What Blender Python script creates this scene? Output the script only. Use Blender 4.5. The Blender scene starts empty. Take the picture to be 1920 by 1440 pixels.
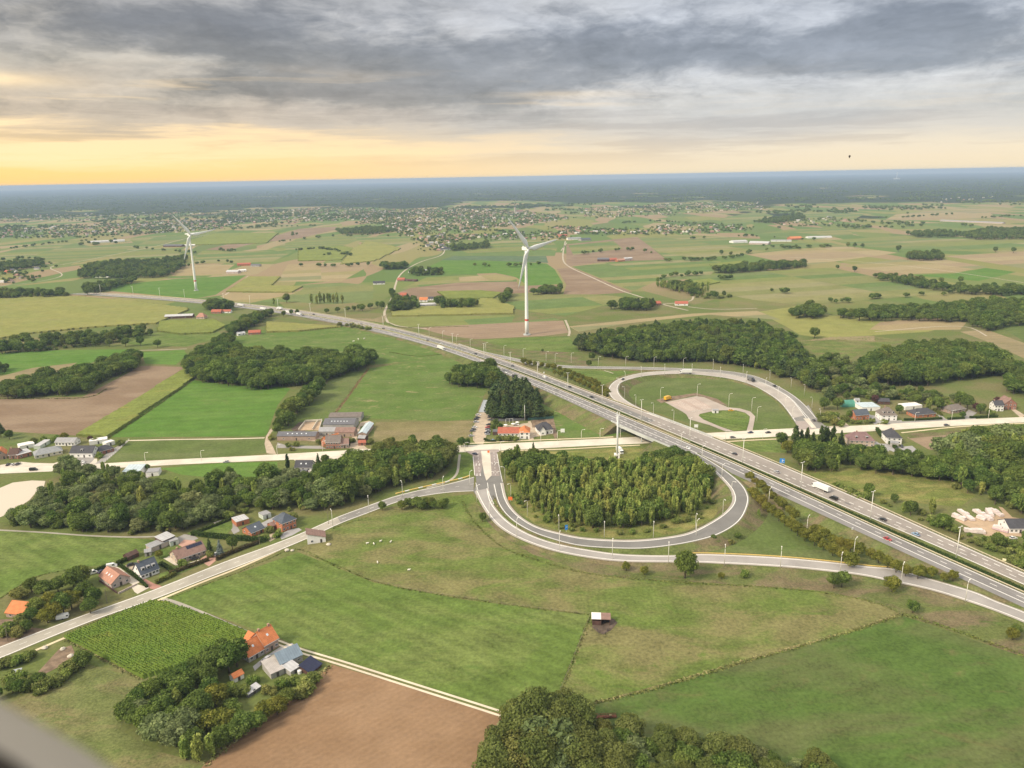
import bpy, math, random
import numpy as np
from mathutils import Vector, Matrix

rnd = random.Random(7)
rng = np.random.default_rng(7)
SC = bpy.context.scene
COL = SC.collection
R = math.radians

# ------------------------------------------------------------------ camera
CAM_H = 195.0
F_PX, W_PX, H_PX = 1442.0, 1920.0, 1440.0
PITCH, ROLL = math.atan((720 - 331.5) / F_PX), R(1.04)
fwd = np.array([0, math.cos(PITCH), -math.sin(PITCH)])
rt0 = np.array([1.0, 0, 0])
up0 = np.array([0, math.sin(PITCH), math.cos(PITCH)])
rt = rt0 * math.cos(ROLL) - up0 * math.sin(ROLL)
up = up0 * math.cos(ROLL) + rt0 * math.sin(ROLL)
CP = np.array([0, 0, CAM_H])
cam = bpy.data.cameras.new('camera')
cam.sensor_width = 36.0
cam.lens = 36.0 * F_PX / W_PX
cam.clip_start, cam.clip_end = 0.02, 120000
cam.dof.use_dof = True
cam.dof.focus_distance = 900.0
cam.dof.aperture_fstop = 11.0
cam_ob = bpy.data.objects.new('camera', cam)
COL.objects.link(cam_ob)
m = Matrix.Identity(4)
for i in range(3):
    m[i][0], m[i][1], m[i][2], m[i][3] = rt[i], up[i], -fwd[i], CP[i]
cam_ob.matrix_world = m
SC.camera = cam_ob

# ------------------------------------------------------------------ render settings
SC.view_settings.view_transform = 'Standard'
SC.view_settings.look = 'None'
SC.view_settings.gamma = 1.0
EXPO = 1.55
SC.view_settings.exposure = EXPO
cy = SC.cycles
cy.use_denoising = True
cy.max_bounces = 6
cy.diffuse_bounces = 3
cy.glossy_bounces = 2
cy.transmission_bounces = 2
cy.transparent_max_bounces = 6
cy.volume_bounces = 1
cy.use_adaptive_sampling = True
cy.adaptive_threshold = 0.01

# ------------------------------------------------------------------ sky
SUN_AZ, SUN_EL = R(-122), R(38)          # azimuth from the view direction (+y), towards the left
world = bpy.data.worlds.new('World')
SC.world = world
world.use_nodes = True
nt = world.node_tree
nt.nodes.clear()
def N(t, **kw):
    n = nt.nodes.new(t)
    for k, v in kw.items():
        setattr(n, k, v)
    return n
def math_n(op, a, b=None, c=None, clamp=False):
    n = N('ShaderNodeMath', operation=op, use_clamp=clamp)
    for i, v in enumerate((a, b, c)):
        if v is None: continue
        if isinstance(v, (int, float)): n.inputs[i].default_value = v
        else: nt.links.new(v, n.inputs[i])
    return n.outputs[0]
def mixc(f, a, b, blend='MIX'):
    n = N('ShaderNodeMix', data_type='RGBA', blend_type=blend)
    for i, v in ((0, f), (6, a), (7, b)):
        if isinstance(v, (int, float)): n.inputs[i].default_value = v
        elif isinstance(v, tuple): n.inputs[i].default_value = (*v, 1)
        else: nt.links.new(v, n.inputs[i])
    return n.outputs[2]
def ramp(f, stops):
    n = N('ShaderNodeValToRGB')
    el = n.color_ramp.elements
    while len(el) < len(stops): el.new(0.5)
    for e, (p, c) in zip(el, stops):
        e.position = p
        e.color = (*c, 1)
    nt.links.new(f, n.inputs[0])
    return n.outputs[0]
tc = N('ShaderNodeTexCoord')
sep = N('ShaderNodeSeparateXYZ')
nt.links.new(tc.outputs['Generated'], sep.inputs[0])
dx, dy, dz = sep.outputs
zc = math_n('MAXIMUM', dz, 0.0)
den = math_n('ADD', zc, 0.075)
cu, cv = math_n('DIVIDE', dx, den), math_n('DIVIDE', dy, den)
cmb = N('ShaderNodeCombineXYZ')
nt.links.new(cu, cmb.inputs[0]); nt.links.new(cv, cmb.inputs[1])
def noise(vec, scale, detail, rough, dist=0.0, off=(0, 0, 0), sc=(1, 1, 1)):
    mp = N('ShaderNodeMapping')
    mp.inputs[1].default_value = off
    mp.inputs[3].default_value = sc
    nt.links.new(vec, mp.inputs[0])
    n = N('ShaderNodeTexNoise')
    n.inputs['Scale'].default_value = scale
    n.inputs['Detail'].default_value = detail
    n.inputs['Roughness'].default_value = rough
    n.inputs['Distortion'].default_value = dist
    nt.links.new(mp.outputs[0], n.inputs['Vector'])
    return n.outputs[0]
n_puff = noise(tc.outputs['Generated'], 5.6, 13, 0.60, 0.18, (2.3, 0.4, 0.7), (1.0, 1.0, 3.0))
# elevation ramps (input z*2, so 0.5 is z=0.25): the warm left and the cool right of the overcast
zr = math_n('MULTIPLY', zc, 2.0)
SUNX, SUNY = math.sin(R(-62)), math.cos(R(-62))
hl = math_n('SQRT', math_n('ADD', math_n('MULTIPLY', dx, dx), math_n('ADD', math_n('MULTIPLY', dy, dy), 1e-5)))
az = math_n('DIVIDE', math_n('ADD', math_n('MULTIPLY', dx, SUNX), math_n('MULTIPLY', dy, SUNY)), hl)
azf = N('ShaderNodeMapRange'); azf.interpolation_type = 'SMOOTHSTEP'
azf.inputs[1].default_value = 0.20; azf.inputs[2].default_value = 0.98
nt.links.new(az, azf.inputs[0])
zj = math_n('ADD', zr, math_n('MULTIPLY', math_n('SUBTRACT', n_puff, 0.5), math_n('MULTIPLY', zr, 0.9)))
warm = ramp(zj, [(0.0, (1.14, .68, .19)), (.045, (1.14, .74, .25)), (.085, (.86, .60, .28)), (.13, (.58, .46, .33)), (.26, (.43, .385, .315)), (.36, (.35, .335, .32)), (1, (.48, .46, .42))])
cool = ramp(zj, [(0.0, (.90, .74, .50)), (.05, (.84, .72, .55)), (.09, (.66, .61, .55)), (.14, (.53, .52, .51)), (.26, (.46, .48, .52)), (.36, (.43, .455, .505)), (.55, (.47, .475, .485)), (1, (.50, .485, .46))])
base = mixc(azf.outputs[0], cool, warm)
# cloud sheet: billows warped by a second noise, darker undersides, brighter torn edges
def vnoise(vec, scale, detail, off):
    mp = N('ShaderNodeMapping'); mp.inputs[1].default_value = off
    nt.links.new(vec, mp.inputs[0])
    n = N('ShaderNodeTexNoise'); n.inputs['Scale'].default_value = scale; n.inputs['Detail'].default_value = detail; n.inputs['Roughness'].default_value = .6
    nt.links.new(mp.outputs[0], n.inputs['Vector'])
    return n.outputs['Color']
def vmad(a, k, b):
    n = N('ShaderNodeVectorMath', operation='MULTIPLY_ADD')
    nt.links.new(a, n.inputs[0]); n.inputs[1].default_value = k; nt.links.new(b, n.inputs[2])
    return n.outputs[0]
# cloud coordinates: direction with the height stretched, so that billows are about three times as wide as tall
cs_ = N('ShaderNodeMapping'); cs_.inputs[3].default_value = (1.0, 1.0, 3.0)
nt.links.new(tc.outputs['Generated'], cs_.inputs[0])
warp = vmad(vnoise(cs_.outputs[0], 4.0, 5, (7.1, 2.2, 0.3)), (.16, .16, .10), cs_.outputs[0])
b1 = noise(warp, 3.2, 4, 0.50, 0.0, (1.3, 5.4, 0.7))
b2 = noise(warp, 9.0, 10, 0.62, 0.0, (4.3, 0.4, 2.7))
b3 = noise(warp, 30.0, 8, 0.65, 0.0, (0.3, 3.4, 1.7))
def blob(px, py, rx, rz, amp):
    """a soft bank of cloud around one direction"""
    ax = (px - 960) / 1442.0; ez = (338 - py) / 1442.0
    u = math_n('DIVIDE', math_n('SUBTRACT', math_n('DIVIDE', dx, math_n('MAXIMUM', dy, 0.2)), ax), rx)
    v = math_n('DIVIDE', math_n('SUBTRACT', zc, ez), rz)
    d2 = math_n('ADD', math_n('MULTIPLY', u, u), math_n('MULTIPLY', v, v))
    g_ = math_n('MULTIPLY', math_n('EXPONENT', math_n('MULTIPLY', d2, -1.0)), amp)
    return math_n('MULTIPLY', g_, math_n('GREATER_THAN', dy, 0.2))
cl = math_n('ADD', math_n('MULTIPLY', b1, 0.55), math_n('MULTIPLY', b2, 0.45))
for bb in ((730, 185, .20, .022, .24), (1050, 130, .40, .026, .12), (300, 95, .42, .028, .15), (1650, 40, .22, .04, -.05), (1500, 165, .24, .016, .15), (1250, 225, .35, .010, -.08), (120, 185, .20, .014, -.14), (600, 40, .3, .02, .04)):
    cl = math_n('ADD', cl, blob(*bb))
clr = N('ShaderNodeMapRange'); clr.interpolation_type = 'SMOOTHSTEP'
clr.inputs[1].default_value = 0.48; clr.inputs[2].default_value = 0.66
nt.links.new(cl, clr.inputs[0])
amt = N('ShaderNodeMapRange'); amt.interpolation_type = 'SMOOTHSTEP'
amt.inputs[1].default_value = 0.040; amt.inputs[2].default_value = 0.105
nt.links.new(zc, amt.inputs[0])
dark = mixc(1.0, base, (0.62, 0.63, 0.66), 'MULTIPLY')
brk = mixc(1.0, base, (1.16, 1.14, 1.11), 'MULTIPLY')
cloud = mixc(clr.outputs[0], brk, dark)
ff = math_n('ADD', math_n('MULTIPLY_ADD', math_n('SUBTRACT', b2, 0.5), -1.25, 1.0), math_n('MULTIPLY', math_n('SUBTRACT', b3, 0.5), -0.48))
fc = N('ShaderNodeCombineXYZ')
for i in range(3): nt.links.new(ff, fc.inputs[i])
cloud = mixc(1.0, cloud, fc.outputs[0], 'MULTIPLY')
skyc = mixc(amt.outputs[0], base, cloud)
# thin lit and grey streaks low in the sky, strongest towards the sun
ss = N('ShaderNodeMapping'); ss.inputs[3].default_value = (1.0, 1.0, 16.0)
nt.links.new(tc.outputs['Generated'], ss.inputs[0])
sw = vmad(vnoise(ss.outputs[0], 3.0, 4, (1.1, 7.2, 0.3)), (.25, .25, .35), ss.outputs[0])
s1 = noise(sw, 2.6, 9, 0.62, 0.0, (0.7, 1.9, 3.3))
low = N('ShaderNodeMapRange'); low.interpolation_type = 'SMOOTHSTEP'
low.inputs[1].default_value = 0.135; low.inputs[2].default_value = 0.075
nt.links.new(zc, low.inputs[0])
up_ = N('ShaderNodeMapRange'); up_.interpolation_type = 'SMOOTHSTEP'
up_.inputs[1].default_value = 0.004; up_.inputs[2].default_value = 0.03
nt.links.new(zc, up_.inputs[0])
win = math_n('MULTIPLY', low.outputs[0], up_.outputs[0])
hi_ = N('ShaderNodeMapRange'); hi_.interpolation_type = 'SMOOTHSTEP'
hi_.inputs[1].default_value = 0.50; hi_.inputs[2].default_value = 0.66
nt.links.new(s1, hi_.inputs[0])
lo_ = N('ShaderNodeMapRange'); lo_.interpolation_type = 'SMOOTHSTEP'
lo_.inputs[1].default_value = 0.50; lo_.inputs[2].default_value = 0.36
nt.links.new(s1, lo_.inputs[0])
skyc = mixc(math_n('MULTIPLY', math_n('MULTIPLY', lo_.outputs[0], win), 0.55), skyc, mixc(1.0, skyc, (.72, .70, .72), 'MULTIPLY'))
skyc = mixc(math_n('MULTIPLY', math_n('MULTIPLY', hi_.outputs[0], win), math_n('MULTIPLY_ADD', azf.outputs[0], 0.80, 0.12)), skyc, (1.15, .84, .46))
skyc = mixc(math_n('ADD', blob(50, 185, .085, .007, 1.0), math_n('ADD', blob(1060, 200, .07, .0035, .30), blob(80, 245, .09, .004, .5))), skyc, mixc(math_n('MULTIPLY', b2, 0.7), (1.35, 1.0, .55), skyc))
# overcast sky brightens smoothly towards the zenith
zen = N('ShaderNodeMapRange'); zen.interpolation_type = 'SMOOTHSTEP'
zen.inputs[1].default_value = 0.22; zen.inputs[2].default_value = 1.0
zen.inputs[3].default_value = 1.0; zen.inputs[4].default_value = 2.6
nt.links.new(zc, zen.inputs[0])
gain = math_n('MULTIPLY', zen.outputs[0], 0.385)
gc = N('ShaderNodeCombineXYZ')
for i in range(3): nt.links.new(gain, gc.inputs[i])
skyc = mixc(1.0, skyc, gc.outputs[0], 'MULTIPLY')
bg1 = N('ShaderNodeBackground'); nt.links.new(skyc, bg1.inputs[0]); bg1.inputs[1].default_value = 1.0
nis = N('ShaderNodeTexSky', sky_type='NISHITA')
nis.sun_disc = False
nis.sun_elevation = SUN_EL
nis.sun_rotation = SUN_AZ
nis.altitude = 200
bg2 = N('ShaderNodeBackground'); nt.links.new(nis.outputs[0], bg2.inputs[0]); bg2.inputs[1].default_value = 0.05
mx = N('ShaderNodeMixShader'); mx.inputs[0].default_value = 0.10
nt.links.new(bg1.outputs[0], mx.inputs[1]); nt.links.new(bg2.outputs[0], mx.inputs[2])
wo = N('ShaderNodeOutputWorld'); nt.links.new(mx.outputs[0], wo.inputs[0])

sun = bpy.data.lights.new('sun', 'SUN')
sun.energy = 1.5
sun.angle = R(14)
sun.color = (1.0, 0.86, 0.66)
sun_ob = bpy.data.objects.new('sun', sun)
COL.objects.link(sun_ob)
sd = Vector((math.sin(SUN_AZ) * math.cos(SUN_EL), math.cos(SUN_AZ) * math.cos(SUN_EL), math.sin(SUN_EL)))
sun_ob.rotation_euler = sd.to_track_quat('Z', 'Y').to_euler()
sun_ob.location = sd * 500 + Vector((0, 0, 300))

# ------------------------------------------------------------------ helpers: positions
def ray(px, py):
    d = fwd + rt * ((px - W_PX / 2) / F_PX) + up * ((H_PX / 2 - py) / F_PX)
    return d
def G(px, py, z=0.0):
    """the place on the ground (or at height z) that the photograph shows at (px, py)"""
    d = ray(px, py)
    t = (z - CAM_H) / d[2]
    p = CP + d * t
    return np.array([p[0], p[1], z])
def PX(p):
    d = np.asarray(p, float) - CP
    f = d @ fwd
    return W_PX / 2 + F_PX * (d @ rt) / f, H_PX / 2 - F_PX * (d @ up) / f
def PXA(P):
    D = np.asarray(P, float) - CP
    f = D @ fwd
    f = np.where(f < 1, 1, f)
    return W_PX / 2 + F_PX * (D @ rt) / f, H_PX / 2 - F_PX * (D @ up) / f
def height_of(bx, by, tx, ty):
    b = G(bx, by)
    d = ray(tx, ty)
    t = math.hypot(b[0], b[1]) / math.hypot(d[0], d[1])
    return CAM_H + d[2] * t
def xy(s):
    """'x,y x,y ...' -> list of pairs"""
    return [tuple(float(v) for v in q.split(',')) for q in s.split()]

ORD = 'first second third fourth fifth sixth seventh eighth ninth tenth eleventh twelfth thirteenth fourteenth fifteenth sixteenth seventeenth eighteenth nineteenth'.split()
TENS = {2: 'twent', 3: 'thirt', 4: 'fort', 5: 'fift', 6: 'sixt', 7: 'sevent', 8: 'eight', 9: 'ninet'}
def ordinal(n):
    """1 -> first"""
    if n < 20: return ORD[n - 1]
    if n < 100:
        t, u = divmod(n, 10)
        return TENS[t] + ('ieth' if u == 0 else 'y-' + ORD[u - 1])
    h, u = divmod(n, 100)
    w = ['', 'hundred', 'two-hundred', 'three-hundred'][h]
    return w + ('th' if u == 0 else '-and-' + ordinal(u))

# ------------------------------------------------------------------ helpers: objects
def tag(o, label=None, cat=None, group=None, kind=None):
    if label: o['label'] = label
    if cat: o['category'] = cat
    if group: o['group'] = group
    if kind: o['kind'] = kind
    return o
def mesh(name, verts, faces, mats=(), idx=None, smooth=False):
    me = bpy.data.meshes.new(name)
    v = np.asarray(verts, np.float32).reshape(-1, 3)
    me.from_pydata(v.tolist() if len(v) < 4000 else v, [], faces)
    for mt in (mats if isinstance(mats, (list, tuple)) else (mats,)):
        me.materials.append(mt)
    if idx is not None:
        me.polygons.foreach_set('material_index', np.asarray(idx, np.int32))
    if smooth:
        me.polygons.foreach_set('use_smooth', np.ones(len(me.polygons), bool))
    me.update()
    return me
def put(name, me, parent=None, loc=(0, 0, 0), rot=(0, 0, 0), scale=(1, 1, 1), color=None):
    o = bpy.data.objects.new(name, me)
    o.location = loc
    o.rotation_euler = rot
    o.scale = scale
    if color: o.color = (*color, 1)
    if parent is not None: o.parent = parent
    COL.objects.link(o)
    return o
def root(name, loc, rz=0.0, label=None, cat=None, group=None):
    o = put(name, None, loc=tuple(loc), rot=(0, 0, rz))
    o.empty_display_size = 0.5
    return tag(o, label, cat, group)
class MB:
    """collects shapes, builds one mesh"""
    def __init__(s): s.v, s.f, s.m = [], [], []
    def add(s, vs, fs, mi=0):
        b = len(s.v)
        s.v += [tuple(map(float, q)) for q in vs]
        s.f += [tuple(b + i for i in q) for q in fs]
        s.m += [mi] * len(fs)
        return s
    def box(s, x0, x1, y0, y1, z0, z1, mi=0):
        v = [(x, y, z) for z in (z0, z1) for y in (y0, y1) for x in (x0, x1)]
        return s.add(v, [(0, 2, 3, 1), (4, 5, 7, 6), (0, 1, 5, 4), (2, 6, 7, 3), (0, 4, 6, 2), (1, 3, 7, 5)], mi)
    def tube(s, pts, rads, n=8, mi=0, cap=True):
        pts = [np.asarray(p, float) for p in pts]
        rings = []
        for i, p in enumerate(pts):
            a = pts[max(i - 1, 0)]; b = pts[min(i + 1, len(pts) - 1)]
            t = b - a; t = t / (np.linalg.norm(t) + 1e-9)
            h = np.array([0, 0, 1.0]) if abs(t[2]) < 0.9 else np.array([1.0, 0, 0])
            u = np.cross(t, h); u /= np.linalg.norm(u); w = np.cross(t, u)
            rings.append([p + rads[i] * (u * math.cos(2 * math.pi * k / n) + w * math.sin(2 * math.pi * k / n)) for k in range(n)])
        vs = [q for r_ in rings for q in r_]
        fs = []
        for i in range(len(pts) - 1):
            for k in range(n):
                a, b = i * n + k, i * n + (k + 1) % n
                fs.append((a, b, b + n, a + n))
        if cap:
            fs.append(tuple(range(n - 1, -1, -1)))
            fs.append(tuple((len(pts) - 1) * n + k for k in range(n)))
        return s.add(vs, fs, mi)
    def mesh(s, name, mats, smooth=False):
        return mesh(name, s.v, s.f, mats, s.m, smooth)
    def put(s, name, mats, parent=None, smooth=False, **kw):
        return put(name, s.mesh(name, mats, smooth), parent, **kw)

# ------------------------------------------------------------------ helpers: materials
def new_mat(name):
    mt = bpy.data.materials.new(name)
    mt.use_nodes = True
    t = mt.node_tree
    t.nodes.clear()
    out = t.nodes.new('ShaderNodeOutputMaterial')
    bs = t.nodes.new('ShaderNodeBsdfPrincipled')
    t.links.new(bs.outputs[0], out.inputs[0])
    bs.inputs['Specular IOR Level'].default_value = 0.25
    return mt, t, bs
def _mix(t, f, a, b, blend='MIX'):
    n = t.nodes.new('ShaderNodeMix'); n.data_type = 'RGBA'; n.blend_type = blend
    for i, v in ((0, f), (6, a), (7, b)):
        if isinstance(v, (int, float)): n.inputs[i].default_value = v
        elif isinstance(v, tuple): n.inputs[i].default_value = (*v, 1)
        else: t.links.new(v, n.inputs[i])
    return n.outputs[2]
def _math(t, op, a, b=0.0, clamp=False):
    n = t.nodes.new('ShaderNodeMath'); n.operation = op; n.use_clamp = clamp
    for i, v in enumerate((a, b)):
        if isinstance(v, (int, float)): n.inputs[i].default_value = v
        else: t.links.new(v, n.inputs[i])
    return n.outputs[0]
def _noise(t, vec, scale, detail=3, rough=0.55, dist=0.0):
    n = t.nodes.new('ShaderNodeTexNoise')
    n.inputs['Scale'].default_value = scale
    n.inputs['Detail'].default_value = detail
    n.inputs['Roughness'].default_value = rough
    n.inputs['Distortion'].default_value = dist
    t.links.new(vec, n.inputs['Vector'])
    return n.outputs[0]
def _range(t, v, a, b, c=0.0, d=1.0, smooth=True):
    n = t.nodes.new('ShaderNodeMapRange')
    if smooth: n.interpolation_type = 'SMOOTHSTEP'
    for i, q in enumerate((a, b, c, d)): n.inputs[1 + i].default_value = q
    t.links.new(v, n.inputs[0])
    return n.outputs[0]
def _pos(t):
    return t.nodes.new('ShaderNodeNewGeometry').outputs['Position']
def _rot(t, vec, ang, sc=(1, 1, 1)):
    n = t.nodes.new('ShaderNodeMapping'); n.inputs[2].default_value = (0, 0, ang); n.inputs[3].default_value = sc
    t.links.new(vec, n.inputs[0])
    return n.outputs[0]
def _bump(t, bs, h, strength=0.4, dist=0.1):
    b = t.nodes.new('ShaderNodeBump')
    b.inputs['Strength'].default_value = strength
    b.inputs['Distance'].default_value = dist
    t.links.new(h, b.inputs['Height'])
    t.links.new(b.outputs[0], bs.inputs['Normal'])
def solid(name, c, rough=0.7, var=0.12, scale=0.6, metal=0.0, spec=None, local=False):
    """paint, render, metal: one colour with a little wear"""
    mt, t, bs = new_mat(name)
    v = t.nodes.new('ShaderNodeTexCoord').outputs['Object'] if local else _pos(t)
    n = _noise(t, v, scale, 5, 0.6)
    lo = tuple(q * (1 - var) for q in c); hi = tuple(min(q * (1 + var), 1) for q in c)
    t.links.new(_mix(t, _range(t, n, 0.3, 0.7), lo, hi), bs.inputs['Base Color'])
    bs.inputs['Roughness'].default_value = rough
    bs.inputs['Metallic'].default_value = metal
    if spec is not None: bs.inputs['Specular IOR Level'].default_value = spec
    return mt
def field_mat(name, c1, c2, c3=None, patch=0.012, ang=0.0, stripe=None, stripe_f=0.0, fine=0.5, fine_amt=0.35, patch_lo=0.42, patch_hi=0.62, bump=0.3, parcel=None):
    """grass, crops, soil: two tones in large patches, a third in spots, rows along an angle, fine grain"""
    mt, t, bs = new_mat(name)
    p = _pos(t)
    f1 = _range(t, _noise(t, _rot(t, p, -ang, (1, 2.2, 1)), patch, 5, 0.6, 0.6), patch_lo, patch_hi)
    col = _mix(t, f1, c1, c2)
    if c3:
        f3 = _range(t, _noise(t, _rot(t, p, -ang, (1, 1.8, 1)), patch * 3.1, 6, 0.65, 1.2), 0.55, 0.72)
        col = _mix(t, _math(t, 'MULTIPLY', f3, 0.8), col, c3)
    if parcel:
        # narrow neighbouring strips, each sown or cut at another time
        pa, pw, pc = parcel
        sp_ = t.nodes.new('ShaderNodeSeparateXYZ'); t.links.new(_rot(t, p, -pa), sp_.inputs[0])
        wn = t.nodes.new('ShaderNodeTexWhiteNoise'); wn.noise_dimensions = '2D'
        cb = t.nodes.new('ShaderNodeCombineXYZ')
        t.links.new(_math(t, 'FLOOR', _math(t, 'DIVIDE', sp_.outputs[1], pw)), cb.inputs[0])
        t.links.new(_math(t, 'FLOOR', _math(t, 'DIVIDE', sp_.outputs[0], pw * 5.3)), cb.inputs[1])
        t.links.new(cb.outputs[0], wn.inputs['Vector'])
        rp = t.nodes.new('ShaderNodeValToRGB'); rp.color_ramp.interpolation = 'CONSTANT'
        e_ = rp.color_ramp.elements
        while len(e_) < len(pc): e_.new(.5)
        for e__, (q_, c_) in zip(e_, pc): e__.position = q_; e__.color = (*c_, 1)
        t.links.new(wn.outputs['Value'], rp.inputs[0])
        col = _mix(t, .72, col, rp.outputs[0])
    g = _noise(t, p, fine, 4, 0.7)
    g2 = _noise(t, p, fine * 0.12, 4, 0.6)
    h = g
    k = _math(t, 'ADD', _range(t, g, 0.25, 0.75, 1 - fine_amt, 1 + fine_amt, False), _range(t, g2, 0.3, 0.7, -fine_amt * 0.5, fine_amt * 0.5, False))
    if stripe:
        w = t.nodes.new('ShaderNodeTexWave')
        w.wave_type = 'BANDS'; w.bands_direction = 'Y'
        w.inputs['Scale'].default_value = 0.314159 / stripe
        w.inputs['Distortion'].default_value = 0.25
        w.inputs['Detail'].default_value = 1
        t.links.new(_rot(t, p, -ang), w.inputs['Vector'])
        long = _noise(t, _rot(t, p, -ang, (0.02, 1, 1)), 1.0 / stripe, 3, 0.6)
        s = _math(t, 'ADD', _math(t, 'MULTIPLY', _math(t, 'SUBTRACT', w.outputs['Fac'], 0.5), stripe_f), _math(t, 'MULTIPLY', _math(t, 'SUBTRACT', long, 0.5), stripe_f * 2))
        k = _math(t, 'ADD', k, s)
        h = _math(t, 'ADD', g, w.outputs['Fac'])
    cc = t.nodes.new('ShaderNodeCombineXYZ')
    for i in range(3): t.links.new(k, cc.inputs[i])
    t.links.new(_mix(t, 1.0, col, cc.outputs[0], 'MULTIPLY'), bs.inputs['Base Color'])
    bs.inputs['Roughness'].default_value = 0.95
    bs.inputs['Specular IOR Level'].default_value = 0.05
    if bump: _bump(t, bs, h, bump, 0.5)
    return mt
# ================================================================== GROUND
def ground_material():
    mt, t, bs = new_mat('open_country')
    p = _pos(t)
    # parcels of meadow, stubble, maize and wood, as the plain has them; woods rule far out
    v = t.nodes.new('ShaderNodeTexVoronoi'); v.feature = 'F1'
    v.inputs['Scale'].default_value = 1 / 190.0
    wob = t.nodes.new('ShaderNodeTexNoise'); wob.inputs['Scale'].default_value = 1 / 500.0; wob.inputs['Detail'].default_value = 2
    t.links.new(p, wob.inputs['Vector'])
    a = t.nodes.new('ShaderNodeVectorMath'); a.operation = 'MULTIPLY_ADD'
    t.links.new(wob.outputs['Color'], a.inputs[0]); a.inputs[1].default_value = (120, 120, 0); t.links.new(p, a.inputs[2])
    t.links.new(_rot(t, a.outputs[0], 0.35, (1.9, 0.62, 0)), v.inputs['Vector'])
    sepc = t.nodes.new('ShaderNodeSeparateColor'); t.links.new(v.outputs['Color'], sepc.inputs[0])
    rr = t.nodes.new('ShaderNodeValToRGB'); rr.color_ramp.interpolation = 'CONSTANT'
    cols = [(0.0, (.120, .175, .050)), (.18, (.205, .210, .070)), (.34, (.110, .165, .048)), (.46, (.270, .205, .120)), (.58, (.155, .190, .060)), (.70, (.235, .215, .090)), (.82, (.285, .235, .130)), (.91, (.125, .165, .055))]
    el = rr.color_ramp.elements
    while len(el) < len(cols): el.new(.5)
    for e, (q, c) in zip(el, cols): e.position = q; e.color = (*c, 1)
    t.links.new(sepc.outputs[0], rr.inputs[0])
    ln = t.nodes.new('ShaderNodeVectorMath'); ln.operation = 'LENGTH'; t.links.new(p, ln.inputs[0])
    far = _range(t, ln.outputs['Value'], 3600, 8000, 0.0, 0.28)
    nz = _noise(t, _rot(t, p, 0, (1, .8, 0)), 1 / 900.0, 5, 0.6, 0.3)
    wood = _range(t, _math(t, 'ADD', nz, far), 0.60, 0.63)
    wc = _mix(t, _noise(t, p, 1 / 40.0, 4, 0.7), (.018, .030, .014), (.045, .062, .028))
    near = _mix(t, _range(t, _noise(t, p, 0.02, 5, .6), .4, .62), (.120, .150, .045), (.165, .155, .070))
    nearf = _range(t, ln.outputs['Value'], 1100, 1500)
    col = _mix(t, nearf, near, _mix(t, _math(t, 'MULTIPLY', wood, _range(t, ln.outputs['Value'], 3200, 3800)), rr.outputs[0], wc))
    g = _noise(t, p, 0.5, 4, .7)
    k = _range(t, g, .25, .75, .72, 1.28, False)
    cc = t.nodes.new('ShaderNodeCombineXYZ')
    for i in range(3): t.links.new(k, cc.inputs[i])
    t.links.new(_mix(t, 1.0, col, cc.outputs[0], 'MULTIPLY'), bs.inputs['Base Color'])
    bs.inputs['Roughness'].default_value = .95
    bs.inputs['Specular IOR Level'].default_value = .03
    return mt
def disc(name, r, z, mt, seg=96, rings=(0, 300, 1000, 3000, 8000, 20000)):
    vs, fs = [(0, 0, z)], []
    rr = [q for q in rings if 0 < q < r] + [r]
    for q in rr:
        vs += [(q * math.cos(2 * math.pi * k / seg), q * math.sin(2 * math.pi * k / seg), z) for k in range(seg)]
    for k in range(seg): fs.append((0, 1 + k, 1 + (k + 1) % seg))
    for j in range(len(rr) - 1):
        for k in range(seg):
            a, b = 1 + j * seg + k, 1 + j * seg + (k + 1) % seg
            fs.append((a, a + seg, b + seg, b))
    return put(name, mesh(name, vs, fs, mt))
tag(disc('ground', 40000, 0.0, ground_material()), kind='structure')

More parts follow.
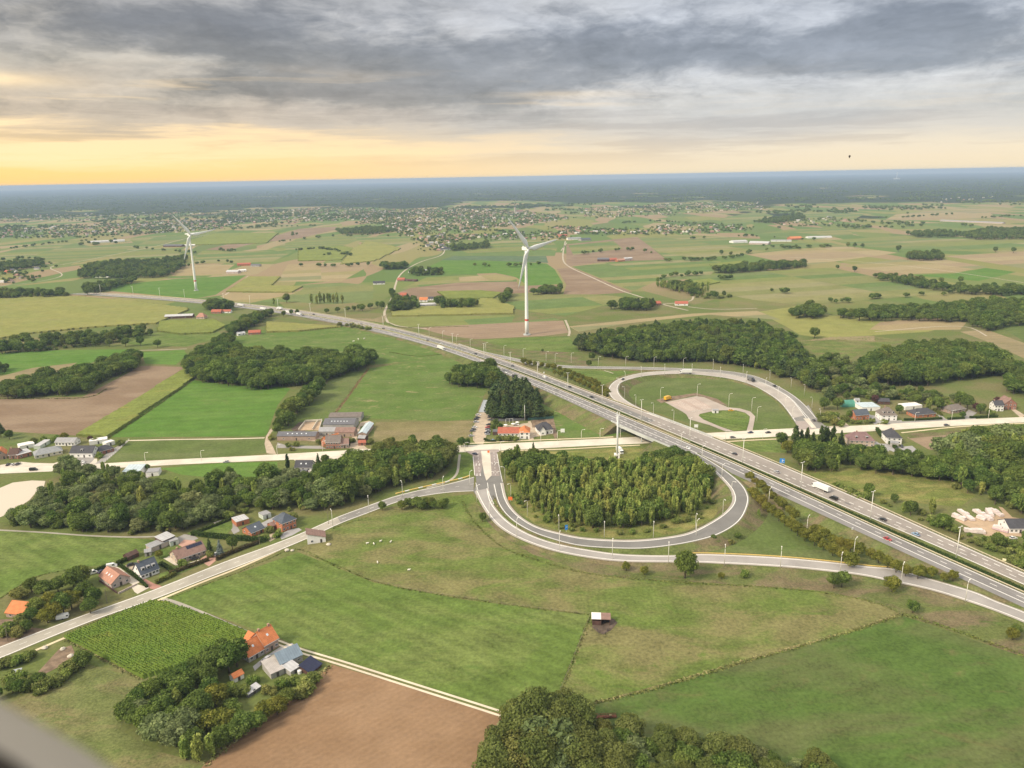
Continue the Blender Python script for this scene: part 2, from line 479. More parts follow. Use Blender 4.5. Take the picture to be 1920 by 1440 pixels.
# field materials: real tones of grass, crops and soil
FM = {
 'vivid':  field_mat('vivid_grass', (0.089, 0.173, 0.030), (0.108, 0.188, 0.039), (0.128, 0.179, 0.049), patch=.012, ang=.1, stripe=12, stripe_f=.07, fine=.6, fine_amt=.26),
 'green':  field_mat('meadow_green', (0.106, 0.156, 0.036), (0.138, 0.176, 0.051), (0.084, 0.135, 0.030), patch=.016, ang=-.62, stripe=7, stripe_f=.14, fine=.55, fine_amt=.40),
 'dull':   field_mat('dull_green', (0.104, 0.141, 0.041), (0.128, 0.153, 0.057), (0.089, 0.135, 0.032), patch=.015, fine=.5, fine_amt=.30),
 'olive':  field_mat('olive_pasture', (0.116, 0.157, 0.039), (0.175, 0.165, 0.070), (0.099, 0.157, 0.030), patch=.018, fine=.6, fine_amt=.45, patch_lo=.38, patch_hi=.60),
 'paddock': field_mat('worn_paddock', (0.078, 0.127, 0.030), (0.105, 0.125, 0.046), (0.125, 0.125, 0.050), patch=.013, ang=.3, stripe=9, stripe_f=.07, fine=.6, fine_amt=.35),
 'past':   field_mat('cut_pasture', (0.099, 0.157, 0.035), (0.123, 0.168, 0.049), (0.260, 0.225, 0.120), patch=.020, ang=.1, fine=.5, fine_amt=.28),
 'dry':    field_mat('dry_grass', (0.133, 0.153, 0.054), (0.175, 0.160, 0.075), (0.099, 0.141, 0.038), patch=.03, ang=-.6, fine=.9, fine_amt=.5),
 'verge':  field_mat('rough_verge', (0.118, 0.141, 0.046), (0.165, 0.135, 0.078), (0.089, 0.135, 0.032), patch=.03, fine=.9, fine_amt=.45),
 'weedy':  field_mat('weedy_field', (0.138, 0.162, 0.043), (0.215, 0.200, 0.072), (0.104, 0.135, 0.035), patch=.05, fine=1.0, fine_amt=.55),
 'brown':  field_mat('ploughed_soil', (0.235, 0.148, 0.085), (0.275, 0.180, 0.108), (0.205, 0.130, 0.078), patch=.012, ang=.72, stripe=2.6, stripe_f=.05, fine=.6, fine_amt=.14),
 'brown2': field_mat('harrowed_soil', (0.210, 0.150, 0.100), (0.255, 0.190, 0.130), None, patch=.010, ang=.95, stripe=5.0, stripe_f=.07, fine=.4, fine_amt=.14),
 'tan':    field_mat('stubble', (0.265, 0.215, 0.120), (0.225, 0.190, 0.105), (0.200, 0.185, 0.085), patch=.008, ang=.2, stripe=12, stripe_f=.06, fine=.3, fine_amt=.14),
 'pink':   field_mat('bare_sand_soil', (0.275, 0.205, 0.140), (0.245, 0.180, 0.122), None, patch=.008, ang=.2, stripe=14, stripe_f=.06, fine=.3, fine_amt=.12),
 'maize':  field_mat('maize_crop', (0.182, 0.214, 0.054), (0.163, 0.194, 0.051), (0.235, 0.221, 0.060), patch=.008, ang=.2, stripe=9, stripe_f=.08, fine=.5, fine_amt=.28),
 'ymaize': field_mat('ripe_maize', (0.235, 0.235, 0.075), (0.215, 0.225, 0.070), (0.235, 0.215, 0.095), patch=.008, ang=.2, stripe=9, stripe_f=.06, fine=.5, fine_amt=.22),
 'leek':   field_mat('leek_rows', (0.089, 0.141, 0.076), (0.114, 0.157, 0.081), (0.150, 0.165, 0.110), patch=.02, ang=.05, stripe=10, stripe_f=.25, fine=.4, fine_amt=.2),
 'straw': field_mat('dry_straw_grass', (0.225, 0.190, 0.100), (0.185, 0.165, 0.075), (0.150, 0.155, 0.060), patch=.02, fine=.6, fine_amt=.3),
 'fgreen': field_mat('strip_meadows', (0.114, 0.184, 0.057), (0.145, 0.194, 0.068), (0.097, 0.170, 0.046), patch=.008, fine=.3, fine_amt=.22, parcel=(.28, 44.0, [(0, (0.125, 0.173, 0.057)), (.2, (0.200, 0.205, 0.065)), (.36, (0.115, 0.163, 0.049)), (.48, (0.250, 0.220, 0.095)), (.62, (0.155, 0.182, 0.070)), (.74, (0.275, 0.235, 0.125)), (.86, (0.205, 0.195, 0.075))])),
 'ftan': field_mat('strip_stubbles', (0.290, 0.235, 0.125), (0.260, 0.210, 0.110), None, patch=.008, fine=.3, fine_amt=.14, parcel=(.24, 60.0, [(0, (0.300, 0.240, 0.130)), (.3, (0.250, 0.225, 0.095)), (.55, (0.280, 0.215, 0.135)), (.75, (0.176, 0.199, 0.095)), (.9, (0.320, 0.265, 0.150))])),
}
NAME = {'vivid': 'grass_field', 'green': 'meadow_field', 'dull': 'grass_field', 'olive': 'pasture_field', 'paddock': 'paddock_field', 'past': 'pasture_field',
        'dry': 'dry_grass_field', 'verge': 'verge_field', 'weedy': 'fallow_field', 'brown': 'ploughed_field', 'brown2': 'ploughed_field', 'tan': 'stubble_field',
        'pink': 'bare_soil_field', 'maize': 'maize_field', 'ymaize': 'maize_field', 'leek': 'leek_field', 'fgreen': 'meadow_field', 'ftan': 'stubble_field', 'straw': 'dry_grass_field'}
FIELDS = """
dull|1170,748 1163,733 1166,722 1180,714 1205,708 1245,704 1296,704 1350,710 1410,725 1440,742 1460,760 1478,782 1490,800 1400,806 1330,810 1280,790 1225,772|dull
green|950,905 958,936 975,962 1005,982 1045,994 1090,1004 1160,1009 1208,1008 1258,1002 1295,993 1335,973 1356,956 1366,938 1362,920 1350,903 1330,885 1300,870 1240,850 1200,838 1060,846 945,850|weedy
green|1010,690 1050,692 1097,694 1167,695 1200,696 1160,706 1140,722 1140,738 1120,728 1060,705|green
dull|312,1122 560,1036 700,1092 868,1124 1106,1154 1046,1308 962,1342 640,1240 520,1195|green
olive|556,1034 622,990 700,958 800,936 885,926 906,960 938,990 1008,1028 1100,1056 1180,1066 1266,1068 1396,1072 1540,1092 1690,1151 1400,1240 1086,1324 1046,1308 1106,1154 868,1124 700,1092|olive
green|1092,1328 1400,1243 1694,1155 1860,1212 2010,1262 2010,1500 1640,1500 1500,1470 1300,1440 1180,1400|paddock
dry|0,1330 60,1295 165,1245 268,1274 240,1330 225,1370 300,1410 384,1432 340,1500 -80,1500 -80,1350|dry
brown|622,1246 964,1346 930,1390 890,1440 880,1500 330,1500 384,1432 470,1362|brown
verge|895,948 930,985 1008,1028 1104,1050 1265,1058 1396,1063 1478,1068 1560,1075 1668,1093 1765,1115 1853,1145 1985,1195 2010,1264 1860,1211 1694,1153 1640,1128 1540,1108 1400,1098 1280,1090 1180,1086 1100,1072 1000,1040 938,1004 905,968|verge
dull|1404,962 1440,952 1500,985 1560,1018 1628,1056 1560,1050 1480,1043 1397,1037 1310,1034 1350,1010 1390,985|dull
verge|1405,935 1440,930 1520,968 1600,1010 1680,1060 1630,1060 1560,1019 1500,986 1440,953|verge
green|0,994 100,998 180,1004 285,1012 297,1018 262,1034 200,1058 130,1066 60,1082 0,1122 -90,1150 -90,992|green
green|350,1000 400,985 445,972 440,985 400,1002 380,1008|green
vivid|200,820 362,713 440,722 545,728 520,760 500,815 495,818|vivid
brown|-60,748 0,748 155,744 265,686 348,688 146,817 0,808 -60,810|brown2
dull|196,866 246,826 495,821 500,849 420,856 300,862|dull
past|628,782 690,692 760,680 845,672 900,700 922,712 886,786 830,790|past
green|515,806 560,770 600,730 640,695 688,692 622,786 560,800|dull
tan|705,792 888,789 880,828 800,834 735,834 700,820|straw
past|420,632 520,616 640,611 730,630 826,660 832,672 700,684 560,676 470,660 430,640|past
vivid|-60,662 0,662 120,656 260,655 262,662 200,672 150,686 60,704 0,702 -60,720|vivid
vivid|266,660 345,656 350,664 330,684 272,682|vivid
dull|0,706 60,690 145,680 100,705 20,730 -60,735|tan
dull|250,628 400,615 420,630 350,650 262,648 215,640|green
green|150,541 330,523 462,516 404,553 366,560 282,552|vivid
pink|412,556 430,549 552,549 556,553 470,568 440,566|pink
green|510,537 640,530 700,535 700,560 640,572 545,566 480,566 555,550 570,540|green
tan|520,528 540,496 640,492 700,490 690,500 640,528|tan
maize|365,480 380,470 550,472 512,490 442,494 360,494|dull
tan|325,506 365,496 440,496 414,516 330,518|tan
pink|385,468 440,455 520,441 560,429 628,425 640,428 566,446 470,458 425,470|brown2
green|500,468 562,447 640,441 700,440 640,462 590,470|dull
green|-40,484 100,451 230,448 330,441 346,450 250,470 150,492 0,492|green
dull|200,484 272,464 346,466 330,484|dull
green|660,446 760,440 780,452 740,463 690,460|green
dull|770,516 830,488 900,486 1025,494 1040,505 1056,532 990,536 968,520 930,512 860,514|vivid
leek|826,488 850,480 1024,480 1028,493 900,488|leek
green|840,478 880,462 930,452 1030,448 1046,462 1040,480|green
maize|745,545 800,520 880,516 968,522 970,528 860,530 760,552|dull
brown|742,550 770,540 858,530 968,528 974,536 1044,534 1050,546 850,556 750,562|brown2
tan|860,520 930,514 972,522 960,526 862,528|tan
brown|1044,504 1072,501 1186,548 1120,552 1056,552 1062,534|brown2
brown|1062,458 1196,444 1250,487 1130,492 1062,499|brown2
dull|1066,460 1150,452 1168,466 1075,478|dull
green|940,572 962,552 1112,551 1212,562 1128,574 1060,592 980,582|green
dull|727,594 965,591 960,604 1040,596 1050,600 965,606 762,613 726,606|dull
pink|780,614 960,605 1056,601 1066,624 1020,630 892,636 842,630|pink
vivid|898,637 960,634 1066,630 1088,660 1010,660 960,652|green
verge|740,622 842,632 900,640 960,655 1090,662 1110,690 1060,688 980,672 900,652 820,632|verge
green|1072,500 1160,490 1252,487 1352,490 1330,520 1230,528 1200,540 1190,547|green
green|1196,445 1280,440 1380,445 1560,456 1590,462 1500,464 1400,476 1300,485 1252,486|green
tan|1398,477 1500,466 1592,462 1684,474 1524,496 1450,488|tan
tan|1574,498 1690,486 1742,482 1850,500 1790,512 1700,514|tan
dull|1700,516 1790,513 1848,502 1905,510 1835,527 1760,520|vivid
dull|1770,480 1900,472 1990,474 1990,505 1930,505 1850,492|tan
green|1290,524 1400,508 1480,505 1560,502 1646,520 1760,532 1890,545 1700,556 1560,568 1484,568 1400,560 1320,546|green
dull|1370,540 1440,538 1560,566 1484,570 1410,562|dull
green|1560,450 1700,442 1780,448 1990,446 1990,470 1880,472 1760,470 1620,462|green
ymaize|1420,585 1500,573 1560,592 1700,600 1800,606 1740,622 1620,630 1560,636 1500,628 1470,610|ymaize
tan|1650,604 1745,595 1812,605 1800,618 1680,620 1630,618|tan
dull|1498,646 1560,636 1650,632 1700,640 1620,655 1590,680 1540,668|olive
dull|1800,622 1850,618 1990,668 1990,690 1920,672 1850,640|tan
tan|1066,612 1200,598 1300,588 1420,583 1465,600 1330,590 1180,606 1085,622|tan
green|1870,610 1990,600 1990,650 1920,640|dull
dull|1410,440 1480,430 1590,428 1600,440 1520,450|dull
tan|1480,402 1560,396 1620,402 1600,412 1500,416|dull
tan|1680,402 1760,394 1850,396 1870,408 1760,414 1660,412|tan
green|1350,410 1420,396 1450,404 1430,418 1360,420|green
tan|430,425 540,420 560,424 500,432 440,432|tan
pink|140,455 240,448 250,455 170,462|pink
verge|855,838 860,870 830,895 800,908 840,905 886,890 886,856|green
vivid|1360,830 1454,825 1470,838 1480,850 1440,848 1400,846|green
weedy|1500,884 1580,876 1700,884 1790,890 1830,930 1800,950 1740,945 1620,930 1540,905|weedy
brown|1700,820 1790,812 1870,808 1990,805 1990,830 1900,850 1780,850 1740,842|pink
verge|1700,812 1990,797 1990,806 1860,808 1705,822|verge
dull|0,815 40,812 70,822 30,835 -40,838|dull
green|60,828 118,818 130,822 90,836 60,838|green
vivid|300,878 420,868 520,866 520,895 440,900 340,890|vivid
green|1036,752 1100,770 1150,795 1170,815 1080,824 1040,815 1000,790 1010,755|past
"""
FZ = 0.02
for k, line in enumerate(FIELDS.strip().split('\n')):
    nm, pts, mk = line.split('|')
    if np.mean([y for x, y in xy(pts)]) < 612: mk = {'green': 'fgreen', 'dull': 'fgreen', 'tan': 'ftan', 'pink': 'ftan' if k % 2 else 'pink'}.get(mk, mk)
    P = [G(x, y) for x, y in xy(pts)]
    z = FZ + 0.004 * (k % 14)
    o = put(NAME[mk], mesh(NAME[mk], [(p[0], p[1], z) for p in P], [tuple(range(len(P)))], FM[mk]))
    tag(o, kind='structure')
    import bmesh
    bmm = bmesh.new(); bmm.from_mesh(o.data)
    bmesh.ops.triangulate(bmm, faces=bmm.faces[:], ngon_method='EAR_CLIP')
    for f in bmm.faces:
        if f.normal.z < 0: f.normal_flip()
    bmm.to_mesh(o.data); bmm.free()

def in_poly(Q, P):
    x, y = Q[:, 0], Q[:, 1]
    ins = np.zeros(len(Q), bool)
    n = len(P)
    for i in range(n):
        x1, y1 = P[i]; x2, y2 = P[(i + 1) % n]
        c = ((y1 > y) != (y2 > y)) & (x < (x2 - x1) * (y - y1) / ((y2 - y1) + 1e-12) + x1)
        ins ^= c
    return ins
# standing maize two metres tall: blocks with a broken, tasselled top
def maize_block(pts, mk, h=2.2):
    P = np.array([G(x, y) for x, y in xy(pts)])[:, :2]
    lo, hi = P.min(0), P.max(0)
    size = max(hi - lo)
    st = max(1.5, min(9.0, size / 110.0))
    nx, ny = int((hi[0] - lo[0]) / st) + 1, int((hi[1] - lo[1]) / st) + 1
    gx, gy = np.meshgrid(lo[0] + np.arange(nx) * st, lo[1] + np.arange(ny) * st)
    ins = in_poly(np.c_[gx.ravel() + st / 2, gy.ravel() + st / 2], P).reshape(gx.shape)
    vid = -np.ones((ny + 1, nx + 1), int); vs, fs = [], []
    r2 = np.random.default_rng(len(pts))
    def V(j, i):
        if vid[j, i] < 0:
            vid[j, i] = len(vs)
            vs.append((lo[0] + i * st + r2.uniform(-.25, .25) * st * .6, lo[1] + j * st + r2.uniform(-.25, .25) * st * .6, h + r2.uniform(-.28, .28)))
        return vid[j, i]
    for j in range(ny):
        for i in range(nx):
            if ins[j, i]: fs.append((V(j, i), V(j, i + 1), V(j + 1, i + 1), V(j + 1, i)))
    top = len(vs)
    # side walls along open edges
    cnt = {}
    for f in fs:
        for a, b in zip(f, f[1:] + f[:1]):
            cnt[(a, b)] = 1
    base = {}
    def B(a):
        if a not in base:
            base[a] = len(vs); vs.append((vs[a][0], vs[a][1], 0.0))
        return base[a]
    side = [(b, a, B(a), B(b)) for (a, b) in cnt if (b, a) not in cnt]
    return tag(put('maize_field', mesh('maize_field', vs, fs + side, FM[mk])), kind='structure')
MAIZE = """
-40,560 0,558 130,556 250,566 356,580 330,592 290,608 180,614 60,626 0,636 -40,640|ymaize
300,604 400,600 424,612 398,625 340,628 296,622|maize
146,818 350,692 362,712 200,822|maize
425,548 466,520 526,520 508,537 568,538 546,549|ymaize
330,459 402,438 522,437 500,456 360,460|maize
640,496 660,468 690,452 752,466 702,490|ymaize
732,580 895,572 900,561 926,562 964,576 962,589 736,594|ymaize
500,605 545,608 640,614 560,622 500,624|ymaize
820,548 900,546 940,550 925,560 840,562|maize
1270,532 1330,524 1350,530 1300,540|maize
700,598 726,590 720,606 650,596|tan
150,500 196,488 244,488 232,496 160,506|maize
560,465 640,462 662,466 640,488 560,490|maize
1330,497 1390,490 1400,496 1350,508|maize
1500,640 1570,637 1640,640 1640,630 1560,632|tan
"""
for line in MAIZE.strip().split('\n'):
    pts, mk = line.split('|')
    maize_block(pts, mk, 2.2 if mk != 'tan' else 0.15)

# the near maize field by the country road, plant by plant in rows
def near_maize():
    P = np.array([G(x, y)[:2] for x, y in xy('122,1196 196,1164 283,1130 312,1132 400,1162 470,1190 455,1210 430,1222 268,1273')])
    a = G(122, 1196)[:2]; b = G(268, 1273)[:2]
    d = (b - a) / np.linalg.norm(b - a); n = np.array([-d[1], d[0]])
    c = P.mean(0)
    s = (P - c) @ d; tt = (P - c) @ n
    r2 = np.random.default_rng(3)
    pts = []
    for q in np.arange(tt.min(), tt.max(), 1.1):
        u = np.arange(s.min(), s.max(), 0.6)
        u = u + r2.uniform(-.25, .25, len(u))
        pts.append(c + u[:, None] * d + (q + r2.uniform(-.2, .2, len(u)))[:, None] * n)
    Q = np.concatenate(pts); Q = Q[in_poly(Q, P)]
    k = len(Q)
    vs = np.zeros((k, 2, 4, 3), np.float32)
    hh = r2.uniform(1.9, 2.25, k)
    for j in range(2):
        an = math.atan2(d[1], d[0]) + r2.normal(math.pi / 2 * j, .5, k)
        w = r2.uniform(.18, .30, k)
        ca, sa = np.cos(an) * w, np.sin(an) * w
        le = r2.uniform(-.3, .3, (k, 2))
        for i, (sx, top) in enumerate(((-1, 0), (1, 0), (.8, 1), (-.8, 1))):
            vs[:, j, i, 0] = Q[:, 0] + ca * sx + le[:, 0] * top
            vs[:, j, i, 1] = Q[:, 1] + sa * sx + le[:, 1] * top
            vs[:, j, i, 2] = hh * (1.0 if top else .72)
    vs = vs.reshape(-1, 3)
    fs = np.arange(len(vs)).reshape(-1, 4).tolist()
    # the closed leaf canopy below the tassels, ridged along the rows
    st = .55
    us, ts = np.arange(s.min() - 1, s.max() + 1, 1.1), np.arange(tt.min() - 1, tt.max() + 1, .275)
    UU, TT = np.meshgrid(us, ts)
    XY = c + UU.ravel()[:, None] * d + TT.ravel()[:, None] * n
    ins = in_poly(XY, P).reshape(UU.shape)
    ph = (TT - tt.min()) / 1.1
    ZZ = np.where(ins, 1.70 + .20 * np.cos(2 * math.pi * ph) + r2.uniform(-.10, .10, UU.shape), -.1)
    gv = np.c_[XY, ZZ.ravel()]
    ny, nx = UU.shape; b0 = len(vs)
    ii = np.arange(ny * nx).reshape(ny, nx)
    quad = np.stack([ii[:-1, :-1], ii[:-1, 1:], ii[1:, 1:], ii[1:, :-1]], -1).reshape(-1, 4)
    keepq = ins.ravel()[quad].any(1)
    vs = np.concatenate([vs, gv]); fs = fs + (quad[keepq] + b0).tolist()
    mt = field_mat('maize_leaves', (.112, .175, .032), (.128, .185, .034), (.18, .205, .045), patch=.03, ang=.2, fine=.5, fine_amt=.14, bump=0)
    tag(put('maize_crop', mesh('maize_crop', vs, fs, mt)), kind='stuff')
    z = 0.05
    tag(put('maize_field_soil', mesh('maize_field_soil', [(p[0], p[1], z) for p in P], [tuple(range(len(P)))], FM['weedy'])), kind='structure')
near_maize()

# bare and paved patches beside houses and roads
PM = {
 'concrete': solid('pale_concrete', (.56, .51, .43), .9, .10, .15),
 'gravel':   solid('beige_gravel', (.44, .36, .27), .95, .14, .25),
 'asphalt':  solid('grey_asphalt', (.17, .165, .165), .9, .10, .1),
 'lightasphalt': solid('worn_grey_asphalt', (.30, .285, .27), .9, .10, .1),
 'paving':   solid('grey_paving', (.34, .33, .33), .9, .10, .3),
 'redpaving': solid('red_clay_paving', (.36, .19, .15), .9, .12, .3),
 'pinkpaving': solid('pink_paving', (.45, .27, .21), .9, .10, .3),
 'mud':      solid('dark_mud', (.105, .078, .060), .95, .35, .25),
 'brownsoil': solid('dug_earth', (.20, .145, .10), .95, .3, .3),
 'sand':     solid('sandy_yard', (.42, .31, .21), .95, .18, .12),
 'metalgrey': solid('grey_sheet', (.38, .41, .44), .8, .08, .2),
 'lawn':     FM['green'], 'dlawn': FM['dull'], 'water': None,
}
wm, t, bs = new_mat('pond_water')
bs.inputs['Base Color'].default_value = (.60, .53, .42, 1)  # pale tone stands in for the bright sky mirrored in the water
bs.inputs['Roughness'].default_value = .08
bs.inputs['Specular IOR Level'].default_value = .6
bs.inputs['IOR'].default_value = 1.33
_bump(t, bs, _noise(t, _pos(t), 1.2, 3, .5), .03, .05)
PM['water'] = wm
PATCHES = """
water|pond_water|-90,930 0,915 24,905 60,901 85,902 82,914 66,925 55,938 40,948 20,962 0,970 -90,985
gravel|gravel_yard|894,833 887,826 886,812 891,790 897,774 922,772 920,790 914,812 908,828 906,833
metalgrey|sheet_roofed_yard|897,773 906,750 928,750 924,762 921,773
gravel|house_yard|930,800 1000,792 1036,790 1044,812 1000,820 985,800 940,802
brownsoil|bare_garden|996,788 1038,785 1045,815 1042,826 1030,800 998,802
gravel|drive_path|990,790 995,789 1001,826 991,826
gravel|drive_path|500,850 518,852 512,838 505,826 508,812 516,802 514,799 506,806 499,818 496,832
gravel|farm_yard|655,842 690,842 668,824 676,800 700,792 692,789 676,792 668,806 660,820 655,834
gravel|farm_yard|520,822 522,812 600,808 612,828 596,828
concrete|parking_apron|0,880 0,872 40,866 60,868 100,869 118,864 160,860 182,860 183,870 100,874
lightasphalt|driveway_apron|118,873 160,852 178,850 176,862 166,872
lightasphalt|driveway_apron|176,872 205,846 236,827 242,826 214,852 190,871
concrete|road_apron|660,842 700,842 700,850 650,862 590,866 560,868 550,862
gravel|road_apron|1538,800 1576,798 1592,799 1590,808 1540,812
gravel|field_track|1553,773 1558,772 1592,798 1584,800 1566,786
lightasphalt|parking_apron|1650,793 1700,790 1760,787 1830,782 1830,786 1740,790 1660,796
paving|house_terrace|1660,832 1690,838 1710,836 1722,846 1694,856 1672,846 1650,838 1640,832
paving|house_terrace|1618,838 1644,828 1668,846 1640,850
paving|house_forecourt|1630,778 1644,780 1652,792 1640,796 1628,786
lightasphalt|house_forecourt|1655,790 1690,788 1694,792 1656,795
lightasphalt|driveway|1800,786 1816,768 1832,774 1816,786
lightasphalt|driveway|1758,778 1764,778 1778,789 1768,789
gravel|driveway|1896,768 1903,767 1922,779 1914,784
redpaving|house_drive|245,1070 258,1078 288,1094 300,1098 312,1104 297,1108 282,1104 270,1090
concrete|house_drive|246,1100 258,1096 280,1102 258,1114 252,1110
concrete|side_yard|210,1058 226,1066 262,1092 250,1098 228,1084
gravel|side_yard|228,1064 244,1057 255,1062 262,1078 246,1072
pinkpaving|house_drive|374,1050 388,1040 402,1038 412,1040 404,1052 392,1062 388,1060
concrete|house_terrace|306,1047 316,1041 336,1062 372,1050 378,1053 338,1066
lightasphalt|back_yard|328,1010 345,1002 362,1003 372,1010 352,1018 340,1022
pinkpaving|back_yard|334,1022 345,1012 366,1014 368,1020 350,1030
lawn|garden_lawn|290,1038 306,1029 320,1030 326,1036 312,1046 300,1048
lawn|garden_lawn|296,1090 300,1076 318,1070 330,1076 312,1086
dlawn|garden_lawn|318,1062 332,1060 372,1054 384,1056 348,1072 330,1078
paving|house_forecourt|524,1004 540,994 560,990 566,994 548,1004 528,1012
paving|house_forecourt|484,984 520,966 530,972 512,982 498,990
lightasphalt|house_yard|428,984 440,980 450,996 438,1002
gravel|house_drive|500,1006 514,998 520,1008 506,1016
lawn|garden_lawn|350,1003 400,985 436,976 436,990 426,1002 400,1004
concrete|pool_cover|400,980 416,975 420,979 404,984
paving|farmhouse_yard|478,1258 500,1238 530,1224 552,1210 548,1206 524,1214 496,1232 474,1250
sand|stone_yard|1790,975 1800,968 1850,972 1880,962 1872,950 1880,952 1898,970 1990,985 1990,1015 1900,1005 1872,1008 1850,1006 1820,990
mud|muddy_ground|1110,1176 1116,1164 1150,1160 1158,1168 1146,1182 1130,1190 1118,1184
brownsoil|dug_ground|70,1262 90,1240 110,1218 134,1210 140,1224 130,1240 100,1256 60,1276 30,1282
metalgrey|plastic_sheet|10,1268 24,1256 42,1252 38,1264 16,1274
brownsoil|bare_ground|0,1162 30,1160 40,1175 90,1180 60,1196 0,1212 -60,1230 -60,1170
mud|dung_yard|545,806 560,792 590,790 580,806 560,812
sand|silage_floor|560,807 572,792 604,790 600,807
lightasphalt|farm_road|520,830 540,836 600,836 612,842 520,840
paving|house_yard|556,884 582,882 584,896 566,898
lightasphalt|shed_yard|236,893 268,892 282,894 262,902 238,902
brownsoil|muddy_ground|1230,750 1248,745 1305,737 1345,748 1366,762 1340,755 1318,744 1302,742 1247,754 1240,756
"""
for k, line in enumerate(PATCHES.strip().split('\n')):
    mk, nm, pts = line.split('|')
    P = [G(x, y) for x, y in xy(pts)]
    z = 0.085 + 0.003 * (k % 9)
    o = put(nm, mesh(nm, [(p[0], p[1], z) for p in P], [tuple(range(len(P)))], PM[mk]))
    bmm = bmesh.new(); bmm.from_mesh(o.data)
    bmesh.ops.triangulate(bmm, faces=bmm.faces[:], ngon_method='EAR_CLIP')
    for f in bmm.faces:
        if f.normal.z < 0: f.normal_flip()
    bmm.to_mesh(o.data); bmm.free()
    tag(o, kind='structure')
# ================================================================== ROADS
def asphalt(name, c, joint=0.0):
    mt, t, bs = new_mat(name)
    p = _pos(t)
    n = _noise(t, p, .06, 5, .65, .3); g = _noise(t, p, 3.0, 3, .7)
    k = _math(t, 'ADD', _range(t, n, .3, .7, .88, 1.12), _range(t, g, .3, .7, -.07, .07, False))
    cc = t.nodes.new('ShaderNodeCombineXYZ')
    for i in range(3): t.links.new(k, cc.inputs[i])
    t.links.new(_mix(t, 1.0, c, cc.outputs[0], 'MULTIPLY'), bs.inputs['Base Color'])
    bs.inputs['Roughness'].default_value = .9
    bs.inputs['Specular IOR Level'].default_value = .12
    return mt
RM = {
 'near': asphalt('motorway_asphalt', (.235, .225, .22)),
 'far': asphalt('motorway_concrete', (.295, .265, .24)),
 'dark': asphalt('dark_asphalt', (.195, .19, .182)),
 'loop': asphalt('ramp_asphalt', (.25, .24, .225)),
 'conc': asphalt('ramp_concrete', (.40, .365, .33)),
 'local': asphalt('road_concrete', (.60, .555, .47)),
 'country': asphalt('country_concrete', (.37, .345, .295)),
 'path': asphalt('cycle_path', (.62, .53, .36)),
 'lane': asphalt('lane_surface', (.42, .37, .29)),
 'track': asphalt('farm_track', (.62, .55, .43)),
 'redpath': asphalt('red_crossing', (.35, .30, .275)),
 'white': solid('white_road_paint', (.80, .79, .75), .8, .06, .8),
 'yellow': solid('yellow_kerb', (.70, .52, .17), .8, .06, .8),
 'kerb': solid('kerb_concrete', (.60, .56, .48), .9, .08, .4),
 'bridge': solid('bridge_concrete', (.46, .48, .47), .85, .10, .2),
 'rail': solid('guard_rail_steel', (.62, .55, .40), .55, .10, .3, .2),
 'slope': FM['verge'], 'grass': FM['green'],
}
ROAD_PTS = []          # (x, y, half width) used to keep trees off the carriageways
def catmull(P, per=8):
    P = np.asarray(P, float)
    Q = np.vstack([2 * P[0] - P[1], P, 2 * P[-1] - P[-2]])
    out = []
    for i in range(1, len(Q) - 2):
        p0, p1, p2, p3 = Q[i - 1:i + 3]
        for t in np.linspace(0, 1, per, endpoint=False):
            out.append(.5 * ((2 * p1) + (-p0 + p2) * t + (2 * p0 - 5 * p1 + 4 * p2 - p3) * t * t + (-p0 + 3 * p1 - 3 * p2 + p3) * t ** 3))
    out.append(Q[-2])
    return np.array(out)
def pairs(s):
    """'x,y/x,y ...' -> two lists"""
    A, B = [], []
    for q in s.split():
        a, b = q.split('/')
        A.append(tuple(float(v) for v in a.split(','))); B.append(tuple(float(v) for v in b.split(',')))
    return A, B
def ribbon_pts(A, B, zs, per=8, smooth=0):
    zz = np.interp(np.linspace(0, 1, len(A)), np.linspace(0, 1, len(zs)), zs)
    L = catmull([G(*p, z) for p, z in zip(A, zz)], per)
    Rr = catmull([G(*p, z) for p, z in zip(B, zz)], per)
    for _ in range(smooth):
        for X in (L, Rr): X[1:-1] = (X[:-2] + 2 * X[1:-1] + X[2:]) / 4
    return L, Rr
def strip(name, L, Rr, mt, dz=0.0, parent=None, kind='structure', lift=0.0):
    n = len(L)
    vs = [(p[0], p[1], p[2] + dz) for q in zip(L, Rr) for p in q]
    fs = [(2 * i, 2 * i + 1, 2 * i + 3, 2 * i + 2) for i in range(n - 1)]
    a = np.cross(np.subtract(vs[1], vs[0]), np.subtract(vs[2], vs[0]))
    if a[2] < 0: fs = [f[::-1] for f in fs]
    o = put(name, mesh(name, vs, fs, mt), parent)
    if kind: o['kind'] = kind
    return o
def reg(L, Rr):
    for a, b in zip(L, Rr):
        ROAD_PTS.append(((a[0] + b[0]) / 2, (a[1] + b[1]) / 2, math.hypot(a[0] - b[0], a[1] - b[1]) / 2))
def frac(L, Rr, f):
    return L + (Rr - L) * np.asarray(f)[..., None] if np.ndim(f) else L + (Rr - L) * f
def offs(L, Rr, d):
    """a line d metres in from L (d<0: in from R)"""
    w = np.linalg.norm((Rr - L)[:, :2], axis=1)
    f = d / w if d >= 0 else 1 + d / w
    return L + (Rr - L) * f[:, None]
def side(C):
    t = np.gradient(C[:, :2], axis=0); t /= np.linalg.norm(t, axis=1)[:, None] + 1e-9
    return np.c_[-t[:, 1], t[:, 0], np.zeros(len(C))]
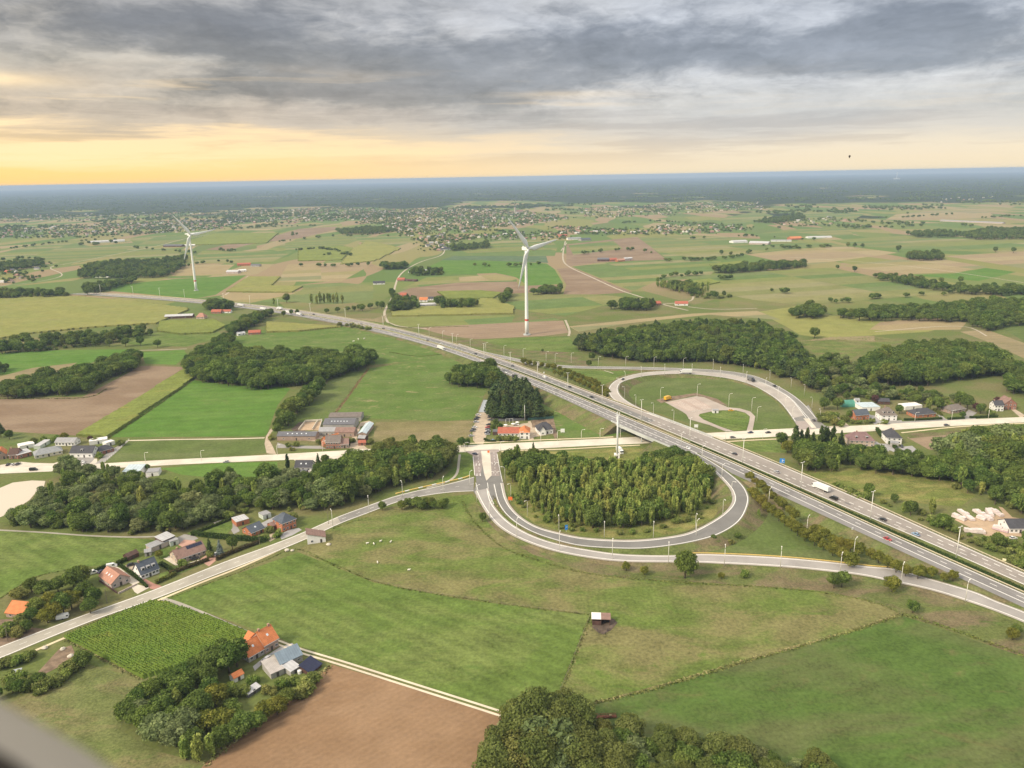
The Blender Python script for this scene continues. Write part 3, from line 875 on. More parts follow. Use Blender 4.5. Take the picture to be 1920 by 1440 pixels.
def line_mark(C, w, dash=None, mt='white', dz=.02, parent=None, name='road_marking', s0=None, s1=None):
    """painted line of width w along C; dash=(length, gap)"""
    d = np.r_[0, np.cumsum(np.linalg.norm(np.diff(C[:, :2], axis=0), axis=1))]
    s0, s1 = (0 if s0 is None else s0), (d[-1] if s1 is None else s1)
    def at(q):
        return np.array([np.interp(q, d, C[:, i]) for i in range(3)]).T
    vs, fs = [], []
    if dash:
        segs = [(q, min(q + dash[0], s1)) for q in np.arange(s0, s1, sum(dash))]
    else:
        segs = [(s0, s1)]
    for a, b in segs:
        q = np.array([a, b]) if dash else np.r_[a, d[(d > a) & (d < b)], b]
        P = at(q); n = side(P) * w / 2
        base = len(vs)
        for p, m_ in zip(P, n):
            vs += [tuple(p - m_ + (0, 0, dz)), tuple(p + m_ + (0, 0, dz))]
        fs += [(base + 2 * i, base + 2 * i + 2, base + 2 * i + 3, base + 2 * i + 1) for i in range(len(P) - 1)]
    a = np.cross(np.subtract(vs[fs[0][1]], vs[fs[0][0]]), np.subtract(vs[fs[0][3]], vs[fs[0][0]]))
    if a[2] < 0: fs = [f[::-1] for f in fs]
    return put(name, mesh(name, vs, fs, RM[mt]), parent)
def beam(name, C, z0, z1, w, mt, parent=None):
    """a long box along C"""
    n = side(C) * w / 2
    vs, fs = [], []
    for p, m_ in zip(C, n):
        vs += [tuple(p - m_ + (0, 0, z0)), tuple(p + m_ + (0, 0, z0)), tuple(p + m_ + (0, 0, z1)), tuple(p - m_ + (0, 0, z1))]
    for i in range(len(C) - 1):
        b = 4 * i
        for k in range(4):
            fs.append((b + k, b + (k + 1) % 4, b + 4 + (k + 1) % 4, b + 4 + k))
    fs += [(3, 2, 1, 0), tuple(4 * (len(C) - 1) + k for k in range(4))]
    return put(name, mesh(name, vs, fs, mt), parent)
def bank(name, L, Rr, mt, verge=1.2, slope=2.0, mask=None, dz=-.10, ends=True):
    """earth body under a raised road: top, verges, slopes to the ground"""
    d = (Rr - L); d[:, 2] = 0; d = d / np.linalg.norm(d, axis=1)[:, None]
    vs, fs = [], []
    prev = None
    for i in range(len(L)):
        zl, zr_ = L[i][2] + dz, Rr[i][2] + dz
        if (mask is not None and not mask[i]) or max(zl, zr_) < 0.12:
            if prev is not None and ends: fs.append(tuple(prev))
            prev = None; continue
        sec = [L[i] - d[i] * (verge + max(zl, 0) * slope), L[i] - d[i] * verge, Rr[i] + d[i] * verge, Rr[i] + d[i] * (verge + max(zr_, 0) * slope)]
        zz = [-.02, zl, zr_, -.02]
        ids = list(range(len(vs), len(vs) + 4))
        vs += [(p[0], p[1], z) for p, z in zip(sec, zz)]
        if prev is not None:
            for k in range(3): fs.append((prev[k], prev[k + 1], ids[k + 1], ids[k]))
        elif ends: fs.append(tuple(ids[::-1]))
        prev = ids
    if prev is not None and ends: fs.append(tuple(prev))
    if not fs: return
    o = put(name, mesh(name, vs, fs, mt))
    bm_ = bmesh.new(); bm_.from_mesh(o.data); bmesh.ops.recalc_face_normals(bm_, faces=bm_.faces); bm_.to_mesh(o.data); bm_.free()
    o['kind'] = 'structure'
    return o

# ---- motorway, fitted as four smooth edges
FU = xy("130,547 233,553 367,562 437,567 525,577 587,586 640,595 690,604 752,619 802,630 860,647 920,666 960,680 1020,702 1060,716 1100,734 1136,749 1160,757 1192,764 1225,775 1262,790 1292,802 1320,815 1365,832 1415,851 1480,881 1502,891 1559,915 1615,935 1680,966 1711,981 1755,1002 1797,1021 1842,1041 1880,1056 1920,1074 1990,1106 2100,1158")
FL = xy("130,548.3 233,554.8 367,564 450,571.5 512,579.5 575,589 640,600 690,610 740,622.5 790,635 846,651 880,662 909,673 960,691 1015,711 1072,733 1100,744 1136,760 1180,778 1212,791 1242,805 1295,826 1330,841 1390,867 1440,887 1502,916 1565,945 1625,970 1680,992 1722,1008 1761,1026 1797,1043 1842,1062 1880,1079 1920,1097 1990,1130 2100,1183")
NU = xy("130,549 233,555.5 367,565 450,573 512,581 575,591 640,602.5 690,612.5 740,625 790,638 846,654 880,665.5 910,677 960,696 1005,711 1047,729 1100,751 1152,773 1187,788 1230,806 1280,826 1327,847 1390,873 1440,897 1500,923 1560,951 1620,980 1680,1006 1740,1035 1800,1061 1860,1087 1920,1112 1990,1143 2100,1194")
NL = xy("130,551 233,558 360,568 443,574.5 500,583 544,591 587,600 640,609 696,621 752,635 802,648 852,664 880,672 910,685 947,702 972,712 1010,727 1054,747 1100,768 1155,794 1200,816 1228,829 1266,842 1292,852 1320,864 1360,880 1401,900 1459,924 1515,950 1565,976 1602,994 1680,1028 1760,1065 1792,1080 1920,1140 1990,1172 2100,1224")
ZX = [-200, 600, 700, 800, 950, 1080, 1150, 1330, 1420, 1500, 1650, 1800, 1920, 2100]
ZV = [.6, .7, 1.2, 2.0, 4.2, 6.2, 6.9, 7.0, 6.0, 4.6, 2.4, 1.2, .7, .6]
def zmot(px): return float(np.interp(px, ZX, ZV))
def wpts(E): return np.array([G(x, y, zmot(x)) for x, y in E])
wFU, wFL, wNU, wNL = map(wpts, (FU, FL, NU, NL))
ax_a, ax_b = wNU[-1][:2], wNU[8][:2]
U = (ax_b - ax_a) / np.linalg.norm(ax_b - ax_a); V_ = np.array([-U[1], U[0]])
def st(W): return np.c_[(W[:, :2] - ax_a) @ U, (W[:, :2] - ax_a) @ V_]
allc = np.concatenate([st(wFL), st(wNU)])
smax = st(wNU)[:, 0].max(); smin = st(wNU)[:, 0].min()
wts = 1.0 / (250 + allc[:, 0] - smin)
xs = lambda s: (s - smin) / (smax - smin)
from numpy.polynomial import chebyshev as CH
cen = CH.chebfit(2 * xs(allc[:, 0]) - 1, allc[:, 1], 6, w=wts ** .7)
def cenf(s): return CH.chebval(2 * xs(s) - 1, cen)
def width_fn(W, lim):
    q = st(W); o = np.argsort(q[:, 0]); s, dlt = q[o, 0], q[o, 1] - cenf(q[o, 0])
    dlt = np.clip(dlt, *lim)
    # heavy smoothing with distance
    g = np.linspace(smin, smax, 240)
    v = []
    for x_ in g:
        bw = 22 + .07 * (x_ - smin)
        w_ = np.exp(-.5 * ((s - x_) / bw) ** 2) + 1e-12
        v.append((w_ * dlt).sum() / w_.sum())
    return lambda s_: np.interp(s_, g, v)
sgn = 1 if (st(wFU)[:, 1] - cenf(st(wFU)[:, 0])).mean() > 0 else -1
def lim(a, b): return (a, b) if sgn > 0 else (-b, -a)
fFL, fFU = width_fn(wFL, lim(1.2, 4.5)), width_fn(wFU, lim(11, 24))
fNU, fNL = width_fn(wNU, lim(-4.5, -1.2)), width_fn(wNL, lim(-22, -10.5))
SM = np.concatenate([np.arange(smin, smin + 900, 9.0), np.arange(smin + 900, smax, 22.0)])
zs_src = st(wNU)[:, 0]; zo = np.argsort(zs_src)
ZM = np.interp(SM, zs_src[zo], wNU[zo, 2])
ker = np.exp(-.5 * (np.arange(-6, 7) / 3.0) ** 2); ker /= ker.sum()
ZM = np.convolve(np.pad(ZM, 6, 'edge'), ker, 'valid')
def edge(fn, add=0.0):
    d = cenf(SM) + fn(SM) + add
    p = ax_a + SM[:, None] * U + d[:, None] * V_
    return np.c_[p, ZM]
eFU, eFL, eNU, eNL = edge(fFU), edge(fFL), edge(fNU), edge(fNL)
def mot_z(p):
    s = (np.asarray(p[:2]) - ax_a) @ U
    return float(np.interp(s, SM, ZM))

# ---- local road and bridge position
LA, LB = pairs("-120,882/-120,893 0,878/0,888 117,873/117,883 183,869.5/183,879.5 320,861.5/320,871.5 400,858/400,868 480,854/480,864.5 560,849.5/560,861.5 640,844.5/640,858 720,841/720,855 790,838/790,851 859,835.5/859,848 915,833/915,846 990,829/990,842 1080,825/1080,837 1150,821.5/1150,834 1217,817.5/1217,831 1280,814.5/1280,828 1335,811.5/1335,825 1402,807.5/1402,821 1475,803.5/1475,818 1530,801/1530,814.5 1587,799/1587,811 1662,795/1662,807 1740,790/1740,801.5 1830,785.5/1830,796 1920,782/1920,792 2060,776/2060,786")
lL, lR = ribbon_pts(LA, LB, [.15], 6, 20)
loc_c = (lL + lR) / 2
def near_local(P, r):
    P = np.asarray(P)
    return (np.linalg.norm(P[:, None, :2] - loc_c[None, :, :2], axis=2).min(1) < r)
BR = 17.0
keep = ~near_local((eNL + eNU) / 2, BR) | ((ZM < 3))
keepF = ~near_local((eFL + eFU) / 2, BR) | ((ZM < 3))
mw = put('motorway', None); mw['kind'] = 'structure'
def pavement(name, A, B, mt):
    o = strip(name, A, B, mt, parent=mw, kind=None)
    return o
pavement('carriageway', eNU, eNL, RM['near'])
pavement('carriageway', eFL, eFU, RM['far'])
reg(eFU, eNL); reg(eFU, eFL); reg(eNU, eNL)
bank('motorway_embankment', eNU.copy(), eNL.copy(), FM['verge'], mask=keep, verge=1.6)
bank('motorway_embankment', eFU.copy(), eFL.copy(), FM['verge'], mask=keepF, verge=1.6)
# median: grass ribs and the deck between the carriageways
strip('median_grass', eFL, eNU, FM['verge'], dz=.05)
# older dark surface on the far side, north of the junction
sB = float(((G(1236, 790, 7)[:2] - ax_a) @ U))
mk_ = SM > sB
dk = eFL[mk_] + (eFU[mk_] - eFL[mk_]) * (0.5 / np.linalg.norm((eFU - eFL)[mk_][:, :2], axis=1))[:, None]
wf = np.linalg.norm((eFU - eFL)[mk_][:, :2], axis=1)
dk2 = eFL[mk_] + (eFU[mk_] - eFL[mk_]) * (np.minimum(8.2, wf - 1) / wf)[:, None]
lim_ = SM[mk_] < sB + 520
strip('resurfaced_lane', dk[lim_], dk2[lim_], RM['dark'], dz=.012, parent=mw, kind=None)
# painted lines
sx = lambda px, py: float((G(px, py, zmot(px))[:2] - ax_a) @ U) - SM[0]
for A, B, lanes in ((eNU, eNL, (1.0, 4.6, 8.2)), (eFL, eFU, (.7, 4.3, 7.9))):
    line_mark(offs(A, B, lanes[0] ), .5, parent=mw)
    line_mark(offs(A, B, lanes[1]), .34, (3.5, 9.0), parent=mw, s1=1300)
    line_mark(offs(A, B, lanes[2]), .45, (3.0, 3.0) if A is eFL else None, parent=mw, s1=None if A is eNU else sx(1490, 895) * 0 + sx(1215, 780))
line_mark(offs(eFL, eFU, -1.2), .5, parent=mw)
line_mark(offs(eNU, eNL, 11.6), .4, (2.5, 3.5), parent=mw, s0=sx(1250, 830), s1=sx(960, 700))

# wheel tracks and patched slabs
WORN = asphalt('oil_darkened_asphalt', (.205, .195, .19)); WORN2 = asphalt('oil_darkened_concrete', (.255, .228, .207)); PATCHM = asphalt('patched_asphalt', (.17, .165, .16))
for A, B, mt_, offs_ in ((eNU, eNL, WORN, (1.6, 3.0, 5.2, 6.8)), (eFL, eFU, WORN2, (1.3, 2.8, 4.9, 6.5))):
    for q in offs_:
        C = offs(A, B, q); n_ = side(C) * .38
        strip('wheel_track', C - n_, C + n_, mt_, dz=.008, parent=mw, kind=None)
r3 = random.Random(12)
for k in range(26):
    A, B = ((eNU, eNL), (eFL, eFU))[k % 2]
    i = r3.randrange(2, 96); lane = r3.choice((1.2, 4.8, 8.6)); w_ = r3.choice((1.4, 3.2))
    a_, b_ = offs(A, B, lane)[i:i + 2], offs(A, B, lane + w_)[i:i + 2]
    f_ = r3.uniform(.2, .9)
    a_ = np.array([a_[0], a_[0] + (a_[1] - a_[0]) * f_]); b_ = np.array([b_[0], b_[0] + (b_[1] - b_[0]) * f_])
    strip('repair_patch', a_, b_, PATCHM if k % 3 else RM['conc'], dz=.010, parent=mw, kind=None)
# barriers along the motorway
def guard_rail(C, label, cat='guard rail', mt=None, h=.85, group='guard rails along the motorway', posts=True):
    r = root('guard_rail', (0, 0, 0), 0, label, cat, group)
    beam('rail', C, h - .45, h, .16, mt or RM['rail'], r)
    if posts:
        d = np.r_[0, np.cumsum(np.linalg.norm(np.diff(C[:, :2], axis=0), axis=1))]
        mb = MB()
        for q in np.arange(0, min(d[-1], 700), 4.0):
            p = [np.interp(q, d, C[:, i]) for i in range(3)]
            mb.box(p[0] - .07, p[0] + .07, p[1] - .07, p[1] + .07, p[2] - .2, p[2] + h - .05)
        q = mb.put('post', RM['rail'], r); q['kind'] = 'stuff'
    return r
near_part = SM < smin + 1500
guard_rail(eFU[near_part] + side(eFU[near_part]) * (.8 if sgn > 0 else -.8) * 0 + (eFU - eFL)[near_part] / np.linalg.norm((eFU - eFL)[near_part], axis=1)[:, None] * .6, 'pale guard rail along the outer edge of the far motorway carriageway')
guard_rail(eNU[near_part] + (eFL - eNU)[near_part] / np.linalg.norm((eFL - eNU)[near_part], axis=1)[:, None] * .35, 'pale guard rail between the near carriageway and the median hedge')

# ---- bridge over the local road
bs_ = np.where(near_local((eNL + eFU) / 2, BR + 30))[0]
i0, i1 = max(bs_.min() - 1, 0), bs_.max() + 1
i0 = np.where(~keep | ~keepF)[0].min() - 1; i1 = np.where(~keep | ~keepF)[0].max() + 2
sl = slice(i0, i1 + 1)
br = root('road_bridge', tuple(((eNL + eFU) / 2)[(i0 + i1) // 2]), 0, 'grey concrete motorway bridge crossing over the pale local road', 'bridge')
def local_to(o, r):
    o.matrix_parent_inverse = Matrix.Translation(-Vector(r.location))
o = beam('parapet', eNL[sl] + (eNL - eNU)[sl] / np.linalg.norm((eNL - eNU)[sl], axis=1)[:, None] * .35, -1.5, 1.0, .4, RM['bridge'], br); local_to(o, br)
o = beam('parapet', eFU[sl] + (eFU - eFL)[sl] / np.linalg.norm((eFU - eFL)[sl], axis=1)[:, None] * .35, -1.5, 1.0, .4, RM['bridge'], br); local_to(o, br)
L_, R_ = eNL[sl], eFU[sl]
vs, fs = [], []
for a, b in zip(L_, R_):
    vs += [(a[0], a[1], a[2] - .06), (b[0], b[1], b[2] - .06), (b[0], b[1], b[2] - 1.4), (a[0], a[1], a[2] - 1.4)]
for i in range(len(L_) - 1):
    for k in range(4): fs.append((4 * i + k, 4 * i + (k + 1) % 4, 4 * i + 4 + (k + 1) % 4, 4 * i + 4 + k))
fs += [(0, 1, 2, 3), tuple(4 * (len(L_) - 1) + k for k in (3, 2, 1, 0))]
o = put('deck', mesh('deck', vs, fs, RM['bridge']), br); local_to(o, br)
mid = (i0 + i1) // 2
for f in (.06, .28, .5, .72, .94):
    p = eNL[mid] + (eFU[mid] - eNL[mid]) * f
    mb = MB(); mb.tube([(p[0], p[1], -.1), (p[0], p[1], ZM[mid] - 1.4)], [.5, .5], 10)
    o = mb.put('column', RM['bridge'], br); local_to(o, br)
for i in (i0 + 1, i1 - 1):
    a, b = eNL[i], eFU[i]
    C = np.array([a + (b - a) * q for q in (0, .5, 1)])
    C[:, 2] = 0
    o = beam('abutment', C, -.1, ZM[i] - 1.4, .8, RM['bridge'], br); local_to(o, br)

# ---- ramps
def ramp_road(name, s, zs, mt, per=8, smooth=6, dz=0.0, lines=True, slope=2.0, b=True, e1=.9, e2=.9, bmat='verge'):
    A, B = pairs(s)
    L, Rr = ribbon_pts(A, B, zs, per, smooth)
    o = strip(name, L, Rr, RM[mt], dz=dz)
    if b: bank(name + '_bank', L.copy(), Rr.copy(), FM[bmat], verge=1.0, slope=slope, dz=dz - .10)
    reg(L, Rr)
    if lines:
        if e1: line_mark(offs(L, Rr, e1), .42, dz=dz + .02, parent=o)
        if e2: line_mark(offs(L, Rr, -e2), .42, dz=dz + .02, parent=o)
    return L, Rr, o
# south loop, inner lane (runs from the junction round to the motorway)
sLi, sLo, o_ = ramp_road('loop_ramp', "944,905/924,908 951,937/934,945 970,963/958,974 1003,985/996,997 1042,997/1039,1012 1092,1007.5/1089,1024 1160,1012/1158,1028.5 1208,1011/1209,1028.5 1260,1005/1265,1022 1297,996/1312,1013 1340,974/1352,1000 1363,956/1388,976 1373,938/1404,944 1370,920/1402,924 1357,903/1389,905 1340,886/1365,885 1318,868/1338,867 1290,851/1306,849",
    [.25, .25, .4, .7, 1.0, 1.4, 1.8, 2.2, 2.8, 3.4, 4.2, 4.8, 5.3, 5.8, 6.3, 6.7, 6.9, 6.97], 'loop', dz=-.02, e1=1.9, e2=.9)
strip('resurfaced_lane', offs(sLi, sLo, 2.1), offs(sLi, sLo, -1.1), RM['dark'], dz=-.010, parent=o_, kind=None)
strip('shoulder_strip', offs(sLi, sLo, .1), offs(sLi, sLo, 1.7), RM['conc'], dz=-.010, parent=o_, kind=None)
# slip road below it, from the motorway towards the junction
oU, oL, o_ = ramp_road('slip_road', "916,915/890,921 923,943/903,948 950,975/930,984 990,1000/972,1010 1040,1018/1033,1032 1107,1031/1103,1046 1173,1039.5/1171,1053.5 1267,1041/1266,1054.5 1307,1038/1307,1055 1397,1041/1396,1059 1480,1046/1478,1064 1563,1054/1560,1072 1630,1062/1622,1080 1680,1066/1668,1090 1730,1081/1718,1100 1780,1095/1765,1112 1830,1110/1815,1128 1867,1126/1853,1141 1920,1146/1905,1161 1990,1177/1968,1188 2100,1226/2080,1238",
    [.22, .22, .4, .7, 1, 1, 1, 1.2, 1.2, 1.2, 1.2, 1.2, 1.2, 1.0, .8, .7, .6, .6, .6, .6, .6], 'conc', e1=1.2, e2=1.6)
strip('worn_lane', offs(oU, oL, 1.5), offs(oU, oL, -1.9), asphalt('slip_surface', (.33, .31, .295)), dz=.010, parent=o_, kind=None)
guard_rail(oU[60:104] + (oU - oL)[60:104] / np.linalg.norm((oU - oL)[60:104], axis=1)[:, None] * .5, 'low yellow barrier along the upper edge of the slip road', 'barrier', RM['yellow'], .5, 'barriers along the ramps')
# north loop
nLi, nLo, o_ = ramp_road('loop_ramp', "1262,791/1235,783 1225,775.5/1202,770 1192,761/1172,761 1170,747/1149,748 1160,734/1141,736 1161,722/1143,723 1172,714/1160,710 1202,706/1199,699.5 1245,701.5/1244,695.5 1296,701.5/1296,695.5 1350,707/1352,700 1382,713/1386,705.5 1413,723/1421,714.5 1440,738/1454,729 1462,754/1482,746 1479,775/1502,769 1496,800/1520,793",
    [6.97, 6.8, 6.2, 5.6, 5.2, 4.8, 4.4, 3.8, 3.0, 2.4, 1.8, 1.4, 1.0, .7, .4, .25, .2], 'loop', dz=-.02, e1=1.2, e2=.9)
strip('resurfaced_lane', offs(nLi, nLo, 1.4), offs(nLi, nLo, -1.1), RM['conc'], dz=-.010, parent=o_, kind=None)
ramp_road('slip_road', "860,644/858,649 905,658.5/903,664 947,667.5/945,672.5 977,674/975,679 1010,680/1008,685 1050,684.5/1049,689 1097,686.5/1097,691 1167,687.5/1167,692 1242,689/1242,694 1320,692/1320,697.5 1353,694.5/1352,700 1388,699/1386,705 1423,707/1421,714 1463,726/1454,729.5 1492,744/1482,747 1513,763/1502,769 1530,783/1519,788",
    [2.8, 2.8, 2.2, 1.8, 1.5, 1.2, 1.2, 1.2, 1.2, 1.2, 1.2, 1.0, .9, .6, .4, .25, .2], 'loop', e1=.8, e2=.7)
# junction plates
def plate(name, pts, mt, z, parent=None, kind='structure'):
    P = [G(x, y) for x, y in xy(pts)]
    o = put(name, mesh(name, [(p[0], p[1], z) for p in P], [tuple(range(len(P)))], mt), parent)
    bmm = bmesh.new(); bmm.from_mesh(o.data)
    bmesh.ops.triangulate(bmm, faces=bmm.faces[:], ngon_method='EAR_CLIP')
    for f in bmm.faces:
        if f.normal.z < 0: f.normal_flip()
    bmm.to_mesh(o.data); bmm.free()
    if kind: o['kind'] = kind
    return o
lr = strip('local_road', lL, lR, RM['local'])
reg(lL, lR)
line_mark(frac(lL, lR, .5), .18, (3, 6), parent=lr, dz=.02)
plate('junction', "886,848 890,870 892,891 893,905 888,922 905,950 922,940 932,930 948,936 943,903 938,880 932,850 930,843", RM['dark'], .18)
plate('junction_paving', "872,846 886,854 890,893 900,893 905,872 905,846", asphalt('red_grey_paving', (.30, .255, .24)), .192)
plate('junction_paving', "919,846 921,893 937,893 935,872 931,846", asphalt('red_grey_paving', (.29, .25, .235)), .192)
isl = plate('traffic_island', "902,846 919,846 922,892 912,902 908,890 904,868", RM['local'], .30)
plate('red_crossing', "888,844 935,843 936,848 889,850", RM['redpath'], .20)
plate('junction', "1478,772 1500,766 1516,760 1530,783 1546,798 1560,802 1500,806 1494,792", RM['loop'], .215)
plate('junction_paving', "1491,790 1512,790 1526,805 1497,806", RM['redpath'], .225)
plate('traffic_island', "1506,785 1516,785 1531,803 1522,803", RM['local'], .30)
# arrows and lane lines on the junction arms
mb = MB()
def arrow(px, py, qx, qy, turn=0):
    a, b = G(px, py)[:2], G(qx, qy)[:2]
    d = (b - a) / np.linalg.norm(b - a); n = np.array([-d[1], d[0]])
    def P(u, v): q = a + d * u + n * v; return (q[0], q[1], .215)
    mb.add([P(0, -.14), P(3.2, -.14), P(3.2, .14), P(0, .14)], [(0, 1, 2, 3)])
    if turn == 0:
        mb.add([P(3.2, -.5), P(4.8, 0), P(3.2, .5)], [(0, 1, 2)])
    else:
        mb.add([P(3.2, -.14), P(3.5, .14), P(3.5, turn * 1.0), P(3.2, turn * 1.0)], [(0, 1, 2, 3)])
        mb.add([P(2.7, turn * 1.0), P(4.0, turn * 1.0), P(3.35, turn * 2.0)], [(0, 1, 2)])
for x in (893, 899.5):
    arrow(x, 869, x - .3, 880); arrow(x + 1.5, 888, x + 1.2, 896)
for x, tn in ((923, 1), (929, -1)):
    arrow(x, 871, x - .6, 862, tn); arrow(x + 3, 888, x + 2.4, 879, tn)
for x, y in ((1479, 762), (1487, 763), (1493, 782), (1501, 792)):
    arrow(x, y, x + 4, y + 7)
o = mb.put('arrow_marking', RM['white']); o['kind'] = 'structure'
def stripe(s, w=.25, mt='white', z=.21, dash=None, name='road_marking', kind='structure', per=6):
    C = catmull([G(x, y, z) for x, y in xy(s)], per)
    o = line_mark(C, w, dash, mt, .006, name=name)
    if kind: o['kind'] = kind
    return o
stripe('887,856 890,891', .35); stripe('932,851 937,880 942,903', .35); stripe('914,905 917,925 926,945', .35)
stripe('896,848 899,893', .2, dash=(3, 3)); stripe('926,848 929,893', .2, dash=(3, 3)); stripe('892,905 900,930 912,946', .3)
# country road to the lower left with cycle path
wL, wR, o_ = ramp_road('country_road', "889,894/888,921 842,907/844,923 790,918/794,930 740,930/745,941 690,948/696,960 637,967/644,979 597,985/605,997 556,1003/565,1015 499,1025/509,1038 434,1048/445,1063 380,1069/392,1083 285,1107/298,1121 195,1139/207,1152 153,1154/164,1168 81,1181/93,1196 0,1212/12,1230 -110,1255/-98,1275",
    [.17], 'country', smooth=12, b=False, e1=.7, e2=.7)
line_mark(frac(wL, wR, .5), .2, (3, 7), parent=o_)
stripe_d = np.r_[0, np.cumsum(np.linalg.norm(np.diff(wL[:, :2], axis=0), axis=1))]
strip('worn_lane', offs(wL, wR, .8)[:42], offs(wL, wR, -.8)[:42], RM['loop'], dz=.008, parent=o_, kind=None)
def path(s, w, mt, z=.12, name='cycle_path', per=6):
    C = catmull([G(x, y, z) for x, y in xy(s)], per)
    for _ in range(4): C[1:-1] = (C[:-2] + 2 * C[1:-1] + C[2:]) / 4
    n = side(C) * w / 2
    o = strip(name, C - n, C + n, RM[mt])
    return C
path("534,1026 500,1042 440,1068 380,1091 300,1124 240,1149 180,1173 123,1195 60,1222 0,1243 -100,1286", 1.6, 'path')
path("866,832.5 909,829.8 992,825.5 1100,821.5 1150,819", 2.0, 'path')
path("940,846.5 982,844 1060,842 1120,838.5 1200,834.5", 1.8, 'path')
path("1350,829 1394,826 1456,823 1480,823", 1.8, 'path')
path("1690,811.5 1780,801.5 1855,796.5 1960,792", 1.8, 'path')
path("1330,813.5 1402,809 1475,805", 1.2, 'path')
# farm tracks
path("300,1122 330,1130 380,1150 430,1172 478,1192", 2.6, 'lightgrey' if 'lightgrey' in RM else 'country', .10, 'farm_track')
for dlt in (-1.15, 1.15):
    C = catmull([G(x, y, .11) for x, y in xy("478,1192 520,1204 560,1219 640,1243 760,1281 880,1319 964,1346")], 8)
    n = side(C)
    strip('farm_track', C + n * (dlt - .55), C + n * (dlt + .55), RM['track'])
path("240,826 330,824 420,823 496,821", 2.0, 'track', .11, 'farm_track')
path("-60,990 0,994 80,998 160,1004 240,1007 292,1006", 1.6, 'country', .10, 'farm_track')
path("800,914 835,905 856,890 860,868 862,852", 1.8, 'country', .13, 'footpath')
# pale lanes across the plain
for s, w in (("727,604 720,585 735,560 740,540 752,512 790,490 830,478 832,462 818,462", 5), ("727,604 750,612 800,616", 4), ("1060,452 1055,480 1063,498 1110,520 1160,543 1200,556 1240,570 1290,582", 5), ("1063,455 1052,470", 4), ("92,500 150,490 230,474 300,460 340,449 390,440", 5), ("0,536 60,530 110,520 115,512 92,502 120,495", 4), ("1060,600 1068,620 1066,630", 4), ("1480,482 1700,498 1920,530", 4),
             ("1270,425 1330,422 1400,417", 4), ("256,657 300,656 350,654", 3), ("422,553 440,540 465,518", 4), ("400,602 440,620 470,628", 3), ("1640,622 1800,610 1850,630", 3), ("1210,572 1290,566 1300,556", 4), ("1290,575 1340,580 1420,578", 4), ("1150,700 1130,694 1104,690", 2)):
    path(s, w * .72, 'lane', .12, 'country_lane')
# yellow and white kerb on the inner side of the bend, and the hatched nose where the loop leaves the motorway
C = catmull([G(x, y, .2) for x, y in xy("742,926 770,919 800,912 840,903 870,896 886,890")], 8)
d_ = np.r_[0, np.cumsum(np.linalg.norm(np.diff(C[:, :2], axis=0), axis=1))]
kb = root('painted_kerb', tuple(C[0]), 0, 'yellow and white painted kerb along the bend beside the junction grass', 'kerb')
for k, q in enumerate(np.arange(0, d_[-1] - 3, 3.2)):
    c2 = np.array([[np.interp(u, d_, C[:, i]) for i in range(3)] for u in (q, q + 1.5, q + 3.1)]) - C[0]
    beam('kerb_stone', c2, -.1, .45, .8, RM['yellow' if k % 3 != 2 else 'white'], kb)
hb_ = [G(x, y, mot_z(G(x, y, 6.6)) + .03) for x, y in ((1300, 852), (1358, 880), (1348, 884))]
mb = MB()
for k in range(16):
    f0, f1 = k / 16, (k + .5) / 16
    A0, A1 = hb_[0] + (hb_[1] - hb_[0]) * f0, hb_[0] + (hb_[1] - hb_[0]) * f1
    B0, B1 = hb_[0] + (hb_[2] - hb_[0]) * f0, hb_[0] + (hb_[2] - hb_[0]) * f1
    mb.add([B0, B1, A1, A0], [(0, 1, 2, 3)])
o = mb.put('hatch_marking', RM['white']); o['kind'] = 'structure'
# car park inside the north loop, with bays and drive
plate('car_park', "1247,754.5 1305,743 1320,745 1365,764 1387,766 1407,772 1416,781 1411,808 1400,808 1405,790 1406,781 1397,774 1380,769.5 1355,769.5 1337,771 1312,776.5 1310,780 1319,787 1350,800 1376,809 1360,809 1331,797.5 1292,786.5 1287,777.5 1280,772.5", asphalt('beige_block_paving', (.40, .345, .30)), .16)
plate('grass_island', "1312,777 1337,772 1355,770 1380,770.5 1397,775 1405,782 1404,790 1399,806 1376,808.5 1350,799.5 1320,786.5 1311,780", FM['green'], .175)
plate('bay_surface', "1254,755 1303,746 1336,765 1290,772", asphalt('pinkish_paving', (.42, .335, .285)), .17)
a, b, c, d = (G(1260, 757, .18), G(1303, 747, .18), G(1334, 765, .18), G(1296, 772, .18))
mb = MB()
for i in range(12):
    f = i / 11
    p, q = a + (d - a) * f, b + (c - b) * f
    n = np.array([-(q - p)[1], (q - p)[0], 0]); n = n / np.linalg.norm(n) * .12
    for u0, u1 in ((.02, .42), (.58, .98)):
        r0, r1 = p + (q - p) * u0, p + (q - p) * u1
        mb.add([r0 - n, r1 - n, r1 + n, r0 + n], [(0, 1, 2, 3)])
o = mb.put('bay_marking', RM['white']); o['kind'] = 'structure'
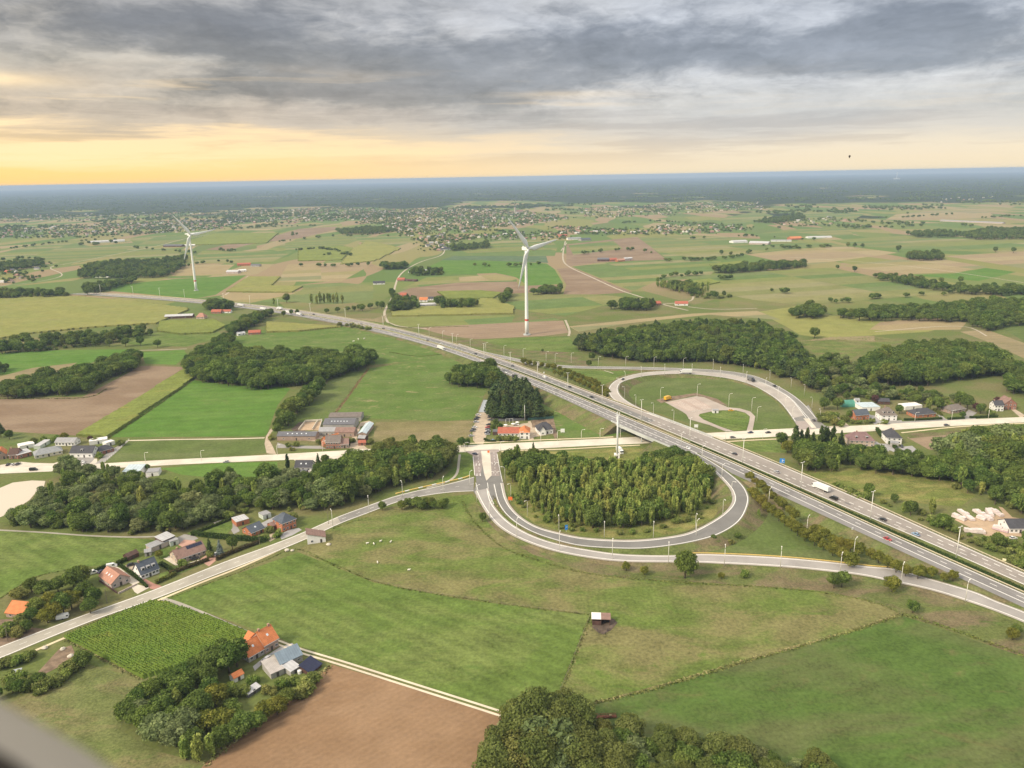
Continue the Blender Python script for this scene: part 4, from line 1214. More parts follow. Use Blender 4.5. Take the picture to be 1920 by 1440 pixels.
# ditches and grass banks between the pastures
def tussocks(s, w, h, mt, name='tall_grass', dens=5.0, z=0.0, seed=1):
    """a strip of tall grass: thousands of blades clumps"""
    C = catmull([G(x, y, z) for x, y in xy(s)], 10)
    d = np.r_[0, np.cumsum(np.linalg.norm(np.diff(C[:, :2], axis=0), axis=1))]
    n = int(d[-1] * w * dens)
    r2 = np.random.default_rng(seed)
    q = r2.uniform(0, d[-1], n)
    P = np.array([np.interp(q, d, C[:, i]) for i in range(3)]).T
    nn = side(C); sx_ = np.array([np.interp(q, d, nn[:, i]) for i in range(3)]).T
    P = P + sx_ * (r2.normal(0, .3, n) * w)[:, None]
    an = r2.uniform(0, math.pi, n); wd = r2.uniform(.25, .6, n); hh = .6 * h * r2.uniform(.3, 1.1, n)
    dx_, dy_ = np.cos(an) * wd, np.sin(an) * wd
    le = r2.uniform(-.8, .8, (n, 2)) * h * .7
    vs = np.zeros((n, 4, 3), np.float32)
    for i, (sg, tp) in enumerate(((-1, 0), (1, 0), (.9, 1), (-.9, 1))):
        vs[:, i, 0] = P[:, 0] + dx_ * sg + le[:, 0] * tp
        vs[:, i, 1] = P[:, 1] + dy_ * sg + le[:, 1] * tp
        vs[:, i, 2] = P[:, 2] + hh * tp
    return tag(put(name, mesh(name, vs.reshape(-1, 3), np.arange(n * 4).reshape(-1, 4).tolist(), mt)), kind='stuff')
ditch = field_mat('ditch_grass', (.125, .16, .04), (.17, .18, .06), patch=.1, fine=1.2, fine_amt=.4, bump=0)
drygrass = field_mat('ditch_dry_grass', (.28, .25, .12), (.20, .21, .075), patch=.1, fine=1.2, fine_amt=.4, bump=0)
T = 0
for s, w, h, mt in (("1086,1326 1200,1300 1300,1271 1400,1241 1500,1214 1600,1184 1694,1153", 1.4, .7, ditch), ("1086,1323 1200,1297 1300,1268 1400,1238 1500,1211 1600,1181 1690,1151", 1.2, .8, drygrass),
                    ("868,940 880,965 910,1000 950,1030 1000,1048 1060,1066 1120,1078 1200,1086 1300,1094 1420,1100 1540,1111 1640,1130 1694,1152", 1.5, .6, ditch),
                    ("1694,1152 1760,1172 1840,1200 1900,1222 1960,1250", 2.2, .9, ditch), ("1046,1308 1075,1235 1106,1156", 1.2, .7, ditch), ("1050,1308 1079,1235 1110,1160", .9, .5, drygrass),
                    ("1106,1153 980,1138 868,1122 780,1108 700,1090 640,1064 580,1040", .9, .6, ditch), ("640,1068 560,1030 500,1050 440,1076 380,1098 310,1126", .9, .5, ditch),
                    ("122,1197 196,1165 283,1131", 1.0, .8, drygrass), ("268,1275 122,1199", 1.6, .8, drygrass), ("200,824 290,764 362,713", 1.6, 1.2, ditch), ("620,1250 540,1312 470,1366 384,1436", 2.2, .9, drygrass),
                    ("690,970 640,985 622,992", 1.0, .6, ditch), ("0,1122 80,1078 200,1062", 1, .6, ditch), ("620,785 655,740 690,692", 3.0, .4, FM['brown']), ("730,660 780,668 830,664 850,660", 2.0, .8, ditch),
                    ("925,930 935,950 955,973 985,995 1030,1012 1100,1026 1165,1034 1270,1033", 1.2, .7, drygrass), ("0,748 155,746 200,730", 1.5, 1.0, ditch), ("880,612 760,614 727,606", 1.4, 1.0, ditch)):
    T += 1
    tussocks(s, w, h, mt, dens=3.4, seed=T, z=0.0)
# ================================================================== TREES
def leaf_mat(name, c1, c2, c3, trans=.25):
    """foliage: tone differs from tree to tree and from clump to clump"""
    mt = bpy.data.materials.new(name); mt.use_nodes = True
    t = mt.node_tree; t.nodes.clear()
    out = t.nodes.new('ShaderNodeOutputMaterial')
    oi = t.nodes.new('ShaderNodeObjectInfo')
    r7 = _math(t, 'FRACT', _math(t, 'MULTIPLY', oi.outputs['Random'], 7.31))
    at = t.nodes.new('ShaderNodeAttribute'); at.attribute_name = 'clump'
    col = _mix(t, _range(t, oi.outputs['Random'], .1, .9, 0, 1, False), c1, c2)
    col = _mix(t, _range(t, at.outputs['Fac'], .45, 1.0, 0, .75, False), col, c3)
    # some trees already turn: olive brown or yellowish
    col = _mix(t, _range(t, r7, .84, .97, 0, .38), col, tuple(q_ * w_ for q_, w_ in zip(c3, (1.08, .88, .75))))
    col = _mix(t, _range(t, r7, .20, .05, 0, .25), col, tuple(q_ * w_ for q_, w_ in zip(c3, (1.1, 1.12, .8))))
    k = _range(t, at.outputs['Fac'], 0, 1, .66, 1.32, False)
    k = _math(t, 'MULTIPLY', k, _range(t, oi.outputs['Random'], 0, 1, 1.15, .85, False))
    cc = t.nodes.new('ShaderNodeCombineXYZ')
    for i in range(3): t.links.new(k, cc.inputs[i])
    col = _mix(t, 1.0, col, cc.outputs[0], 'MULTIPLY')
    df = t.nodes.new('ShaderNodeBsdfDiffuse'); tr = t.nodes.new('ShaderNodeBsdfTranslucent')
    t.links.new(col, df.inputs[0]); t.links.new(col, tr.inputs[0])
    mx_ = t.nodes.new('ShaderNodeMixShader'); mx_.inputs[0].default_value = trans
    t.links.new(df.outputs[0], mx_.inputs[1]); t.links.new(tr.outputs[0], mx_.inputs[2])
    t.links.new(mx_.outputs[0], out.inputs[0])
    return mt
BARK = solid('tree_bark', (.12, .095, .07), .95, .25, 1.5, local=True)
LM = {
 'broadleaf_tree': leaf_mat('broadleaf_leaves', (0.079, 0.135, 0.030), (0.129, 0.180, 0.044), (0.235, 0.296, 0.079)),
 'willow_tree': leaf_mat('willow_leaves', (0.146, 0.197, 0.072), (0.215, 0.255, 0.109), (0.266, 0.302, 0.136)),
 'poplar_tree': leaf_mat('poplar_leaves', (0.189, 0.273, 0.061), (0.313, 0.368, 0.093), (0.413, 0.438, 0.139)),
 'pine_tree': leaf_mat('pine_needles', (0.052, 0.088, 0.033), (0.081, 0.115, 0.043), (0.123, 0.148, 0.061), .1),
 'shrub': leaf_mat('shrub_leaves', (0.131, 0.199, 0.040), (0.205, 0.238, 0.069), (0.279, 0.285, 0.101)),
 'field_maple': leaf_mat('olive_leaves', (0.144, 0.164, 0.030), (0.199, 0.203, 0.038), (0.279, 0.259, 0.060)),
 'cypress_tree': leaf_mat('cypress_leaves', (0.028, 0.054, 0.020), (0.042, 0.071, 0.025), (0.063, 0.089, 0.033), .1),
 'blue_spruce': leaf_mat('spruce_needles', (0.182, 0.234, 0.221), (0.221, 0.273, 0.260), (0.260, 0.312, 0.299), .1),
 'copper_tree': leaf_mat('copper_leaves', (0.096, 0.052, 0.049), (0.131, 0.070, 0.063), (0.175, 0.088, 0.070)),

 'black_poplar': leaf_mat('black_poplar_leaves', (.122, .155, .042), (.155, .178, .050), (.200, .212, .075)),
 'lombardy_poplar': leaf_mat('lombardy_leaves', (.075, .115, .036), (.090, .130, .040), (.125, .155, .055)),
}
def fib(n, r_):
    i = np.arange(n) + .5
    ph = np.arccos(1 - 2 * i / n); th = math.pi * (1 + 5 ** .5) * i + r_.uniform(0, 6)
    return np.c_[np.cos(th) * np.sin(ph), np.sin(th) * np.sin(ph), np.cos(ph)]
def crown(name, kind, seed, nleaf, leaf):
    """a crown of unit height (z 0..1 with the trunk below): lobes of leaf clumps with gaps between them"""
    r_ = np.random.default_rng(seed)
    lob = []                                        # centre, radii
    if kind == 'pine':
        n = 15
        for i in range(n):
            z = .30 + .68 * (i / n); w = (1 - z) * .30 + .035
            for q in range(4 if z < .8 else 2):
                a = r_.uniform(0, 6.28)
                lob.append(((math.cos(a) * w * .8, math.sin(a) * w * .8, z + r_.uniform(-.02, .02)), (w * .75, w * .75, .07)))
    elif kind == 'poplar':
        for i in range(17):
            a = r_.uniform(0, 6.28); q = r_.uniform(.1, 1) ** .5
            z = r_.uniform(.22, .80)
            w = .14 * math.sin(math.pi * min(max((z - .02) / .98, 0), 1)) ** .6
            lob.append(((math.cos(a) * w * q, math.sin(a) * w * q, z), (.062, .062, r_.uniform(.14, .22))))
        lob.append(((0, 0, .84), (.055, .055, .16)))
    elif kind == 'column':
        for i in range(24):
            z = .06 + .86 * i / 23; w = .10 * math.sin(math.pi * min(z * .9 + .12, 1)) ** .5
            a = r_.uniform(0, 6.28)
            lob.append(((math.cos(a) * w * .55, math.sin(a) * w * .55, z), (w * .7, w * .7, .10)))
    elif kind == 'cone':
        for i in range(22):
            z = .05 + .9 * i / 21; w = (1 - z) * .22 + .02
            for q in range(2):
                a = r_.uniform(0, 6.28)
                lob.append(((math.cos(a) * w * .5, math.sin(a) * w * .5, z), (w * .7, w * .7, .06)))
    elif kind == 'shrub':
        for i in range(11):
            a = r_.uniform(0, 6.28); q = r_.uniform(0, 1) ** .5 * .42
            s_ = r_.uniform(.2, .34)
            lob.append(((math.cos(a) * q, math.sin(a) * q, r_.uniform(.18, .62)), (s_, s_, s_ * .9)))
    else:
        rx = {'broad': .36, 'willow': .42, 'round': .40}[kind]
        nl = {'broad': 19, 'willow': 17, 'round': 15}[kind]
        zc_ = {'broad': .58, 'willow': .53, 'round': .55}[kind]
        for i, d in enumerate(fib(nl, r_)):
            if d[2] < -.75: continue
            q = r_.uniform(.50, .80)
            s_ = r_.uniform(.13, .20) * (1.15 if kind == 'round' else 1)
            lob.append(((d[0] * rx * q * 1.05, d[1] * rx * q * 1.05, zc_ + d[2] * .38 * q), (s_, s_, s_ * r_.uniform(.75, 1.0))))
        lob.append(((0, 0, zc_), (rx * .55, rx * .55, .26)))
    C = np.array([l[0] for l in lob]); S = np.array([l[1] for l in lob])
    tone = r_.uniform(0, 1, len(lob))
    wgt = (S[:, 0] * S[:, 2]); wgt = wgt / wgt.sum()
    li = r_.choice(len(lob), nleaf * 3, p=wgt)
    d = r_.normal(size=(len(li), 3)); d[:, 2] += .25; d /= np.linalg.norm(d, axis=1)[:, None]
    P = C[li] + d * S[li] * r_.uniform(.78, 1.12, len(li))[:, None]
    # keep leaves that lie outside the other lobes
    inside = np.zeros(len(P), int)
    for c, s_ in zip(C, S):
        inside += (((P - c) / (s_ * .80)) ** 2).sum(1) < 1
    ok = (inside == 0) & (P[:, 2] > .03)
    P, d, li = P[ok][:nleaf], d[ok][:nleaf], li[ok][:nleaf]
    n = len(P)
    nor = d + r_.normal(size=(n, 3)) * .55
    nor /= np.linalg.norm(nor, axis=1)[:, None]
    u = np.cross(nor, r_.normal(size=(n, 3))); u /= np.linalg.norm(u, axis=1)[:, None]
    if kind in ('poplar', 'column'):
        u = np.cross(nor, np.array([0, 0, 1.0]) + r_.normal(size=(n, 3)) * .2); u /= np.linalg.norm(u, axis=1)[:, None]
    w = np.cross(nor, u)
    sz = leaf * r_.uniform(.6, 1.3, n)[:, None]
    asp = (1.7 if kind in ('poplar', 'column', 'willow') else 1.1)
    # each leaf clump: a bent kite of two triangles' worth
    V = np.stack([P - u * sz * .5 - w * sz * .15 * asp, P - w * sz * .55 * asp + nor * sz * .1, P + u * sz * .5 - w * sz * .1 * asp, P + w * sz * .6 * asp - nor * sz * .12], 1)
    vs = V.reshape(-1, 3).tolist(); fs = np.arange(n * 4).reshape(-1, 4).tolist()
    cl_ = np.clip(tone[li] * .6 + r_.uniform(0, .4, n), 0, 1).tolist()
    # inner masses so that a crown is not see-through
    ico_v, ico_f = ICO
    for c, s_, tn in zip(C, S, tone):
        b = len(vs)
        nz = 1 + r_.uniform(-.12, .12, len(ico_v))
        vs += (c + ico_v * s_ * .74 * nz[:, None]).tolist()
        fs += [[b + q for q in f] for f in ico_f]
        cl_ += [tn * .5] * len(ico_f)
    return vs, fs, cl_
_b = bmesh.new(); bmesh.ops.create_icosphere(_b, subdivisions=1, radius=1.0)
ICO = (np.array([v.co[:] for v in _b.verts]), [[v.index for v in f.verts] for f in _b.faces]); _b.free()
def trunk_shape(kind, seed):
    r_ = random.Random(seed)
    mb = MB()
    h = {'pine': .9, 'poplar': .7, 'column': .5, 'cone': .3, 'shrub': .35}.get(kind, .52)
    w = {'pine': .017, 'poplar': .015, 'shrub': .02}.get(kind, .026)
    mb.tube([(0, 0, -.02), (0, 0, h * .4), (r_.uniform(-.02, .02), r_.uniform(-.02, .02), h)], [w * 1.3, w, w * .45], 6)
    for k in range(4):
        a = r_.uniform(0, 6.28); z0 = h * r_.uniform(.45, .85); L = .1 if kind in ('poplar', 'column', 'pine') else .22
        mb.tube([(0, 0, z0), (math.cos(a) * L, math.sin(a) * L, z0 + L * .8)], [w * .5, w * .2], 5, cap=False)
    return mb
# kind -> (shape, leaves, leaf size as a share of the height, variants)
KIND = {'broadleaf_tree': ('broad', 1500, .050, 5), 'willow_tree': ('willow', 1700, .044, 4), 'black_poplar': ('broad', 2600, .036, 4), 'poplar_tree': ('poplar', 760, .042, 6), 'pine_tree': ('pine', 800, .052, 4),
        'shrub': ('shrub', 620, .10, 4), 'field_maple': ('round', 1200, .052, 4), 'lombardy_poplar': ('column', 900, .036, 3), 'cypress_tree': ('column', 500, .05, 1),
        'conifer_tree': ('cone', 700, .045, 2), 'blue_spruce': ('cone', 600, .05, 1), 'copper_tree': ('broad', 700, .066, 1)}
MATOF = {'conifer_tree': 'pine_tree'}
PROTO = {}
proto_col = bpy.data.collections.new('tree_models')
for kd, (shape, nl, lf, nv) in KIND.items():
    PROTO[kd] = []
    lm = LM[MATOF.get(kd, kd)]
    for v in range(nv):
        vs, fs, cl_ = crown(kd, shape, 100 + 17 * v + len(kd), nl, lf)
        tb = trunk_shape(shape, v + 5)
        me = mesh('crown', vs, fs, lm)
        a = me.attributes.new('clump', 'FLOAT', 'FACE'); a.data.foreach_set('value', np.asarray(cl_, np.float32))
        tm = tb.mesh('trunk', BARK, True)
        both = mesh(kd + '_whole', vs + tb.v, fs + [[len(vs) + q for q in f] for f in tb.f], [lm, BARK], [0] * len(fs) + [1] * len(tb.f))
        a = both.attributes.new('clump', 'FLOAT', 'FACE'); a.data.foreach_set('value', np.asarray(cl_ + [.5] * len(tb.f), np.float32))
        po = bpy.data.objects.new(kd + '_model', both); proto_col.objects.link(po)
        PROTO[kd].append((me, tm, po))
# a light crown for woods far out
vs, fs, cl_ = crown('far', 'broad', 77, 150, .17)
far_me = mesh('far_crown', vs, fs, LM['broadleaf_tree']); a = far_me.attributes.new('clump', 'FLOAT', 'FACE'); a.data.foreach_set('value', np.asarray(cl_, np.float32))
far_po = bpy.data.objects.new('far_tree_model', far_me); proto_col.objects.link(far_po)

RP = np.array(ROAD_PTS)
KEEP_OFF = []                                       # (x, y, radius): houses, yards
def clear_of(Q, pad=1.5):
    Q = np.asarray(Q)
    ok = np.ones(len(Q), bool)
    for i in range(0, len(RP), 400):
        b = RP[i:i + 400]
        ok &= ((Q[:, None, 0] - b[None, :, 0]) ** 2 + (Q[:, None, 1] - b[None, :, 1]) ** 2 > (b[None, :, 2] + pad) ** 2).all(1)
    if KEEP_OFF:
        K = np.array(KEEP_OFF)
        ok &= ((Q[:, None, 0] - K[None, :, 0]) ** 2 + (Q[:, None, 1] - K[None, :, 1]) ** 2 > K[None, :, 2] ** 2).all(1)
    return ok
TREES = []            # dict(kind, x, y, z, h, w, wood, single label)
def wood(name, pts, spacing, mix, h, jitter=.38, pad=1.5, group=None, seed=None):
    P = np.array([G(x, y)[:2] for x, y in xy(pts)])
    r_ = np.random.default_rng(seed if seed is not None else len(name) * 7 + len(pts))
    lo, hi = P.min(0), P.max(0)
    gx, gy = np.meshgrid(np.arange(lo[0], hi[0] + spacing, spacing), np.arange(lo[1], hi[1] + spacing, spacing))
    gx = gx + (np.arange(gx.shape[0]) % 2)[:, None] * spacing * .5
    Q = np.c_[gx.ravel(), gy.ravel()] + r_.uniform(-jitter, jitter, (gx.size, 2)) * spacing
    Q = Q[in_poly(Q, P)]
    if len(Q) == 0: return
    Q = Q[clear_of(Q, pad)]
    ks, ps = zip(*mix)
    for q in Q:
        kd = r_.choice(ks, p=np.array(ps) / sum(ps))
        hh = r_.uniform(*h) * (.42 if kd == 'shrub' else 1) * float(np.clip(r_.normal(1, .16), .62, 1.3))
        TREES.append(dict(kind=str(kd), x=q[0], y=q[1], z=0, h=hh, w=r_.uniform(.80, 1.38) if kd != 'poplar_tree' else r_.uniform(.85, 1.15), wood=name, group=group or 'trees of ' + name, rz=r_.uniform(0, 6.28), label=None, v=int(r_.integers(0, 100))))
def tree(px, py, kd, h, label=None, w=1.0, group=None, wood_=None, z=0.0):
    g_ = G(px, py, z)
    TREES.append(dict(kind=kd, x=g_[0], y=g_[1], z=z, h=h, w=w, wood=wood_, group=group, rz=rnd.uniform(0, 6.28), label=label, v=rnd.randrange(100)))
def row(s, n, kd, h, what, group, w=1.0, jit=.8, z=0.0):
    C = catmull([G(x, y, z) for x, y in xy(s)], 12)
    d = np.r_[0, np.cumsum(np.linalg.norm(np.diff(C[:, :2], axis=0), axis=1))]
    for k, q in enumerate(np.linspace(0, d[-1], n)):
        p = [np.interp(q, d, C[:, i]) for i in range(3)]
        lab = what % ordinal(k + 1) if '%s' in what else what
        TREES.append(dict(kind=kd, x=p[0] + rnd.uniform(-jit, jit), y=p[1] + rnd.uniform(-jit, jit), z=z, h=h * rnd.uniform(.85, 1.15), w=w * rnd.uniform(.9, 1.15), wood=None, group=group, rz=rnd.uniform(0, 6.28), label=lab, v=rnd.randrange(100)))
# ================================================================== BUILDINGS
def roof_mat(name, c, ang=0, var=.14):
    mt, t, bs = new_mat(name)
    v = t.nodes.new('ShaderNodeTexCoord').outputs['Object']
    n = _noise(t, v, .5, 5, .65); g = _noise(t, v, 4.0, 3, .7)
    w = t.nodes.new('ShaderNodeTexWave'); w.wave_type = 'BANDS'; w.bands_direction = 'Z'
    w.inputs['Scale'].default_value = .314159 / .45
    t.links.new(v, w.inputs['Vector'])
    k = _math(t, 'ADD', _range(t, n, .3, .7, 1 - var, 1 + var), _math(t, 'ADD', _range(t, g, .3, .7, -.1, .1, False), _math(t, 'MULTIPLY', w.outputs['Fac'], .10)))
    cc = t.nodes.new('ShaderNodeCombineXYZ')
    for i in range(3): t.links.new(k, cc.inputs[i])
    t.links.new(_mix(t, 1.0, c, cc.outputs[0], 'MULTIPLY'), bs.inputs['Base Color'])
    bs.inputs['Roughness'].default_value = .8
    _bump(t, bs, w.outputs['Fac'], .5, .05)
    return mt
def sheet_mat(name, c, period=1.0, rough=.6):
    mt, t, bs = new_mat(name)
    v = t.nodes.new('ShaderNodeTexCoord').outputs['Object']
    n = _noise(t, v, .35, 5, .65)
    w = t.nodes.new('ShaderNodeTexWave'); w.wave_type = 'BANDS'; w.bands_direction = 'X'
    w.inputs['Scale'].default_value = .314159 / period
    t.links.new(v, w.inputs['Vector'])
    k = _math(t, 'ADD', _range(t, n, .3, .7, .84, 1.1), _math(t, 'MULTIPLY', w.outputs['Fac'], .12))
    cc = t.nodes.new('ShaderNodeCombineXYZ')
    for i in range(3): t.links.new(k, cc.inputs[i])
    t.links.new(_mix(t, 1.0, c, cc.outputs[0], 'MULTIPLY'), bs.inputs['Base Color'])
    bs.inputs['Roughness'].default_value = rough
    return mt
def brick_mat(name, c):
    mt, t, bs = new_mat(name)
    v = t.nodes.new('ShaderNodeTexCoord').outputs['Object']
    n = _noise(t, v, .4, 5, .6); g = _noise(t, v, 7.0, 2, .7)
    k = _math(t, 'ADD', _range(t, n, .3, .7, .85, 1.12), _range(t, g, .3, .7, -.14, .14, False))
    cc = t.nodes.new('ShaderNodeCombineXYZ')
    for i in range(3): t.links.new(k, cc.inputs[i])
    t.links.new(_mix(t, 1.0, c, cc.outputs[0], 'MULTIPLY'), bs.inputs['Base Color'])
    bs.inputs['Roughness'].default_value = .9
    return mt
ROOF = {'orange': roof_mat('orange_roof_tiles', (.52, .185, .075)), 'red': roof_mat('red_roof_tiles', (.36, .115, .075)), 'redbrown': roof_mat('red_brown_roof_tiles', (.38, .20, .145)),
        'brown': roof_mat('brown_roof_tiles', (.235, .15, .125)), 'mauve': roof_mat('mauve_roof_tiles', (.20, .125, .125)), 'slate': roof_mat('slate_roof', (.085, .10, .125)),
        'dark': roof_mat('dark_roof_tiles', (.065, .065, .075)), 'grey': roof_mat('grey_roof_tiles', (.26, .27, .28)), 'greybrown': roof_mat('grey_brown_roof_tiles', (.17, .145, .13)),
        'bluegrey': sheet_mat('blue_grey_roof_sheet', (.19, .245, .30), 1.0), 'lightblue': sheet_mat('pale_blue_roof_sheet', (.46, .54, .58), 2.4), 'lightgrey': sheet_mat('pale_grey_roof_sheet', (.46, .46, .47), 1.6),
        'darksheet': sheet_mat('dark_grey_roof_sheet', (.13, .13, .145), 1.2), 'midgrey': sheet_mat('mid_grey_roof_sheet', (.30, .30, .31), 1.2), 'white': sheet_mat('white_flat_roof', (.72, .70, .68), 3.0, .8),
        'patched': sheet_mat('patched_corrugated_roof', (.40, .37, .35), .6), 'teal': sheet_mat('teal_sheeting', (.075, .25, .19), 1.5, .5), 'solar': sheet_mat('solar_roof', (.022, .026, .06), 1.1, .25), 'darkbrown': roof_mat('dark_brown_roof', (.10, .06, .05))}
WALL = {'white': solid('white_render', (.80, .79, .77), .9, .05, .4, local=True), 'cream': solid('cream_render', (.66, .61, .50), .9, .07, .4, local=True), 'brick': brick_mat('orange_brick', (.44, .175, .095)),
        'redbrick': brick_mat('red_brick', (.31, .15, .11)), 'oldbrick': brick_mat('old_pale_brick', (.38, .28, .23)), 'tan': brick_mat('tan_brick', (.50, .41, .33)), 'pale': brick_mat('pale_brick', (.48, .40, .37)),
        'grey': solid('grey_render', (.36, .35, .33), .9, .12, .4, local=True), 'wood': solid('dark_wood_boards', (.10, .055, .045), .85, .2, .8, local=True), 'greenish': solid('pale_green_sheet', (.52, .58, .53), .7, .06, .5, local=True),
        'teal': ROOF['teal'], 'darksheet': ROOF['darksheet']}
GLASS, t, bs = new_mat('window_glass')
bs.inputs['Base Color'].default_value = (.03, .036, .042, 1); bs.inputs['Roughness'].default_value = .12; bs.inputs['Specular IOR Level'].default_value = .6
FRAME_M = solid('white_window_frame', (.75, .75, .74), .6, .04, 1, local=True)
DOORM = solid('dark_door_paint', (.08, .07, .065), .6, .1, 1, local=True)
PANEL, t, bs = new_mat('solar_panel_glass')
bs.inputs['Base Color'].default_value = (.022, .026, .055, 1); bs.inputs['Roughness'].default_value = .25
SKYL = solid('skylight_glass', (.62, .66, .70), .2, .04, 1, local=True)
CHIM = brick_mat('chimney_brick', (.40, .26, .20))
_m = MB(); _m.box(-.5, .5, -.06, .02, -.5, -.44).box(-.5, .5, -.06, .02, .44, .5).box(-.5, -.44, -.06, .02, -.44, .44).box(.44, .5, -.06, .02, -.44, .44).box(-.02, .02, -.05, .02, -.44, .44)
WIN_ME = _m.mesh('window', FRAME_M)
_m = MB(); _m.box(-.44, .44, -.03, .01, -.44, .44); PANE_ME = _m.mesh('pane', GLASS)
_m = MB(); _m.box(-.5, .5, -.05, .02, 0, 1); DOOR_ME = _m.mesh('door', DOORM)
_m = MB(); _m.box(-.45, .45, -.6, .6, -.02, .06); SKY_ME = _m.mesh('skylight', SKYL)
_m = MB(); _m.box(-.38, .38, -.38, .38, 0, 1.5).box(-.46, .46, -.46, .46, 1.5, 1.62); CHIM_ME = _m.mesh('chimney', CHIM)
def roof_shape(kind, X, Y, h, rh, oh=.4, th=.2):
    """closed roof over the plan -X..X, -Y..Y, eaves at h"""
    mb = MB()
    x, y = X + oh, Y + oh
    if kind == 'gx' or kind == 'gy':
        e = h - oh * rh / (Y if kind == 'gx' else X)
        if kind == 'gx': P = [(-x, -y, e), (x, -y, e), (-x, 0, h + rh), (x, 0, h + rh), (-x, y, e), (x, y, e)]
        else: P = [(-x, -y, e), (-x, y, e), (0, -y, h + rh), (0, y, h + rh), (x, -y, e), (x, y, e)]
        T_ = P + [(a, b, c - th) for a, b, c in P]
        fs = [(0, 1, 3, 2), (2, 3, 5, 4), (6, 8, 9, 7), (8, 10, 11, 9), (0, 6, 7, 1), (4, 5, 11, 10), (0, 2, 8, 6), (2, 4, 10, 8), (1, 7, 9, 3), (3, 9, 11, 5)]
        mb.add([(a, b, c + th) for a, b, c in T_], fs)
    elif kind == 'hip':
        e = h - oh * rh / min(X, Y) * .6
        if X >= Y: r0, r1 = (-(X - Y * .75), 0, h + rh), (X - Y * .75, 0, h + rh)
        else: r0, r1 = (0, -(Y - X * .75), h + rh), (0, Y - X * .75, h + rh)
        c4 = [(-x, -y, e), (x, -y, e), (x, y, e), (-x, y, e)]
        P = c4 + [r0, r1] + [(a, b, c - th) for a, b, c in c4]
        top = [(0, 1, 5, 4), (1, 2, 5), (2, 3, 4, 5), (3, 0, 4)] if X >= Y else [(0, 1, 4), (1, 2, 5, 4), (2, 3, 5), (3, 0, 4, 5)]
        mb.add([(a, b, c + th) for a, b, c in P], top + [(0, 6, 7, 1), (1, 7, 8, 2), (2, 8, 9, 3), (3, 9, 6, 0), (9, 8, 7, 6)])
    elif kind == 'flat':
        mb.box(-x + .2, x - .2, -y + .2, y - .2, h, h + .3)
    elif kind == 'mono':
        P = [(-x, -y, h), (x, -y, h), (x, y, h + rh), (-x, y, h + rh)]
        mb.add([(a, b, c + th) for a, b, c in P] + P, [(0, 1, 2, 3), (7, 6, 5, 4), (0, 4, 5, 1), (1, 5, 6, 2), (2, 6, 7, 3), (3, 7, 4, 0)])
    elif kind == 'monox':
        P = [(-x, -y, h + rh), (x, -y, h), (x, y, h), (-x, y, h + rh)]
        mb.add([(a, b, c + th) for a, b, c in P] + P, [(0, 1, 2, 3), (7, 6, 5, 4), (0, 4, 5, 1), (1, 5, 6, 2), (2, 6, 7, 3), (3, 7, 4, 0)])
    elif kind == 'arch':
        n = 8
        vs = []
        for k in range(n + 1):
            a = math.pi * k / n
            vs += [(-X, -Y * math.cos(a), h + rh * math.sin(a)), (X, -Y * math.cos(a), h + rh * math.sin(a))]
        fs = [(2 * k, 2 * k + 1, 2 * k + 3, 2 * k + 2) for k in range(n)] + [tuple(range(0, 2 * n + 2, 2)), tuple(range(2 * n + 1, 0, -2))]
        mb.add(vs, fs)
    return mb
def wall_shape(kind, X, Y, h, rh):
    mb = MB()
    if kind in ('gx', 'gy'):
        b = [(-X, -Y, -.3), (X, -Y, -.3), (X, Y, -.3), (-X, Y, -.3), (-X, -Y, h), (X, -Y, h), (X, Y, h), (-X, Y, h)]
        fs = [(0, 1, 5, 4), (2, 3, 7, 6), (3, 2, 1, 0)]
        if kind == 'gx': b += [(-X, 0, h + rh), (X, 0, h + rh)]; fs += [(3, 0, 4, 8, 7), (1, 2, 6, 9, 5)]
        else:
            b += [(0, -Y, h + rh), (0, Y, h + rh)]; fs = [(1, 2, 6, 5), (3, 0, 4, 7), (3, 2, 1, 0), (0, 1, 5, 8, 4), (2, 3, 7, 9, 6)]
        mb.add(b, fs)
    elif kind == 'mono':
        mb.add([(-X, -Y, -.3), (X, -Y, -.3), (X, Y, -.3), (-X, Y, -.3), (-X, -Y, h), (X, -Y, h), (X, Y, h + rh), (-X, Y, h + rh)], [(0, 1, 5, 4), (1, 2, 6, 5), (2, 3, 7, 6), (3, 0, 4, 7), (3, 2, 1, 0)])
    elif kind == 'monox':
        mb.add([(-X, -Y, -.3), (X, -Y, -.3), (X, Y, -.3), (-X, Y, -.3), (-X, -Y, h + rh), (X, -Y, h), (X, Y, h), (-X, Y, h + rh)], [(0, 1, 5, 4), (1, 2, 6, 5), (2, 3, 7, 6), (3, 0, 4, 7), (3, 2, 1, 0)])
    else:
        mb.box(-X, X, -Y, Y, -.3, h)
    return mb
def add_window(r, x, z, w, h_, face, X, Y, i=0):
    if face == 'f': loc, rz = (x, -Y, z), 0
    elif face == 'b': loc, rz = (x, Y, z), math.pi
    elif face == 'l': loc, rz = (-X, x, z), -math.pi / 2
    else: loc, rz = (X, x, z), math.pi / 2
    o = put('window', WIN_ME, r, loc, (0, 0, rz), (w, 1.6, h_))
    put('pane', PANE_ME, o)
